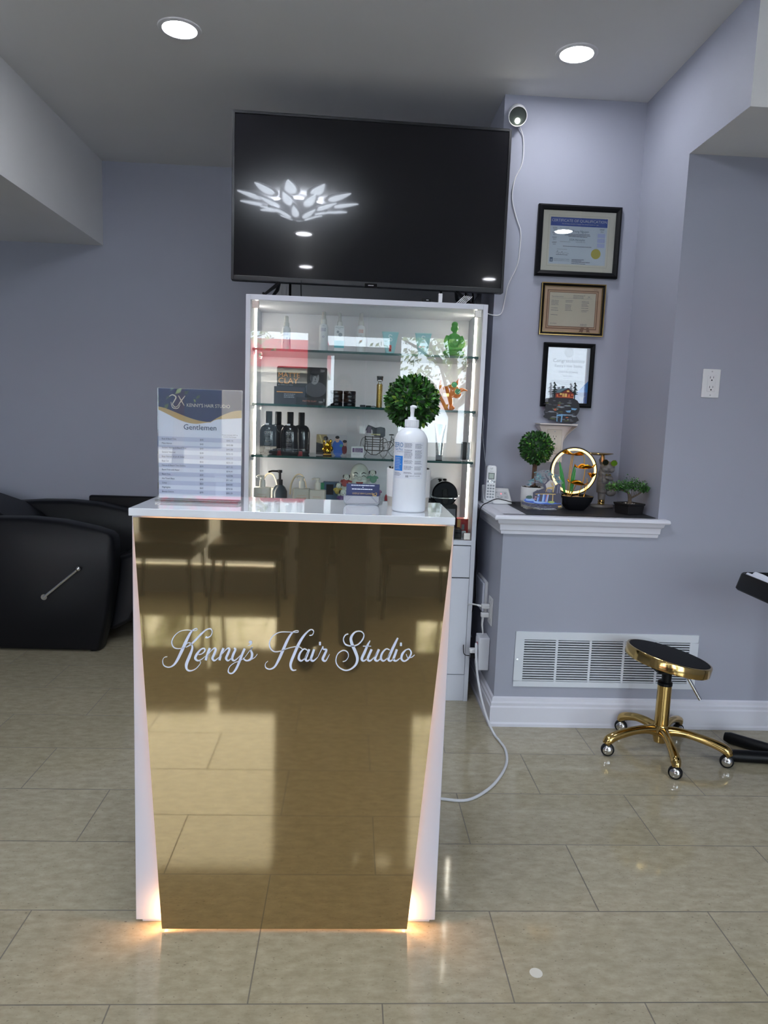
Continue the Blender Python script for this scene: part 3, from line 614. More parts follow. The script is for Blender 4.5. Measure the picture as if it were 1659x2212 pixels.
for k, (zz, rws) in enumerate(((1.2475, 5), (1.232, 9), (1.207, 4), (1.193, 4), (1.178, 2))):
    bars(m, -.019, zz, .003, .0005, rws, .0024, .0009, 3, rnd); bars(m, .007, zz-.001, .027, .0005, rws, .0024, .0009, 3, rnd)
m.text('88', .0055, (-.014, .0006, 1.1665), mi=3); m.text('BEAUTY & HAIR', .0024, (-.004, .0006, 1.169), mi=3, w=.026)
bars(m, -.050, 1.176, -.022, .0005, 3, .003, .0009, 3, rnd)
wrap(m, BX, BY, BR); m.flatart = True
m.build('label', [mat('label_white', 'D6DAE4', 0.45), mat('label_blue', '2F7CD0', 0.4), mat('label_teal_blue', '2A6FA8', 0.4), ink], pb, smooth=False)

# --- topiary balls
lf = [mat('leaf_dark', '1C3A18', 0.45), mat('leaf_mid', '2A5A20', 0.4), mat('leaf_light', '47822C', 0.4), mat('leaf_yellowish', '7A9A3A', 0.45)]
def foliage_ball(c, R, n, leaf, seed, parent):
    rnd = random.Random(seed); m = MB(); c = Vector(c)
    m.ell(c, R*.84, 24, 16, 0)
    for k in range(n):
        zc = 1-2*(k+.5)/n; ph = k*2.39996; s_ = math.sqrt(max(0, 1-zc*zc)); d = Vector((s_*math.cos(ph), s_*math.sin(ph), zc))
        d = (d+Vector((rnd.gauss(0, .18), rnd.gauss(0, .18), rnd.gauss(0, .18)))).normalized()
        u = d.orthogonal().normalized(); a = rnd.uniform(0, 2*PI); u = (u*math.cos(a)+d.cross(u)*math.sin(a)); w_ = d.cross(u)
        # leaves stand up from the ball, tips outward with a tilt
        tip = (d*rnd.uniform(.55, 1.0)+u*rnd.uniform(.2, .9)).normalized(); side = tip.cross(d).normalized(); nn = side.cross(tip)
        L = leaf*rnd.uniform(.75, 1.2); W = L*rnd.uniform(.24, .34); b = c+d*(R*rnd.uniform(.80, .93))
        L0 = [b, b+tip*(L*.35)+side*W-nn*W*.2, b+tip*(L*.75)+side*W*.8-nn*W*.15, b+tip*L, b+tip*(L*.75)-side*W*.8-nn*W*.15, b+tip*(L*.35)-side*W-nn*W*.2, b+tip*(L*.55)+nn*W*.12]
        mi = rnd.choices((0, 1, 2, 3), (5, 8, 4, .7))[0]
        m.add(L0, [(0, 1, 6), (1, 2, 6), (2, 3, 6), (3, 4, 6), (4, 5, 6), (5, 0, 6)], mi)
    m.flatart = True
    return m.build('foliage', lf, parent, smooth=False)
def topiary(loc, pot_r, pot_h, ball_z, R, label, n, leaf, seed, trunk_r, band):
    x, y, z = loc; t = thing('topiary_plant', label, 'plant', loc)
    pot_w = mat('pot_white', 'DDDCDB', 0.45); pot_b = mat('pot_beige', 'BDB6AC', 0.6)
    MB().lathe([(0, .0), (pot_r-.005, 0), (pot_r-.002, band), (pot_r-.0015, band)], loc, 44).build('pot_base_band', pot_b, t, angle=50)
    MB().lathe([(pot_r-.003, band), (pot_r-.001, band), (pot_r, pot_h-.002), (pot_r-.001, pot_h), (pot_r-.004, pot_h), (pot_r-.005, pot_h-.012), (0, pot_h-.012)], loc, 44).build('pot', pot_w, t, angle=50)
    m = MB(); rnd = random.Random(seed)
    m.lathe([(0, pot_h-.0119), (pot_r-.0055, pot_h-.0119), (pot_r-.0058, pot_h-.008), (0, pot_h-.006)], loc, 24)
    for k in range(60):
        a = rnd.uniform(0, 2*PI); r_ = rnd.uniform(.15, .9)*pot_r; m.ell((x+r_*math.cos(a), y+r_*math.sin(a), z+pot_h-.004), (.004, .004, rnd.uniform(.003, .009)), 6, 4)
    m.build('soil', mat('dark_moss', '1E1C16', 0.9), t)
    m = MB()
    for k in range(7):
        a = 2*PI*k/7; r_ = trunk_r*.6
        m.tube([(x+r_*math.cos(a), y+r_*math.sin(a), z+pot_h-.012), (x+r_*.9*math.cos(a+.3), y+r_*.9*math.sin(a+.3), (z+pot_h+ball_z-R)/2), (x+r_*math.cos(a+.5)+.002, y+r_*math.sin(a+.5), ball_z-R*.75)], [trunk_r*.42, trunk_r*.36, trunk_r*.42], 7)
    m.build('trunk', mat('bark_brown', '5A4334', 0.85, noise=.3, nscale=90), t)
    foliage_ball((x+.002, y, ball_z), R, n, leaf, seed, t)
    return t
topiary((.1535, 1.862, TZ), .0575, .098, 1.3495, .0665, 'ball-shaped leafy topiary in a white pot behind the pump bottle on the desk', 1150, .0165, 5, .009, .026)

# --- business card holder and its cards
H = thing('card_holder', 'silver metal mesh business card holder on the desk', 'card holder', (.0325, 1.855, TZ))
m = MB(); hx0, hx1 = -.0135, .0785; pts = []
for k in range(13): a = PI+PI/2*k/12; pts.append((hx0+.012+.012*math.cos(a), TZ+.0135+.012*math.sin(a)))
for k in range(13): a = 1.5*PI+PI/2*k/12; pts.append((hx1-.012+.012*math.cos(a), TZ+.0135+.012*math.sin(a)))
path = [(hx0, 1.842, TZ+.026)]+[(a, 1.842, b) for a, b in pts]+[(hx1, 1.842, TZ+.026)]
alu = mat('satin_aluminium', '9EA3AC', 0.35, 0.9)
m.tube(path, .0018, 8); m.build('rim', alu, H)
m = MB(); nx, nz = 26, 7
for i in range(nx):
    xx = hx0+.004+(hx1-hx0-.008)*i/nx; 
    for sgn in (1, -1):
        x_ = xx if sgn > 0 else xx+(hx1-hx0-.008)/nx*0
        p0 = Vector((xx, 1.8425, TZ+.004)); dx = .020*sgn
        x2 = min(max(xx+dx, hx0+.002), hx1-.002); zz = TZ+.004+.020*abs(x2-xx)/.020
        if abs(x2-xx) > .002: m.tube([p0, (x2, 1.8425, zz)], .0009, 4)
for k in range(4):   # remaining diagonals that start on the side rims
    for sgn, xs_ in ((1, hx0+.002), (-1, hx1-.002)):
        z0_ = TZ+.008+.0045*k; L = .024-(z0_-TZ); m.tube([(xs_, 1.8425, z0_), (xs_+sgn*L, 1.8425, TZ+.024)], .0009, 4)
m.build('mesh_front', alu, H)
MB().box(hx0+.004, hx1-.004, 1.8445, 1.870, TZ+.0003, TZ+.0022).build('tray', alu, H, bevel=.0005)
m = MB(); m.box(-.0085, .0775, 1.846, 1.858, TZ+.003, 1.1345, 0)
def ct(t, z, h, w_, mi): m.text(t, h, (.0345, 1.8455, z), ex=(-1, 0, 0), ez=(0, 0, -1), align='C', mi=mi, w=w_)
ct("7 Example Street Unit B, Mississauga", 1.1325, .0021, .062, 1) if False else bars(m, .004, 1.1305, .066, 1.8457, 1, .003, .0019, 1, rnd, jitter=.02)
m.ell((.0345, 1.8455, 1.1265), (.0012, .0003, .0012), 8, 6, 1)
bars(m, .006, 1.1205, .060, 1.8457, 1, .003, .0021, 1, rnd, jitter=.02)
ct("KENNY'S HAIR STUDIO", 1.1125, .0046, .054, 2)
for st in ([(.066, 1.1115, .0008), (.060, 1.1085, .002), (.064, 1.105, .002), (.070, 1.108, .0018), (.070, 1.113, .0012), (.066, 1.112, .0008)], [(.058, 1.1135, .0007), (.066, 1.1065, .0016), (.071, 1.1035, .0007)]):
    m.ribbon(st, 1.8455, .0002, 2, 5)
cards = m.build('business_card', [navy, paperw, goldp], None, smooth=False); tag(cards, 'stack of navy business cards standing in the silver mesh holder', 'business cards')

# ============================================================ THINGS IN THE DISPLAY CABINET
def remesh(o, v, smooth_it=2):
    r = o.modifiers.new('fuse', 'REMESH'); r.mode = 'VOXEL'; r.voxel_size = v; r.use_smooth_shade = True
    if smooth_it:
        s_ = o.modifiers.new('soft', 'SMOOTH'); s_.iterations = smooth_it; s_.factor = .5
    return o
bw = mat('bottle_white', 'DADCE0', 0.35)
def spray(x, y, z, r, h, label, capc, prints, kind='spray', sq=False):
    t = thing('spray_bottle', label, 'bottle', (x, y, z), group=None)
    MB().lathe([(0, 0), (r-.002, 0), (r, .003), (r*.93, h*.60), (r*.85, h*.66), (r*.5, h*.70), (r*.48, h*.715), (0, h*.715)], (x, y, z), 28).build('body', bw, t, angle=50)
    c_ = MB().lathe([(r*.62, h*.70), (r*.62, h*.80), (r*.5, h*.82), (r*.42, h*.90), (r*.40, h*.985), (r*.3, h), (0, h)], (x, y, z), 20)
    if kind == 'nozzle': c_.tube([(x, y, z+h*.93), (x, y-r*.8, z+h*.93)], r*.16, 8)
    c_.build('spray_cap', mat(*capc), t)
    m = MB()
    for (txt, zz, hh, ww, mi) in prints: m.text(txt, hh, (0, .0004, z+zz), align='C', mi=mi, w=ww)
    return t, m
vio = mat('violet_print', '4A3E8A', 0.5); orp = mat('orange_print', 'D8652F', 0.5); tealp = mat('teal_print', '5CB7C4', 0.5); magp = mat('magenta_print', 'D02A5A', 0.4); grnp = mat('green_print', '2F7A5C', 0.5); lgrey = mat('light_grey_print', '9AA0A8', 0.5)
cap_grey = ('cap_pale', 'CFCFCD', .4)
def fin(t, m, x, y, r, mats):
    wrap(m, x, y, r); m.flatart = True; m.build('label', mats, t, smooth=False)
z = SH[0]; yy = 3.315
t, m = spray(-.305, yy, z, .0205, .152, 'spray bottle with a violet and magenta band at the left of the top shelf', cap_grey, [('N', .088, .006, .006, 0), ('COLOR', .074, .0065, .024, 1), ('LOVER', .066, .0065, .024, 1)])
m.quad([(-.022, .0003, z+.022), (.022, .0003, z+.022), (.022, .0003, z+.056), (.004, .0003, z+.056), (-.012, .0003, z+.036)], 1); m.quad([(-.024, .0003, z+.003), (.024, .0003, z+.003), (.024, .0003, z+.022), (-.024, .0003, z+.022)], 2)
for v_ in range(10): a = 2*PI*v_/10; m.quad([(.0+.007*math.cos(a), .0006, z+.032+.007*math.sin(a)), (.0+.007*math.cos(a+.63), .0006, z+.032+.007*math.sin(a+.63)), (.0+.0055*math.cos(a+.63), .0006, z+.032+.0055*math.sin(a+.63)), (.0+.0055*math.cos(a), .0006, z+.032+.0055*math.sin(a))], 0)
fin(t, m, -.305, yy, .0205, [bw, vio, magp])
t, m = spray(-.138, yy, z, .0215, .178, 'white spray bottle lettered in violet, second bottle from the left on the top shelf', cap_grey, [('N', .112, .005, .006, 1), ('COLOR', .098, .0065, .022, 0), ('LOVER', .090, .0065, .022, 0), ('O', .062, .009, .009, 0)], 'nozzle')
fin(t, m, -.138, yy, .0215, [vio, lgrey])
t, m = spray(.030, yy, z, .0215, .178, 'white spray bottle lettered in orange, right of the pair of teal-labelled bottles', cap_grey, [('COLOR', .098, .0065, .022, 0), ('LOVER', .090, .0065, .022, 0), ('N', .075, .006, .006, 1), ('O', .050, .009, .009, 0)], 'nozzle')
fin(t, m, .030, yy, .0215, [orp, lgrey]); t['label'] = 'white spray bottle lettered in orange, rightmost bottle on the top shelf'
# boxed bottle: teal label
t = thing('spray_bottle', 'white boxed spray with a pale teal label, third from the left on the top shelf', 'bottle', (-.066, yy, z))
MB().box(-.0885, -.0445, yy-.016, yy+.016, z, z+.118).build('box', bw, t, bevel=.001)
MB().lathe([(.012, .118), (.012, .135), (.007, .142), (.0055, .172), (.003, .178), (0, .178)], (-.066, yy, z), 18).build('spray_cap', mat(*cap_grey), t)
m = MB(); m.box(-.0885, -.0445, yy-.0163, yy-.0161, z+.02, z+.052, 0); m.text('FRIZZ WORKS', .004, (-.0665, yy-.0166, z+.108), align='C', mi=1, w=.036); m.text('SPRAY', .003, (-.0665, yy-.0166, z+.102), align='C', mi=1)
for cx_, cz_, r_ in ((-.073, z+.090, .006), (-.062, z+.078, .009)): m.cyl((cx_, yy-.0162, cz_), (cx_, yy-.0166, cz_), r_, n=16, mi=2)
m.build('label', [tealp, mat('teal_dark_print', '2F6E74', .5), lgrey], t, smooth=False)
# two pale blue pouches
def pouch(x, label, tag_red):
    t = thing('refill_pouch', label, 'pouch', (x, 3.30, z), group=None)
    m = MB(); n = 10; vs = []
    for j in range(n+1):
        v = j/n; wd = .019+.019*v; dp = .016*(1-v)+.0015
        for i in range(16): a = 2*PI*i/16; vs.append((x+wd*math.copysign(abs(math.cos(a))**.6, math.cos(a)), 3.30+dp*math.sin(a), z+.100*v))
    m.add(vs, [(j*16+i, j*16+(i+1) % 16, (j+1)*16+(i+1) % 16, (j+1)*16+i) for j in range(n) for i in range(16)]+[tuple(range(15, -1, -1)), tuple(range(n*16, (n+1)*16))])
    m.build('bag', mat('pouch_blue', '9CCBD2', .35), t)
    m = MB(); m.box(x-.036, x+.036, 3.2975, 3.2985, z+.098, z+.101, 0)
    m.ribbon([(x+.008, z+.083, .004), (x-.004, z+.086, .004), (x-.006, z+.076, .004), (x+.006, z+.070, .004), (x+.006, z+.060, .004), (x-.008, z+.060, .003)], 3.2900, .0004, 1, 5)
    if tag_red: m.rrect(x-.005, x+.006, z+.012, z+.040, .002, 'xz', 3.2825, 3.2835, 2); m.box(x-.003, x+.003, 3.282, 3.283, z+.016, z+.022, 3)
    else: m.box(x-.020, x-.008, 3.2850, 3.2856, z+.036, z+.040, 2); m.box(x-.002, x+.006, 3.2850, 3.2856, z+.036, z+.040, 2)
    m.build('print', [mat('pouch_edge', 'B9DDE2', .4), mat('pouch_white_print', 'DCEBEF', .4), mat('pouch_red', 'D0524C', .4), dark], t, smooth=False)
pouch(.163, 'pale blue pouch with a small red bottle picture, left of two on the top shelf', True)
pouch(.312, 'pale blue pouch beside the green statue, right of two on the top shelf', False)
# green seated figure
t = thing('seated_statue', 'green seated meditating statue at the right end of the top shelf', 'statue', (.455, 3.31, z))
m = MB(); x, y = .455, 3.31
def flat(k): return lambda v: Vector((v.x, v.y, max(v.z, -k)))
m.ell((x, y, z+.016), (.050, .034, .017), 24, 12).ell((x-.022, y-.008, z+.018), (.030, .024, .014), 16, 10).ell((x+.022, y-.008, z+.018), (.030, .024, .014), 16, 10)
m.ell((x, y+.004, z+.060), (.034, .024, .046), 20, 14).ell((x, y+.002, z+.086), (.030, .019, .022), 18, 12)
m.ell((x, y, z+.128), (.0155, .0165, .021), 18, 14).ell((x, y+.003, z+.145), (.0155, .016, .014), 16, 10).cyl((x, y, z+.100), (x, y, z+.115), .010, .009, 12)
for s_ in (-1, 1): m.tube([(x+s_*.028, y, z+.092), (x+s_*.038, y-.010, z+.062), (x+s_*.026, y-.026, z+.036), (x+s_*.004, y-.030, z+.034)], [.012, .013, .011, .008], 10, smooth=3); m.ell((x+s_*.0155, y, z+.126), (.003, .005, .010), 8, 8)
m.ell((x, y-.031, z+.034), (.014, .006, .006), 10, 8).ell((x, y-.0165, z+.127), (.002, .003, .005), 8, 6)
remesh(m.build('body', mat('jade_green', '4FA344', 0.35), t), .0022, 3)
m = MB()
for s_ in (-1, 1): m.tube([(x+s_*.018, y-.020, z+.098), (x+s_*.014, y-.030, z+.065), (x+s_*.006, y-.031, z+.043)], .0014, 6, smooth=3)
m.tube([(x-.030, y-.036, z+.018), (x, y-.040, z+.024), (x+.030, y-.036, z+.018)], .0015, 6, smooth=3)
m.build('robe_folds', MATS['jade_green'], t)

# ---- second shelf
z = SH[1]
blk = mat('matte_black_card', '131418', 0.45); ora = mat('orange_lettering', 'E59A4A', 0.4); wl = mat('white_lettering', 'D4D4D8', 0.5)
m = MB(); m.rrect(-.352, -.1195, z, z+.176, .008, 'xz', 3.395, 3.398, 0)
m.text('MATTE', .021, (-.345, 3.3945, z+.127), mi=1, w=.098); m.text('CLAY', .026, (-.345, 3.3945, z+.098), mi=1, w=.092); m.text('BY AMERICAN CREW', .0042, (-.345, 3.3945, z+.089), mi=2, w=.068)
m.text('CREW', .018, (-.160, 3.3935, z+.016), mi=3, w=.032); m.text('CREW', .012, (-.142, 3.3945, z+.155), align='C', mi=3, w=.02)
# printed portrait in greys: head, hair, shoulders
def blob(cx, cz, rx, rz, mi, y, n=20, ang=0): m.quad([(cx+rx*math.cos(2*PI*k/n)*math.cos(ang)-rz*math.sin(2*PI*k/n)*math.sin(ang), y, cz+rx*math.cos(2*PI*k/n)*math.sin(ang)+rz*math.sin(2*PI*k/n)*math.cos(ang)) for k in range(n)], mi)
blob(-.172, z+.075, .050, .036, 4, 3.3947); blob(-.178, z+.128, .021, .031, 5, 3.3945); blob(-.178, z+.151, .021, .014, 0, 3.3943); blob(-.192, z+.130, .006, .024, 4, 3.3943)
for s_ in (-1, 1): blob(-.176+s_*.008, z+.133, .0045, .0014, 0, 3.3941); blob(-.176+s_*.008, z+.138, .006, .0012, 0, 3.3941)
blob(-.175, z+.111, .006, .0014, 4, 3.3941); blob(-.174, z+.121, .002, .006, 4, 3.3941)
pc = m.build('display_card', [blk, ora, lgrey, wl, mat('photo_grey', '55565C', .6), mat('photo_light_grey', '9C9CA0', .6)], None, smooth=False)
tag(pc, 'black Matte Clay display card with a grey portrait print on the second shelf', 'display card')
t = thing('product_box', 'dark box with an orange stripe in front of the Matte Clay card', 'box', (-.285, 3.33, z))
MB().box(-.355, -.215, 3.305, 3.355, z, z+.080).build('carton', mat('dark_blue_grey_card', '2B2F3B', 0.4), t, bevel=.001)
m = MB(); m.box(-.343, -.225, 3.3043, 3.3048, z+.054, z+.058, 0); bars(m, -.31, z+.045, -.25, 3.3045, 3, .007, .003, 1, rnd); m.build('print', [ora, lgrey], t, smooth=False)
t = thing('product_box', 'low black Matte Clay box with orange-pink letters lying on the middle shelf', 'box', (-.185, 3.285, z))
MB().box(-.250, -.130, 3.262, 3.302, z, z+.034).build('carton', mat('black_box_card', '1B1C22', 0.45), t, bevel=.001)
m = MB(); m.text('MATTE CLAY', .0075, (-.222, 3.2615, z+.014), mi=0, w=.062); m.text('CREW', .009, (-.150, 3.2615, z+.010), mi=1, w=.018); m.build('print', [mat('salmon_print', 'C9806A', .5), wl], t, smooth=False)
jar0 = None
jl = ['lower left black clay jar in the double stack on the middle shelf', 'upper left black clay jar, stacked on another on the middle shelf', 'lower right black clay jar in the double stack on the middle shelf', 'upper right black clay jar, stacked on another on the middle shelf']
for i, (jx, jz) in enumerate(((-.072, 0), (-.072, .0355), (-.012, 0), (-.012, .0355))):
    if jar0 is None:
        jar0 = thing('hair_clay_jar', jl[0], 'jar', (jx, 3.33, z), group='black jars stacked on the middle shelf')
        MB().lathe([(0, 0), (.0265, 0), (.0275, .002), (.0275, .018), (.026, .020), (0, .020)], (jx, 3.33, z), 32).build('base', black_plastic, jar0)
        MB().lathe([(0, .0203), (.028, .0203), (.0285, .022), (.0285, .033), (.027, .0352), (0, .0352)], (jx, 3.33, z), 32).build('lid', black_gloss, jar0)
        m = MB(); m.text('CREW', .007, (0, .0004, z+.0065), align='C', mi=0, w=.018); m.text('FIBER', .003, (0, .0015, z+.026), align='C', mi=0); wrap(m, jx, 3.33, .0276); m.flatart = True; m.build('print', [lgrey], jar0, smooth=False)
    else: copy_tree(jar0, Vector((jx, 3.33, z+jz)), jl[i])
t = thing('gold_flake_tube', 'slim glass tube filled with gold flakes and topped by a dark stopper', 'tube', (.124, 3.33, z))
MB().lathe([(0, .001), (.0105, .001), (.0125, .004), (.0125, .100), (.008, .108), (0, .108)], (.124, 3.33, z), 20).build('flakes', mat('gold_flakes', 'D6B45A', .3, .8, noise=.5, nscale=350, bump=1), t, angle=50)
MB().lathe([(0, 0), (.0135, 0), (.0135, .104), (.008, .112), (.006, .118), (.0135, .122), (.0135, .126), (0, .126)], (.124, 3.33, z), 20).build('glass', clear, t, angle=50)
m = MB()
for k in range(9): a = 2*PI*k/9; m.cyl((.124+.010*math.cos(a), 3.33+.010*math.sin(a), z+.1265), (.124+.012*math.cos(a), 3.33+.012*math.sin(a), z+.142), .0035, n=6)
m.cyl((.124, 3.33, z+.141), (.124, 3.33, z+.1435), .0155, n=20); m.build('stopper', black_gloss, t)
t = thing('hair_clip_tray', 'small flat black clips lying on the middle shelf left of the gold tube', 'hair clips', (.062, 3.30, z))
MB().box(.036, .060, 3.28, 3.32, z, z+.010).build('clip_case', black_plastic, t, bevel=.001); MB().box(.062, .086, 3.285, 3.315, z, z+.008).tube([(.086, 3.30, z+.004), (.100, 3.30, z+.006), (.110, 3.305, z+.003)], .002, 6).build('clip', black_plastic, t, bevel=.001)
# orange dog with green glasses
t = thing('dog_figurine', 'glossy orange dog figurine wearing round green sunglasses, middle shelf right end', 'figurine', (.455, 3.33, z))
m = MB(); x, y = .455, 3.33
m.ell((x-.022, y, z+.040), (.034, .032, .044), 20, 14).ell((x-.028, y, z+.080), (.026, .024, .030), 18, 12).ell((x-.002, y-.008, z+.088), (.040, .034, .030), 20, 14, M=Matrix.Rotation(-.5, 4, 'Y')).ell((x+.024, y-.014, z+.074), (.022, .022, .018), 16, 12)
m.ell((x-.05, y-.01, z+.012), (.018, .024, .012), 12, 8).ell((x, y-.015, z+.012), (.018, .024, .012), 12, 8)
for pts_ in ([(x-.045, y, z+.075), (x-.052, y, z+.110), (x-.050, y, z+.140)], [(x+.012, y, z+.100), (x+.028, y, z+.130), (x+.034, y, z+.150)], [(x+.030, y, z+.088), (x+.052, y, z+.097), (x+.078, y, z+.092)]): m.tube(pts_, [.014, .011, .002], 10, smooth=4, flat=.45)
remesh(m.build('body', mat('orange_glaze', 'E57B22', .12, coat=.6), t), .0022, 2)
m = MB(); lens = [(x+.006, z+.116), (x+.023, z+.086)]
for lx, lz in lens: m.tube([(lx+.0135*math.cos(2*PI*k/20), y-.047, lz+.0125*math.sin(2*PI*k/20)) for k in range(20)], .0011, 6, closed=True)
m.tube([(lens[0][0]+.008, y-.047, lens[0][1]-.011), (lens[1][0]-.004, y-.048, lens[1][1]+.012)], .001, 6).build('glasses_frame', gold_metal, t)
m = MB()
for lx, lz in lens: m.cyl((lx, y-.0465, lz), (lx, y-.0475, lz), .0128, n=20)
m.build('lens', mat('green_mirror_lens', '2F7A55', .06, .6), t)
m = MB(); m.box(-.0, .026, 3.28, 3.281, 0, .014); m.build('name_tag', gold_metal, t, local=True, M=Matrix.Translation((-.042, -3.325, .062)) @ Matrix.Rotation(0, 4, 'Y'))
# ---- third shelf
z = SH[2]
shell = mat('smoky_bottle', '1A191D', 0.08, coat=.5)
bl = ['front left black shampoo bottle with a white price sticker, third shelf left', 'front right black shampoo bottle with a tilted price sticker, third shelf left', 'rear left black shampoo bottle, half hidden behind the front pair', 'rear right black shampoo bottle, behind the front pair at its right']
bt0 = None
for i, (bx, by) in enumerate(((-.374, 3.29), (-.278, 3.29), (-.345, 3.42), (-.236, 3.42))):
    if bt0 is None:
        bt0 = thing('shampoo_bottle', bl[0], 'bottle', (bx, by, z), group='black shampoo bottles on the third shelf')
        pr = [(0, 0), (.036, 0), (.040, .004), (.0415, .012), (.0415, .098), (.040, .112), (.034, .126), (.024, .134), (.0145, .137), (0, .137)]
        MB().lathe(pr, (bx, by, z), 32, sy=.62).build('body', shell, bt0, angle=60)
        MB().lathe([(.0145, .137), (.0150, .139), (.0150, .193), (.0135, .1955), (0, .1955)], (bx, by, z), 24).build('cap', black_plastic, bt0)
        m = MB(); m.text('CREW', .016, (bx, by-.0262, z+.092), align='C', mi=0, w=.034); m.text('AMERICAN', .003, (bx, by-.0262, z+.111), align='C', mi=0, w=.02); m.box(bx-.017, bx+.017, by-.0263, by-.0262, z+.087, z+.0876, 0)
        bars(m, bx-.012, z+.076, bx+.012, by-.0262, 3, .006, .0018, 0, rnd); bars(m, bx-.015, z+.052, bx+.015, by-.0262, 2, .006, .0016, 0, rnd); bars(m, bx-.012, z+.034, bx+.014, by-.0262, 3, .005, .0016, 0, rnd)
        m.build('print', [mat('bottle_grey_print', '8E9096', .5)], bt0, smooth=False)
        st = MB(); st.box(bx-.014, bx+.002, by-.0180, by-.0176, z+.1345, z+.142, 0); st.build('price_sticker', paperw, bt0, smooth=False)
    else:
        c_ = copy_tree(bt0, Vector((bx, by, z)), bl[i])
        if i >= 2:
            for ch in list(c_.children):
                if ch.name.startswith('price_sticker') or ch.name.startswith('print'): bpy.data.objects.remove(ch)
rb = MB().box(-.405, -.225, 3.345, 3.375, z, z+.016).build('red_box', mat('deep_red_card', 'A3222F', .35), None, bevel=.001)
tag(rb, 'flat red box lying behind the black shampoo bottles on the third shelf', 'box')
# photo print (generic figures)
m = MB(); m.rrect(-.162, -.018, z, z+.098, .004, 'xz', 3.372, 3.374, 0)
def bl_(cx, cz, rx, rz, mi, y, ang=0): blob(cx, cz, rx, rz, mi, y, 18, ang)
m_ = m; 
def blob(cx, cz, rx, rz, mi, y, n=20, ang=0): m.quad([(cx+rx*math.cos(2*PI*k/n)*math.cos(ang)-rz*math.sin(2*PI*k/n)*math.sin(ang), y, cz+rx*math.cos(2*PI*k/n)*math.sin(ang)+rz*math.sin(2*PI*k/n)*math.cos(ang)) for k in range(n)], mi)
m.quad([(-.162, 3.3717, z+.055), (-.100, 3.3717, z+.060), (-.115, 3.3717, z+.097), (-.160, 3.3717, z+.097)], 1); m.quad([(-.162, 3.3715, z+.004), (-.120, 3.3715, z+.004), (-.120, 3.3715, z+.05), (-.162, 3.3715, z+.06)], 2)
m.quad([(-.150, 3.3714, z+.095), (-.143, 3.3714, z+.095), (-.128, 3.3714, z+.055), (-.136, 3.3714, z+.055)], 5)
blob(-.118, z+.080, .011, .010, 2, 3.3713); blob(-.060, z+.045, .027, .030, 3, 3.3713); blob(-.060, z+.018, .022, .020, 3, 3.3712); blob(-.064, z+.075, .010, .013, 4, 3.3711); blob(-.064, z+.086, .010, .007, 2, 3.3709)
blob(-.028, z+.058, .009, .012, 4, 3.3711); blob(-.029, z+.068, .010, .007, 2, 3.3709); blob(-.030, z+.030, .012, .022, 6, 3.3712); blob(-.045, z+.048, .008, .007, 7, 3.3710)
ph = m.build('photo_print', [mat('photo_bg', 'A7A5AD', .4), mat('photo_tan', '9A8A66', .5), mat('photo_black', '1D1B1F', .5), mat('photo_blue', '2A5FB8', .4), mat('photo_skin', 'B99C93', .5), mat('photo_bamboo', 'C9BF8E', .5), mat('photo_maroon', '6B2430', .5), mat('photo_teal', '4F9A97', .5)], None, smooth=False)
tag(ph, 'propped photograph of people in blue and maroon clothes on the third shelf', 'photograph')
t = thing('gold_figurine', 'small shiny gold figurine in front of the photograph on the third shelf', 'figurine', (-.108, 3.34, z))
m = MB(); x, y = -.108, 3.34
m.ell((x, y, z+.022), (.018, .014, .018), 16, 12).ell((x-.002, y, z+.050), (.021, .016, .019), 16, 12).ell((x-.016, y, z+.066), (.007, .005, .009), 10, 8).ell((x+.014, y, z+.068), (.007, .005, .009), 10, 8).ell((x-.018, y-.004, z+.030), (.007, .008, .010), 10, 8).ell((x+.018, y-.004, z+.034), (.008, .008, .012), 10, 8).box(x-.018, x+.018, y-.012, y+.012, z, z+.010)
for k in range(14): a = 2*PI*k/14; m.ell((x-.002+.017*math.cos(a), y-.012, z+.050+.014*math.sin(a)), .0035, 8, 6)
m.build('body', mat('shiny_gold', 'E0B63E', .15, 1.0), t)
MB().box(x-.020, x+.020, y-.013, y+.013, z, z+.004).build('base', black_plastic, t, bevel=.0005)
t = thing('small_box', 'small white box with a purple label beside the rickshaw model', 'box', (.031, 3.30, z))
MB().box(.002, .060, 3.28, 3.315, z, z+.050).build('carton', bw, t, bevel=.0008)
m = MB(); m.box(.008, .017, 3.2793, 3.2797, z+.024, z+.043, 0).box(.019, .055, 3.2793, 3.2797, z+.024, z+.043, 0); bars(m, .021, z+.038, .053, 3.2790, 3, .006, .0016, 1, rnd); bars(m, .010, z+.016, .050, 3.2792, 2, .005, .0012, 2, rnd); m.build('label', [mat('plum_print', '6E5680', .5), wl, lgrey], t, smooth=False)
# cycle rickshaw model
t = thing('rickshaw_model', 'black wire cycle rickshaw model with spoked wheels on the third shelf', 'model vehicle', (.13, 3.36, z))
wire = mat('black_wire', '17181C', .35, .3)
def wheel(cx, cy, cz, r, yaw, parent):
    M = Matrix.Translation((cx, cy, cz)) @ Matrix.Rotation(yaw, 4, 'Z')
    m = MB(); m.tube([(r*math.cos(2*PI*k/28), 0, r*math.sin(2*PI*k/28)) for k in range(28)], .0016, 6, closed=True)
    m.cyl((0, -.004, 0), (0, .004, 0), .003, n=8)
    for k in range(12): a = 2*PI*k/12; m.cyl((0, 0, 0), (r*math.cos(a), 0, r*math.sin(a)), .0005, n=4)
    m.v = [tuple(M @ Vector(v)) for v in m.v]; m.build('wheel', mat('wheel_grey', '6D7074', .3, .6), parent)
wheel(.062, 3.40, z+.046, .044, 1.15, t); wheel(.152, 3.325, z+.046, .044, 1.05, t); wheel(.212, 3.40, z+.044, .042, .45, t)
m = MB()
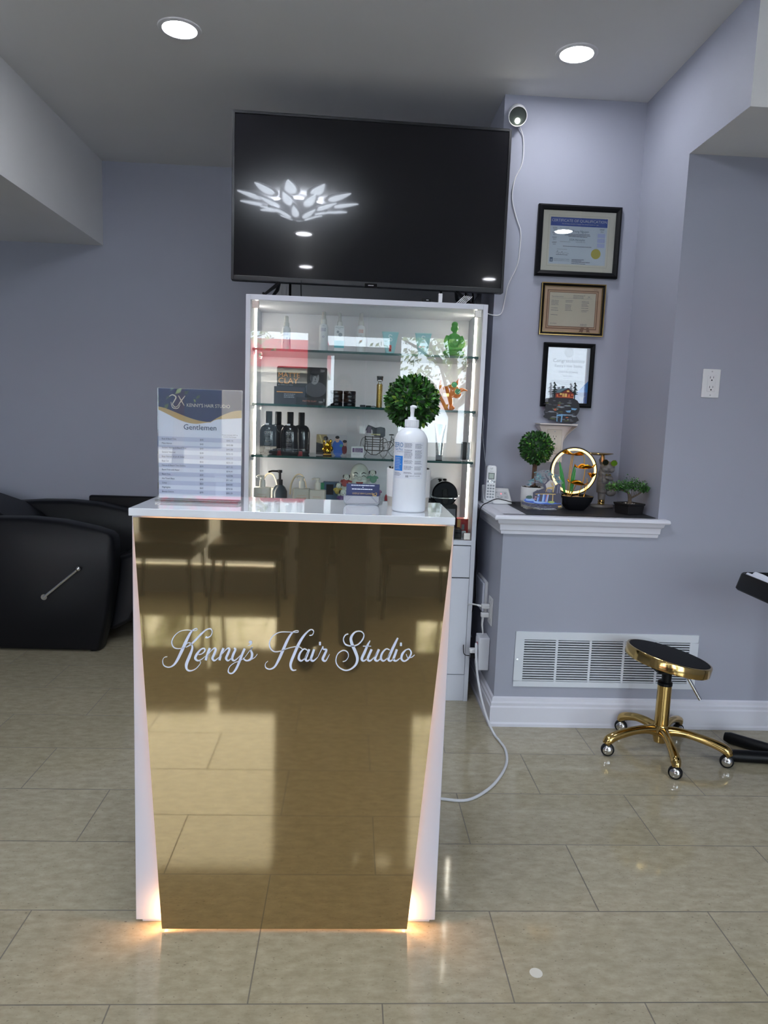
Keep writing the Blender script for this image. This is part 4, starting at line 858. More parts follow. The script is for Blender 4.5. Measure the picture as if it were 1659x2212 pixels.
for zz in (.050, .060, .070, .082, .094): m.tube([(.066, 3.36, z+zz), (.135, 3.335, z+zz), (.150, 3.37, z+zz)], .0018, 6)
for xx, yy_ in ((.066, 3.36), (.100, 3.347), (.135, 3.335), (.150, 3.37)): m.tube([(xx, yy_, z+.030), (xx, yy_, z+.098)], .002, 6)
m.tube([(.070, 3.36, z+.030), (.095, 3.35, z+.012), (.120, 3.345, z+.012), (.145, 3.335, z+.030)], .0018, 6).tube([(.066, 3.36, z+.032), (.15, 3.34, z+.032)], .002, 6).tube([(.10, 3.35, z+.012), (.10, 3.35, z+.034)], .0018, 6)
m.build('carriage_frame', wire, t)
m = MB(); m.tube([(.150, 3.36, z+.030), (.178, 3.38, z+.034), (.200, 3.39, z+.060), (.212, 3.40, z+.044)], .002, 6).tube([(.178, 3.38, z+.034), (.188, 3.385, z+.075), (.190, 3.386, z+.100)], .002, 6).tube([(.200, 3.39, z+.060), (.188, 3.385, z+.075), (.150, 3.36, z+.068)], .0018, 6).tube([(.212, 3.40, z+.044), (.196, 3.39, z+.092)], .0018, 6)
m.build('cycle_frame', wire, t)
MB().ell((.190, 3.386, z+.106), (.013, .006, .003), 12, 8).build('saddle', wire, t)
m = MB()
pts = [(.060, z+.112), (.074, z+.142), (.078, z+.150), (.100, z+.142), (.112, z+.137), (.135, z+.142), (.155, z+.138), (.158, z+.130), (.158, z+.100), (.150, z+.094), (.108, z+.098), (.100, z+.110), (.098, z+.126), (.080, z+.138)]
m.prism(pts, 'xz', 3.352, 3.372); m.build('canopy', mat('smoked_canopy', '3E464E', .15), t, smooth=False)
MB().box(.036, .066, 3.33, 3.334, z+.108, z+.142).build('white_panel', bw, t, smooth=False)
MB().box(.071, .092, 3.33, 3.334, z+.112, z+.140).build('plum_panel', mat('plum_panel', '54465A', .5), t, smooth=False)
m = MB(); m.solid(.092, .135, 3.335, 3.345, z+.103, z+.109); m.text('BECAK', .005, (.098, 3.3345, z+.1035), mi=1, w=.02); m.build('nameplate', [mat('plate_cream', 'CFCB9C', .5), dark], t, smooth=False)
# silver tube
t = thing('cream_tube', 'silver cream tube standing on its black cap, third shelf right of the pump bottle', 'tube', (.412, 3.33, z))
m = MB(); n = 12; vs = []
for j in range(n+1):
    v = j/n; wd = .0155+.0105*v; dp = .0145*(1-v**1.3)+.0008
    for i in range(20): a = 2*PI*i/20; vs.append((.412+wd*math.cos(a), 3.33+dp*math.sin(a), z+.022+.142*v))
m.add(vs, [(j*20+i, j*20+(i+1) % 20, (j+1)*20+(i+1) % 20, (j+1)*20+i) for j in range(n) for i in range(20)]+[tuple(range(19, -1, -1)), tuple(range(n*20, (n+1)*20))])
m.build('body', mat('silver_tube', 'B9C4C2', .18, .9, bump=.3, nscale=30), t)
MB().lathe([(0, 0), (.0150, 0), (.0155, .002), (.0155, .022), (0, .022)], (.412, 3.33, z), 24).build('cap', black_plastic, t)
m = MB(); bars(m, .405, z+.075, .420, 3.3145, 5, .008, .0012, 0, rnd); m.build('print', [lgrey], t, smooth=False)
# black bottle in clear case, right end
t = thing('acrylic_case', 'clear box holding a black bottle-shaped piece, right end of the third shelf', 'case', (.532, 3.33, z))
MB().box(.508, .556, 3.305, 3.355, z+.0005, z+.090).build('clear_box', acrylic, t, smooth=False)
MB().rrect(.513, .538, z+.004, z+.086, .005, 'xz', 3.315, 3.335).build('black_piece', black_gloss, t)
MB().box(.541, .5535, 3.315, 3.345, z+.003, z+.086).build('silver_sleeve', chrome, t, bevel=.001)

# ---- floor of the vitrine
z = .766
def carton_bottle(x, y, w_, h, label, colr, matc, cap='pump', d=.05, split=True):
    t = thing('hair_care_bottle', label, 'bottle', (x, y, z), group=None)
    MB().box(x-w_/2, x+w_/2, y-d/2, y+d/2, z, z+h).build('body', mat(*matc), t, bevel=.004, seg=3)
    c_ = MB(); c_.lathe([(0, h), (.014, h), (.014, h+.012), (.013, h+.030), (.012, h+.034), (0, h+.034)], (x, y, z), 20)
    c_.lathe([(.008, h+.034), (.008, h+.044), (.0105, h+.046), (.0105, h+.054), (0, h+.056)], (x, y, z), 16)
    if cap == 'pump': c_.tube([(x, y, z+h+.050), (x-.018, y-.006, z+h+.052), (x-.026, y-.009, z+h+.047)], .0045, 8)
    c_.build('pump', mat('pump_pale', 'DEDAD2', .4), t)
    m = MB(); m.text('FRAMESI', .006, (x, y-d/2-.0006, z+h-.035), align='C', mi=1, w=.036); m.text('COLOR', .0115, (x, y-d/2-.0006, z+h-.052), align='C', mi=0, w=.048); m.text('LOVER', .0115, (x, y-d/2-.0006, z+h-.068), align='C', mi=0, w=.048)
    m.build('print', [mat(*colr), mat('tan_print', 'C9A488', .5)], t, smooth=False); return t
kraft = ('bottle_cream', 'D9D3C8', .45)
carton_bottle(-.408, 3.36, .076, .200, 'cream COLOR LOVER pump bottle in a strap at the left end of the cabinet floor', ('orange_tan_print', 'CB8A5B', .5), kraft)
carton_bottle(-.224, 3.36, .074, .200, 'cream COLOR LOVER pump bottle lettered in orange, beside the green lettered one', ('orange_print', 'D8652F', .5), ('bottle_stone', 'C6C2B8', .45))
carton_bottle(-.150, 3.345, .072, .197, 'cream COLOR LOVER pump bottle lettered in green, right of the orange lettered one', ('green_print', '2F7A5C', .5), kraft)
# carrying straps of the gift packs
def strap(x, y, label):
    t = thing('gift_pack', label, 'gift pack', (x, y, z), group=None)
    MB().box(x-.030, x+.030, y-.02, y+.02, z, z+.19).build('bottle_body', mat(*kraft), t, bevel=.004)
    m = MB(); m.tube([(x-.040, y-.024, z+.16), (x-.034, y-.024, z+.215), (x-.010, y-.024, z+.255), (x+.018, y-.024, z+.252), (x+.036, y-.024, z+.205), (x+.042, y-.024, z+.150)], .006, 8, smooth=4, flat=.35)
    m.build('handle', mat('strap_cream', 'DFD2B8', .5), t); return t
strap(-.385, 3.46, 'cream gift pack with a looped handle behind the left pump bottle')
g2 = strap(-.245, 3.46, 'cream gift pack with a looped handle behind the orange lettered bottle')
t = thing('pump_bottle', 'dark teal pump bottle with a black pump at the left of the cabinet floor', 'bottle', (-.335, 3.44, z))
MB().lathe([(0, 0), (.034, 0), (.036, .004), (.036, .175), (.026, .195), (.015, .205), (0, .205)], (-.335, 3.44, z), 28).build('body', mat('dark_teal_plastic', '1F2E38', .25), t)
MB().lathe([(.014, .205), (.014, .230), (.006, .232), (.006, .262), (.011, .264), (.011, .276), (0, .277)], (-.335, 3.44, z), 20).tube([(-.335, 3.44, z+.270), (-.372, 3.43, z+.271), (-.388, 3.425, z+.266)], .0045, 8).build('pump', black_plastic, t)
t = thing('carton', 'blue carton with a dark window standing left of the porcelain statue', 'box', (-.088, 3.46, z))
MB().box(-.128, -.052, 3.44, 3.49, z, z+.225).build('body', mat('steel_blue_card', '3F6180', .5), t, bevel=.001)
MB().box(-.112, -.078, 3.4385, 3.4395, z+.165, z+.215).build('window', black_gloss, t, smooth=False)
t = thing('hair_care_bottle', 'small white bottle with a green neck behind the green lettered bottle', 'bottle', (-.128, 3.405, z))
MB().box(-.160, -.112, 3.385, 3.425, z, z+.190).build('body', mat(*kraft), t, bevel=.003); MB().box(-.137, -.121, 3.395, 3.415, z+.190, z+.225).build('neck', mat('green_neck', '1F8A5E', .4), t, bevel=.002)

# porcelain laughing figure with children
t = thing('porcelain_statue', 'glazed porcelain statue of a laughing bald man with small children climbing on him', 'statue', (.046, 3.42, z))
porc = mat('celadon_glaze', 'D3DCD4', .08, coat=.6); x, y = .046, 3.42
m = MB(); m.ell((x, y, z+.272), (.0435, .042, .050), 28, 20).ell((x, y-.006, z+.238), (.042, .038, .034), 24, 16).ell((x, y+.005, z+.130), (.098, .062, .105), 28, 20).ell((x, y-.01, z+.05), (.115, .070, .052), 26, 14).ell((x-.062, y, z+.175), (.042, .040, .050), 18, 12).ell((x+.062, y, z+.175), (.042, .040, .050), 18, 12)
for s_ in (-1, 1): m.ell((x+s_*.044, y+.004, z+.245), (.007, .010, .026), 10, 10)
m.ell((x, y-.043, z+.252), (.010, .009, .009), 12, 10)
for s_ in (-1, 1): m.ell((x+s_*.022, y-.032, z+.240), (.014, .010, .012), 12, 10)
remesh(m.build('body', porc, t), .0028, 3)
m = MB()
for s_ in (-1, 1):
    m.tube([(x+s_*.008, y-.043, z+.274), (x+s_*.018, y-.043, z+.281), (x+s_*.030, y-.036, z+.276)], [.0012, .0022, .001], 6, smooth=4)
    m.tube([(x+s_*.010, y-.044, z+.262), (x+s_*.019, y-.042, z+.267), (x+s_*.029, y-.036, z+.261)], .0012, 6, smooth=4)
m.build('brows', mat('ink_black_glaze', '14161C', .1), t)
m = MB(); m.prism([(x+.017*math.cos(PI+PI*k/12), z+.237+.014*math.sin(PI+PI*k/12)) for k in range(13)], 'xz', y-.051, y-.040); m.build('mouth', mat('mouth_red_glaze', '8E3A34', .15), t)
def child(cx, cy, cz, r, robe, hair, tilt):
    c = MB(); c.ell((cx, cy, cz), (r, r*.95, r*1.05), 16, 12).ell((cx-tilt*r*.5, cy+.004, cz-r*1.9), (r*1.15, r*.9, r*1.3), 16, 12)
    for s_ in (-1, 1): c.tube([(cx-tilt*r*.5+s_*r*.9, cy, cz-r*1.2), (cx+s_*r*1.7, cy-.01, cz-r*1.5)], [r*.4, r*.3], 8)
    c.m = [0]*len(c.m); nb = 16*12
    for q in range(nb, len(c.m)): c.m[q] = 1
    k = c.build('child_figure', [porc, mat(*robe)], t)
    h = MB()
    for s_ in (-1, 1): h.ell((cx+s_*r*.85, cy, cz+r*.15), (r*.38, r*.5, r*.6), 10, 8)
    if hair: h.build('hair', MATS['ink_black_glaze'], k)
    e = MB(); 
    for s_ in (-1, 1): e.ell((cx+s_*r*.35, cy-r*.92, cz), (r*.13, r*.08, r*.07), 8, 6)
    e.ell((cx, cy-r*.9, cz-r*.45), (r*.2, r*.08, r*.08), 8, 6); e.build('face_marks', MATS['mouth_red_glaze'], k)
child(x-.062, y-.045, z+.258, .0145, ('red_robe_glaze', 'A14848', .15), True, 1); child(x+.060, y-.035, z+.280, .0150, ('green_robe_glaze', '6EA08A', .15), True, -.6)
child(x-.075, y-.06, z+.185, .0165, ('purple_robe_glaze', '6A4C86', .15), True, .5); child(x+.078, y-.05, z+.215, .0150, ('pink_robe_glaze', 'A06A94', .15), True, -.8); child(x-.098, y-.03, z+.215, .013, ('yellow_robe_glaze', 'B8A44E', .15), True, .8)
m = MB()
for k in range(9): a = -1.2+2.4*k/8; m.tube([(x-.10+.02*k, y-.055-.01*math.cos(a), z+.12), (x-.105+.022*k, y-.070, z+.06)], .004, 6)
m.build('robe_folds', mat('blue_robe_glaze', '3E5E9A', .15), t)
t = thing('red_tin', 'small tin with a rounded red lid right of the porcelain statue', 'tin', (.185, 3.40, z))
MB().lathe([(0, 0), (.018, 0), (.018, .150), (0, .150)], (.185, 3.40, z), 20).build('body', mat('blue_grey_tin', '565E78', .3), t); MB().ell((.185, 3.40, z+.158), (.018, .018, .026), 18, 12).build('lid', mat('red_lid', 'B0202E', .3), t)
# capsule coffee machine
t = thing('coffee_machine', 'black capsule coffee machine with a round front, right side of the cabinet floor', 'coffee machine', (.448, 3.40, z))
x, y = .448, 3.40
MB().rrect(x-.060, x+.062, z, z+.150, .012, 'xz', 3.33, 3.56).build('body', mat('textured_black', '101116', .5, bump=.6, nscale=500), t, bevel=.004)
m = MB(); M = Matrix.Rotation(PI/2, 4, 'X'); m.cyl((x, 3.335, z+.196), (x, 3.56, z+.196), .060, n=44); m.build('barrel', black_gloss, t)
m = MB(); m.cyl((x, 3.325, z+.196), (x, 3.336, z+.196), .053, .056, n=44); m.build('front_disc', mat('smoked_plastic', '1E2024', .12), t)
m = MB(); m.tube([(x-.064, 3.345, z+.190), (x-.05, 3.323, z+.180), (x, 3.319, z+.178), (x+.05, 3.323, z+.180), (x+.066, 3.345, z+.190)], .0035, 8, smooth=4); m.build('lever_handle', chrome, t)
m = MB(); m.rrect(x-.014, x+.014, z+.150, z+.225, .012, 'xz', 3.317, 3.327); m.build('spout_cover', black_plastic, t, bevel=.002)
m = MB(); m.ell((x-.016, 3.42, z+.257), (.010, .012, .005), 12, 8).ell((x+.008, 3.42, z+.257), (.010, .012, .005), 12, 8); m.build('buttons', black_plastic, t)
t = thing('gift_carton', 'red and gold carton beside the coffee machine, under the right light strip', 'box', (.538, 3.32, z))
MB().box(.508, .560, 3.30, 3.35, z, z+.086).build('carton', mat('red_card', 'B8302E', .4), t, bevel=.001)
m = MB(); m.rrect(.524, .548, z+.004, z+.070, .010, 'xz', 3.2985, 3.2995, 0); m.rrect(.530, .542, z+.034, z+.060, .002, 'xz', 3.2975, 3.2983, 1); m.quad([(.508, 3.2993, z+.03), (.523, 3.2993, z+.045), (.523, 3.2993, z+.082), (.508, 3.2993, z+.084)], 2); m.build('print', [mat('crimson_print', '9E1F2C', .4), mat('grey_picture', '7A7E82', .4), mat('gold_card', 'B98A3C', .3)], t, smooth=False)
t = thing('playing_card', 'small white card with red marks leaning on the red carton', 'card', (.537, 3.27, z)); m = MB(); m.rrect(.526, .546, z, z+.034, .004, 'xz', 3.268, 3.2695, 0); m.build('card', paperw, t, smooth=False)
m = MB(); m.text('S', .014, (.536, 3.2677, z+.008), align='C', mi=0); m.text('Z', .011, (.541, 3.2676, z+.014), align='C', mi=0); m.build('print', [magp], t, smooth=False)
t = thing('black_case', 'low black case on the cabinet floor behind the desk corner', 'case', (.485, 3.27, z)); MB().box(.440, .520, 3.235, 3.30, z, z+.046).build('case_body', black_plastic, t, bevel=.002); MB().box(.445, .515, 3.2345, 3.236, z+.028, z+.030).build('seam', black_gloss, t, smooth=False)

# ============================================================ ON TOP OF THE CABINET
z = ZT
t = thing('cable_coil', 'coil of white cable on top of the cabinet under the right end of the television', 'cable', (.475, 3.26, z))
m = MB()
for k in range(5):
    r_ = .030+.002*k; x0 = .455+.009*k
    m.tube([(x0+.012*math.sin(a_)+.018*(math.sin(a_)+1)*.5, 3.26+.004*k+r_*.6*math.cos(a_), z+.003+.020*(1+math.sin(a_))) for a_ in [2*PI*j/14 for j in range(14)]], .0017, 6, closed=True, smooth=2)
m.build('loops', white_plastic, t)
t = thing('media_box', 'small black box on top of the cabinet below the television', 'device', (.312, 3.24, z)); MB().box(.293, .332, 3.23, 3.27, z, z+.020).build('case', black_plastic, t, bevel=.002); MB().box(.312, .322, 3.2292, 3.2298, z+.012, z+.014).build('indicator', white_plastic, t, smooth=False)
pw = MB().box(.367, .384, 3.24, 3.26, z, z+.046).build('white_adapter', white_plastic, None, bevel=.002); tag(pw, 'upright white power adapter on top of the cabinet beside the small black box', 'adapter')
m = MB(); m.tube([(-.242, 3.30, z+.085), (-.242, 3.30, z+.05), (-.238, 3.31, z+.004), (-.22, 3.38, z+.003)], .0025, 8, smooth=4); c1 = m.build('television_cable', black_plastic, None); tag(c1, 'short black cable hanging from the television down to the cabinet top', 'cable')
t = thing('wall_bracket', 'grey metal bracket with black cables behind the right end of the television', 'bracket', (.60, 3.60, 1.9))
MB().box(.600, .622, 3.62, 3.64, 1.60, 2.0).build('upright', mat('bracket_grey', '7A7C82', .4, .4), t, smooth=False); MB().tube([(.545, 3.62, 1.83), (.612, 3.62, 1.93)], .005, 8).tube([(.53, 3.62, 1.95), (.60, 3.62, 1.87)], .004, 8).build('brace', MATS['bracket_grey'], t)
MB().tube([(.56, 3.60, 1.98), (.575, 3.58, 1.90), (.555, 3.57, 1.865), (.535, 3.58, 1.93), (.55, 3.60, 1.99)], .004, 7, smooth=4).build('cable', black_plastic, t)
# ============================================================ NICHE WALL: FRAMES
pcream = mat('mat_board_cream', 'D8D2C6', .7); cblue = mat('certificate_blue', '2F4C9C', .5); pblue = mat('certificate_paper', 'C9D1DC', .6); lav = mat('lavender_box', 'B4BBE0', .6); seal = mat('seal_gold', 'B8AC4E', .4)
pic_glass = glass_mat('picture_glass', (0.97, 0.98, 0.98), 1.45)
def frame(name, label, x0, x1, z0, z1, t, mats, lipm=None, yf=3.404):
    f = thing(name, label, 'picture frame', ((x0+x1)/2, YN, z0))
    m = MB(); d = .006
    ring = [(x0, z0, x1, z1, yf+.006), (x0+t*.35, z0+t*.35, x1-t*.35, z1-t*.35, yf), (x0+t*.8, z0+t*.8, x1-t*.8, z1-t*.8, yf+.005), (x0+t, z0+t, x1-t, z1-t, yf+.009)]
    vs = []; vs += [(x0, YN, z0), (x1, YN, z0), (x1, YN, z1), (x0, YN, z1)]
    for a, b, c, e, y in ring: vs += [(a, y, b), (c, y, b), (c, y, e), (a, y, e)]
    a, b, c, e = x0+t, z0+t, x1-t, z1-t; vs += [(a, YN-.004, b), (c, YN-.004, b), (c, YN-.004, e), (a, YN-.004, e)]
    fs = [(i*4+k, i*4+(k+1) % 4, (i+1)*4+(k+1) % 4, (i+1)*4+k) for i in range(5) for k in range(4)]+[(20, 21, 22, 23), (0, 3, 2, 1)]
    m.add(vs, fs); m.build('frame_moulding', mats, f, smooth=False)
    if lipm:
        q = MB()
        for ins, yy_ in ((0.0, yf+.004), (t*.95, yf+.007)):
            w_ = .004; xa, xb, za, zb = x0-.001+ins, x1+.001-ins, z0-.001+ins, z1+.001-ins
            if ins: w_ = .0015
            q.box(xa, xb, yy_-.002, yy_+.004, za, za+w_).box(xa, xb, yy_-.002, yy_+.004, zb-w_, zb).box(xa, xa+w_, yy_-.002, yy_+.004, za+w_, zb-w_).box(xb-w_, xb, yy_-.002, yy_+.004, za+w_, zb-w_)
        q.build('gold_edge', lipm, f, smooth=False)
    MB().box(x0+t, x1-t, yf+.0095, yf+.0110, z0+t, z1-t).build('glass', pic_glass, f, smooth=False)
    return f
YP = 3.4172
f1 = frame('certificate_frame', 'large black frame with a blue-headed Certificate of Qualification, topmost on the niche wall', .831, 1.2205, 1.991, 2.3095, .0245, mat('frame_black_wood', '0B0C10', .5, spec=.2))
m = MB(); m.box(.850, 1.202, YP, YN-.005, 2.010, 2.291, 0); a0, a1, b0, b1 = .8915, 1.158, 2.047, 2.255
m.box(.882, 1.168, YP-.0002, YP, 2.037, 2.265, 7).box(.8833, 1.1667, YP-.0004, YP, 2.0383, 2.2637, 0).box(a0, a1, YP-.0008, YP, b0, b1, 1).box(a0, a1, YP-.0010, YP-.0008, 2.217, b1, 2)
yy = YP-.0013
m.text('CERTIFICATE OF QUALIFICATION', .0125, (1.025, yy, 2.2355), align='C', mi=3, w=.258); m.text('THE ONTARIO COLLEGE OF TRADES AND APPRENTICESHIP ACT, 2009', .0042, (1.030, yy, 2.2245), align='C', mi=3, w=.172)
m.text('This is to certify that', .0035, (.935, yy, 2.207), mi=4, w=.045); m.text('Khoi Trung Nguyen', .0105, (1.020, yy, 2.190), align='C', mi=5, w=.105)
bars(m, .965, 2.181, 1.085, yy, 1, .004, .0022, 4, rnd, jitter=.1); bars(m, .960, 2.1755, 1.09, yy, 1, .004, .0022, 4, rnd, jitter=.1); bars(m, .978, 2.170, 1.07, yy, 1, .004, .0022, 4, rnd, jitter=.1)
m.text('332A-Hairstylist', .0095, (1.020, yy, 2.153), align='C', mi=5, w=.074); m.text('Membership Number:', .0032, (.940, yy, 2.146), mi=4, w=.05); m.text('Membership Class:', .0032, (1.015, yy, 2.146), mi=4, w=.045)
bars(m, .955, 2.126, 1.09, yy, 1, .004, .002, 4, rnd, jitter=.05); bars(m, .928, 2.112, .98, yy, 1, .004, .002, 6, rnd)
m.ribbon([(.925, 2.096, .001), (.932, 2.106, .0012), (.934, 2.094, .0012), (.941, 2.098, .001), (.946, 2.095, .001), (.953, 2.103, .0012), (.956, 2.094, .001), (.968, 2.098, .0008), (.985, 2.094, .0008)], yy, .0001, 4, 5)
bars(m, .925, 2.088, .985, yy, 1, .004, .002, 4, rnd)
for i, yr_ in enumerate(('2016', '2017', '2019', '2020')):
    zz = 2.196-.0215*i; bars(m, .903, zz+.012, .924, yy, 2, .004, .0018, 4, rnd, jitter=.05); m.text(yr_, .0052, (.9135, yy, zz), align='C', mi=5)
bars(m, 1.123, 2.209, 1.146, yy, 2, .004, .0018, 4, rnd, jitter=.05); m.text('2021', .0055, (1.1345, yy, 2.195), align='C', mi=4)
for k in range(3): m.quad([(1.115, yy, 2.171-.022*k), (1.150, yy, 2.171-.022*k), (1.150, yy, 2.189-.022*k), (1.115, yy, 2.189-.022*k)], 8)
m.cyl((1.112, yy+.0004, 2.098), (1.112, yy-.0006, 2.098), .0225, n=36, mi=9)
m.box(.897, .911, yy, YP, 2.056, 2.075, 5).box(.9005, .9075, yy-.0002, yy, 2.059, 2.069, 1).box(.9028, .9052, yy-.0004, yy, 2.0605, 2.070, 5)
m.text('ONTARIO COLLEGE OF TRADES', .0034, (.915, yy, 2.067), mi=5, w=.075); m.text("ORDRE DES METIERS DE L'ONTARIO", .0030, (.915, yy, 2.0605), mi=5, w=.075)
for k, w_ in enumerate((.06, .048, .09)): bars(m, 1.0, 2.068-.0055*k, 1.0+w_, yy, 1, .004, .0024, 4, rnd, jitter=.05)
bars(m, 1.0, 2.050, 1.085, yy, 1, .004, .002, 4, rnd); f1s = m.build('certificate', [pcream, pblue, cblue, wl, ink, mat('ink_slate_blue', '3E5878', .6), lgrey, mat('mat_bevel', 'B9B2A2', .7), lav, seal], f1, smooth=False)
f2 = frame('certificate_frame', 'black frame with thin gold edges holding a beige Operating Licence, middle of the niche wall', .868, 1.170, 1.7235, 1.960, .015, mat('frame_black_gloss', '100B09', .4, spec=.2), gold_metal)
m = MB(); yy = YP-.0013; bronze = mat('bronze_border', '8A6650', .5); tan = mat('tan_board', 'C9A98C', .6)
m.box(.881, 1.157, YP, YN-.005, 1.7365, 1.947, 0).box(.897, 1.140, YP-.0003, YP, 1.7525, 1.931, 1).box(.902, 1.135, YP-.0006, YP, 1.7575, 1.926, 0).box(.906, 1.131, YP-.0008, YP, 1.7615, 1.922, 1).box(.909, 1.1275, YP-.001, YP, 1.7655, 1.9185, 2)
m.text('Operating Licence', .0052, (.918, yy, 1.898), mi=3, w=.056); m.quad([(.918, yy, 1.893), (1.112, yy, 1.893), (1.112, yy, 1.8935), (.918, yy, 1.8935)], 3)
bars(m, 1.02, 1.907, 1.078, yy, 3, .0055, .0016, 3, rnd); m.ribbon([(1.090, 1.905, .001), (1.095, 1.902, .002), (1.100, 1.905, .001)], yy, .0001, 3, 5); m.text('MISSISSAUGA', .0026, (1.096, yy, 1.8965), align='C', mi=3, w=.022)
for cx_, cz_, n_ in ((.918, 1.880, 4), (.985, 1.882, 2), (.985, 1.862, 5), (1.062, 1.880, 2), (1.062, 1.866, 2), (1.062, 1.850, 1), (1.062, 1.840, 2), (.918, 1.846, 1), (.918, 1.836, 1), (.918, 1.815, 1), (.918, 1.776, 1), (1.062, 1.776, 2)): bars(m, cx_, cz_, cx_+.036, yy, n_, .0062, .0018, 3, rnd)
for sx in (0, .026): m.quad([(1.066+sx, yy-.0003, 1.762), (1.082+sx*.8, yy-.0003, 1.762), (1.074+sx*1.4, yy-.0003, 1.738), (1.066+sx*1.4, yy-.0003, 1.743), (1.056+sx*1.45, yy-.0003, 1.739)], 1)
bars(m, 1.115, 1.936, 1.135, YP-.0004, 1, .004, .0018, 3, rnd)
m.build('licence', [tan, bronze, mat('licence_paper', 'CFC6B4', .6), ink], f2, smooth=False)
f3 = frame('certificate_frame', "black frame with a white Congratulations poster, lowest on the niche wall behind the cabin cutout", .8975, 1.141, 1.389, 1.6885, .0205, mat('frame_black_flat', '090A0D', .55, spec=.2))
m = MB(); yy = YP-.0013; m.box(.915, 1.1235, YP, YN-.005, 1.4065, 1.671, 0)
m.cyl((1.018, YP, 1.645), (1.018, YP-.0004, 1.645), .0215, n=32, mi=1); m.cyl((1.018, YP-.0004, 1.645), (1.018, YP-.0006, 1.645), .019, n=32, mi=6); m.text('KH', .012, (1.018, yy, 1.640), align='C', mi=1)
m.text('Congratulations', .017, (1.020, yy, 1.5985), align='C', mi=2, w=.150); m.text("Kenny's Hair Studio", .0125, (1.020, yy, 1.5765), align='C', mi=2, w=.132); m.text('Grand Re-Opening', .0095, (1.020, yy, 1.5505), align='C', mi=2, w=.093); m.text('January, 2021', .0052, (1.018, yy, 1.533), align='C', mi=2, w=.043)
for k, w_ in enumerate((.155, .165, .16, .075)): bars(m, 1.018-w_/2, 1.512-.0058*k, 1.018+w_/2, yy, 1, .003, .0020, 3, rnd, jitter=.02)
m.quad([(1.06, yy, 1.410), (1.120, yy, 1.410), (1.120, yy, 1.515), (1.060, yy, 1.452)], 4); m.quad([(1.060, yy-.0002, 1.410), (1.120, yy-.0002, 1.410), (1.120, yy-.0002, 1.462), (1.068, yy-.0002, 1.460)], 5)
for k in range(7): m.ribbon([(1.095, 1.415+.003*k, .0012), (1.095+(-.018+.006*k), 1.44+.002*abs(3-k), .0012)], yy-.0006, .0001, 3, 3)
m.build('poster', [mat('poster_white', 'CFD3DC', .5), mat('emblem_grey', 'A9ADB4', .5), mat('poster_ink', '4C5664', .6), lgrey, mat('poster_sky_blue', '3F84C9', .5), mat('poster_deep_blue', '4465A4', .5), mat('emblem_light', 'BFC3CA', .5)], f3, smooth=False)

# ---- outlets
slot_m = dark
def outlet(parent, cx, cz, wy, nrm='y', mats=None, w_=.0375, h_=.0585, sg=-1):
    # plate centred at (cx, cz) on plane wy; facing -y, or facing -x when nrm='x' (cx is then the y position)
    def B(m, u0, u1, d0, d1, v0, v1, mi=0): return m.box(u0, u1, wy+sg*d1, wy+sg*d0, v0, v1, mi) if nrm == 'y' else m.box(wy+sg*d1, wy+sg*d0, u0, u1, v0, v1, mi)
    pl = B(MB(), cx-w_, cx+w_, 0, .006, cz-h_, cz+h_).build('cover_plate', mats or white_plastic, parent, bevel=.003, seg=3)
    B(MB(), cx-.0167, cx+.0167, .006, .0085, cz-.0335, cz+.0335).build('receptacle', mats or white_plastic, parent, bevel=.0012)
    m = MB()
    for s_ in (1, -1):
        c_ = cz+s_*.0195
        B(m, cx-.0080, cx-.0062, .0086, .009, c_-.000, c_+.009); B(m, cx+.0058, cx+.0074, .0086, .009, c_+.001, c_+.009)
        p0 = (cx, wy+sg*.0084, c_-.0065) if nrm == 'y' else (wy+sg*.0084, cx, c_-.0065); p1 = (cx, wy+sg*.0090, c_-.0065) if nrm == 'y' else (wy+sg*.0090, cx, c_-.0065)
        m.cyl(p0, p1, .0030, n=12)
    m.build('slots', slot_m, parent, smooth=False)
    m = MB()
    for s_ in (1, -1):
        p0 = (cx, wy+sg*.0058, cz+s_*.048) if nrm == 'y' else (wy+sg*.0058, cx, cz+s_*.048); p1 = (cx, wy+sg*.0072, cz+s_*.048) if nrm == 'y' else (wy+sg*.0072, cx, cz+s_*.048)
        m.cyl(p0, p1, .0028, n=12)
    m.build('screw', mat('screw_pale', 'B9B9BC', .35), parent)
t = thing('wall_outlet', 'white duplex wall outlet on the right wall above the air vent', 'outlet', (1.479, YR, 1.4965)); outlet(t, 1.479, 1.4965, YR)
t = thing('outlet_shelf', 'pinkish white shelf wrapped around the wall outlet under the black frames, holding the cabin cutout', 'shelf', (.974, YN, 1.12))
plast_warm = mat('warm_white_plastic', 'E2D9D4', .4)
m = MB(); L, R_ = [], []
for k in range(13):
    v = k/12; z_ = 1.300-.085*v; wd = .040*(1-math.sin(v*PI/2))
    L.append((.918+.0-wd+.012*v*.6, z_)); R_.append((1.022-.004*v+wd, z_))
poly = L+[(.928, 1.125), (1.018, 1.125)]+R_[::-1]
m.prism(poly, 'xz', YN-.014, YN); m.build('back_plate', plast_warm, t, smooth=False)
m = MB(); m.prism([(.880, 1.3095), (1.064, 1.3095), (1.060, 1.303), (.884, 1.303)], 'xz', YN-.085, YN); m.build('shelf_board', plast_warm, t, smooth=False, bevel=.001)
m = MB()
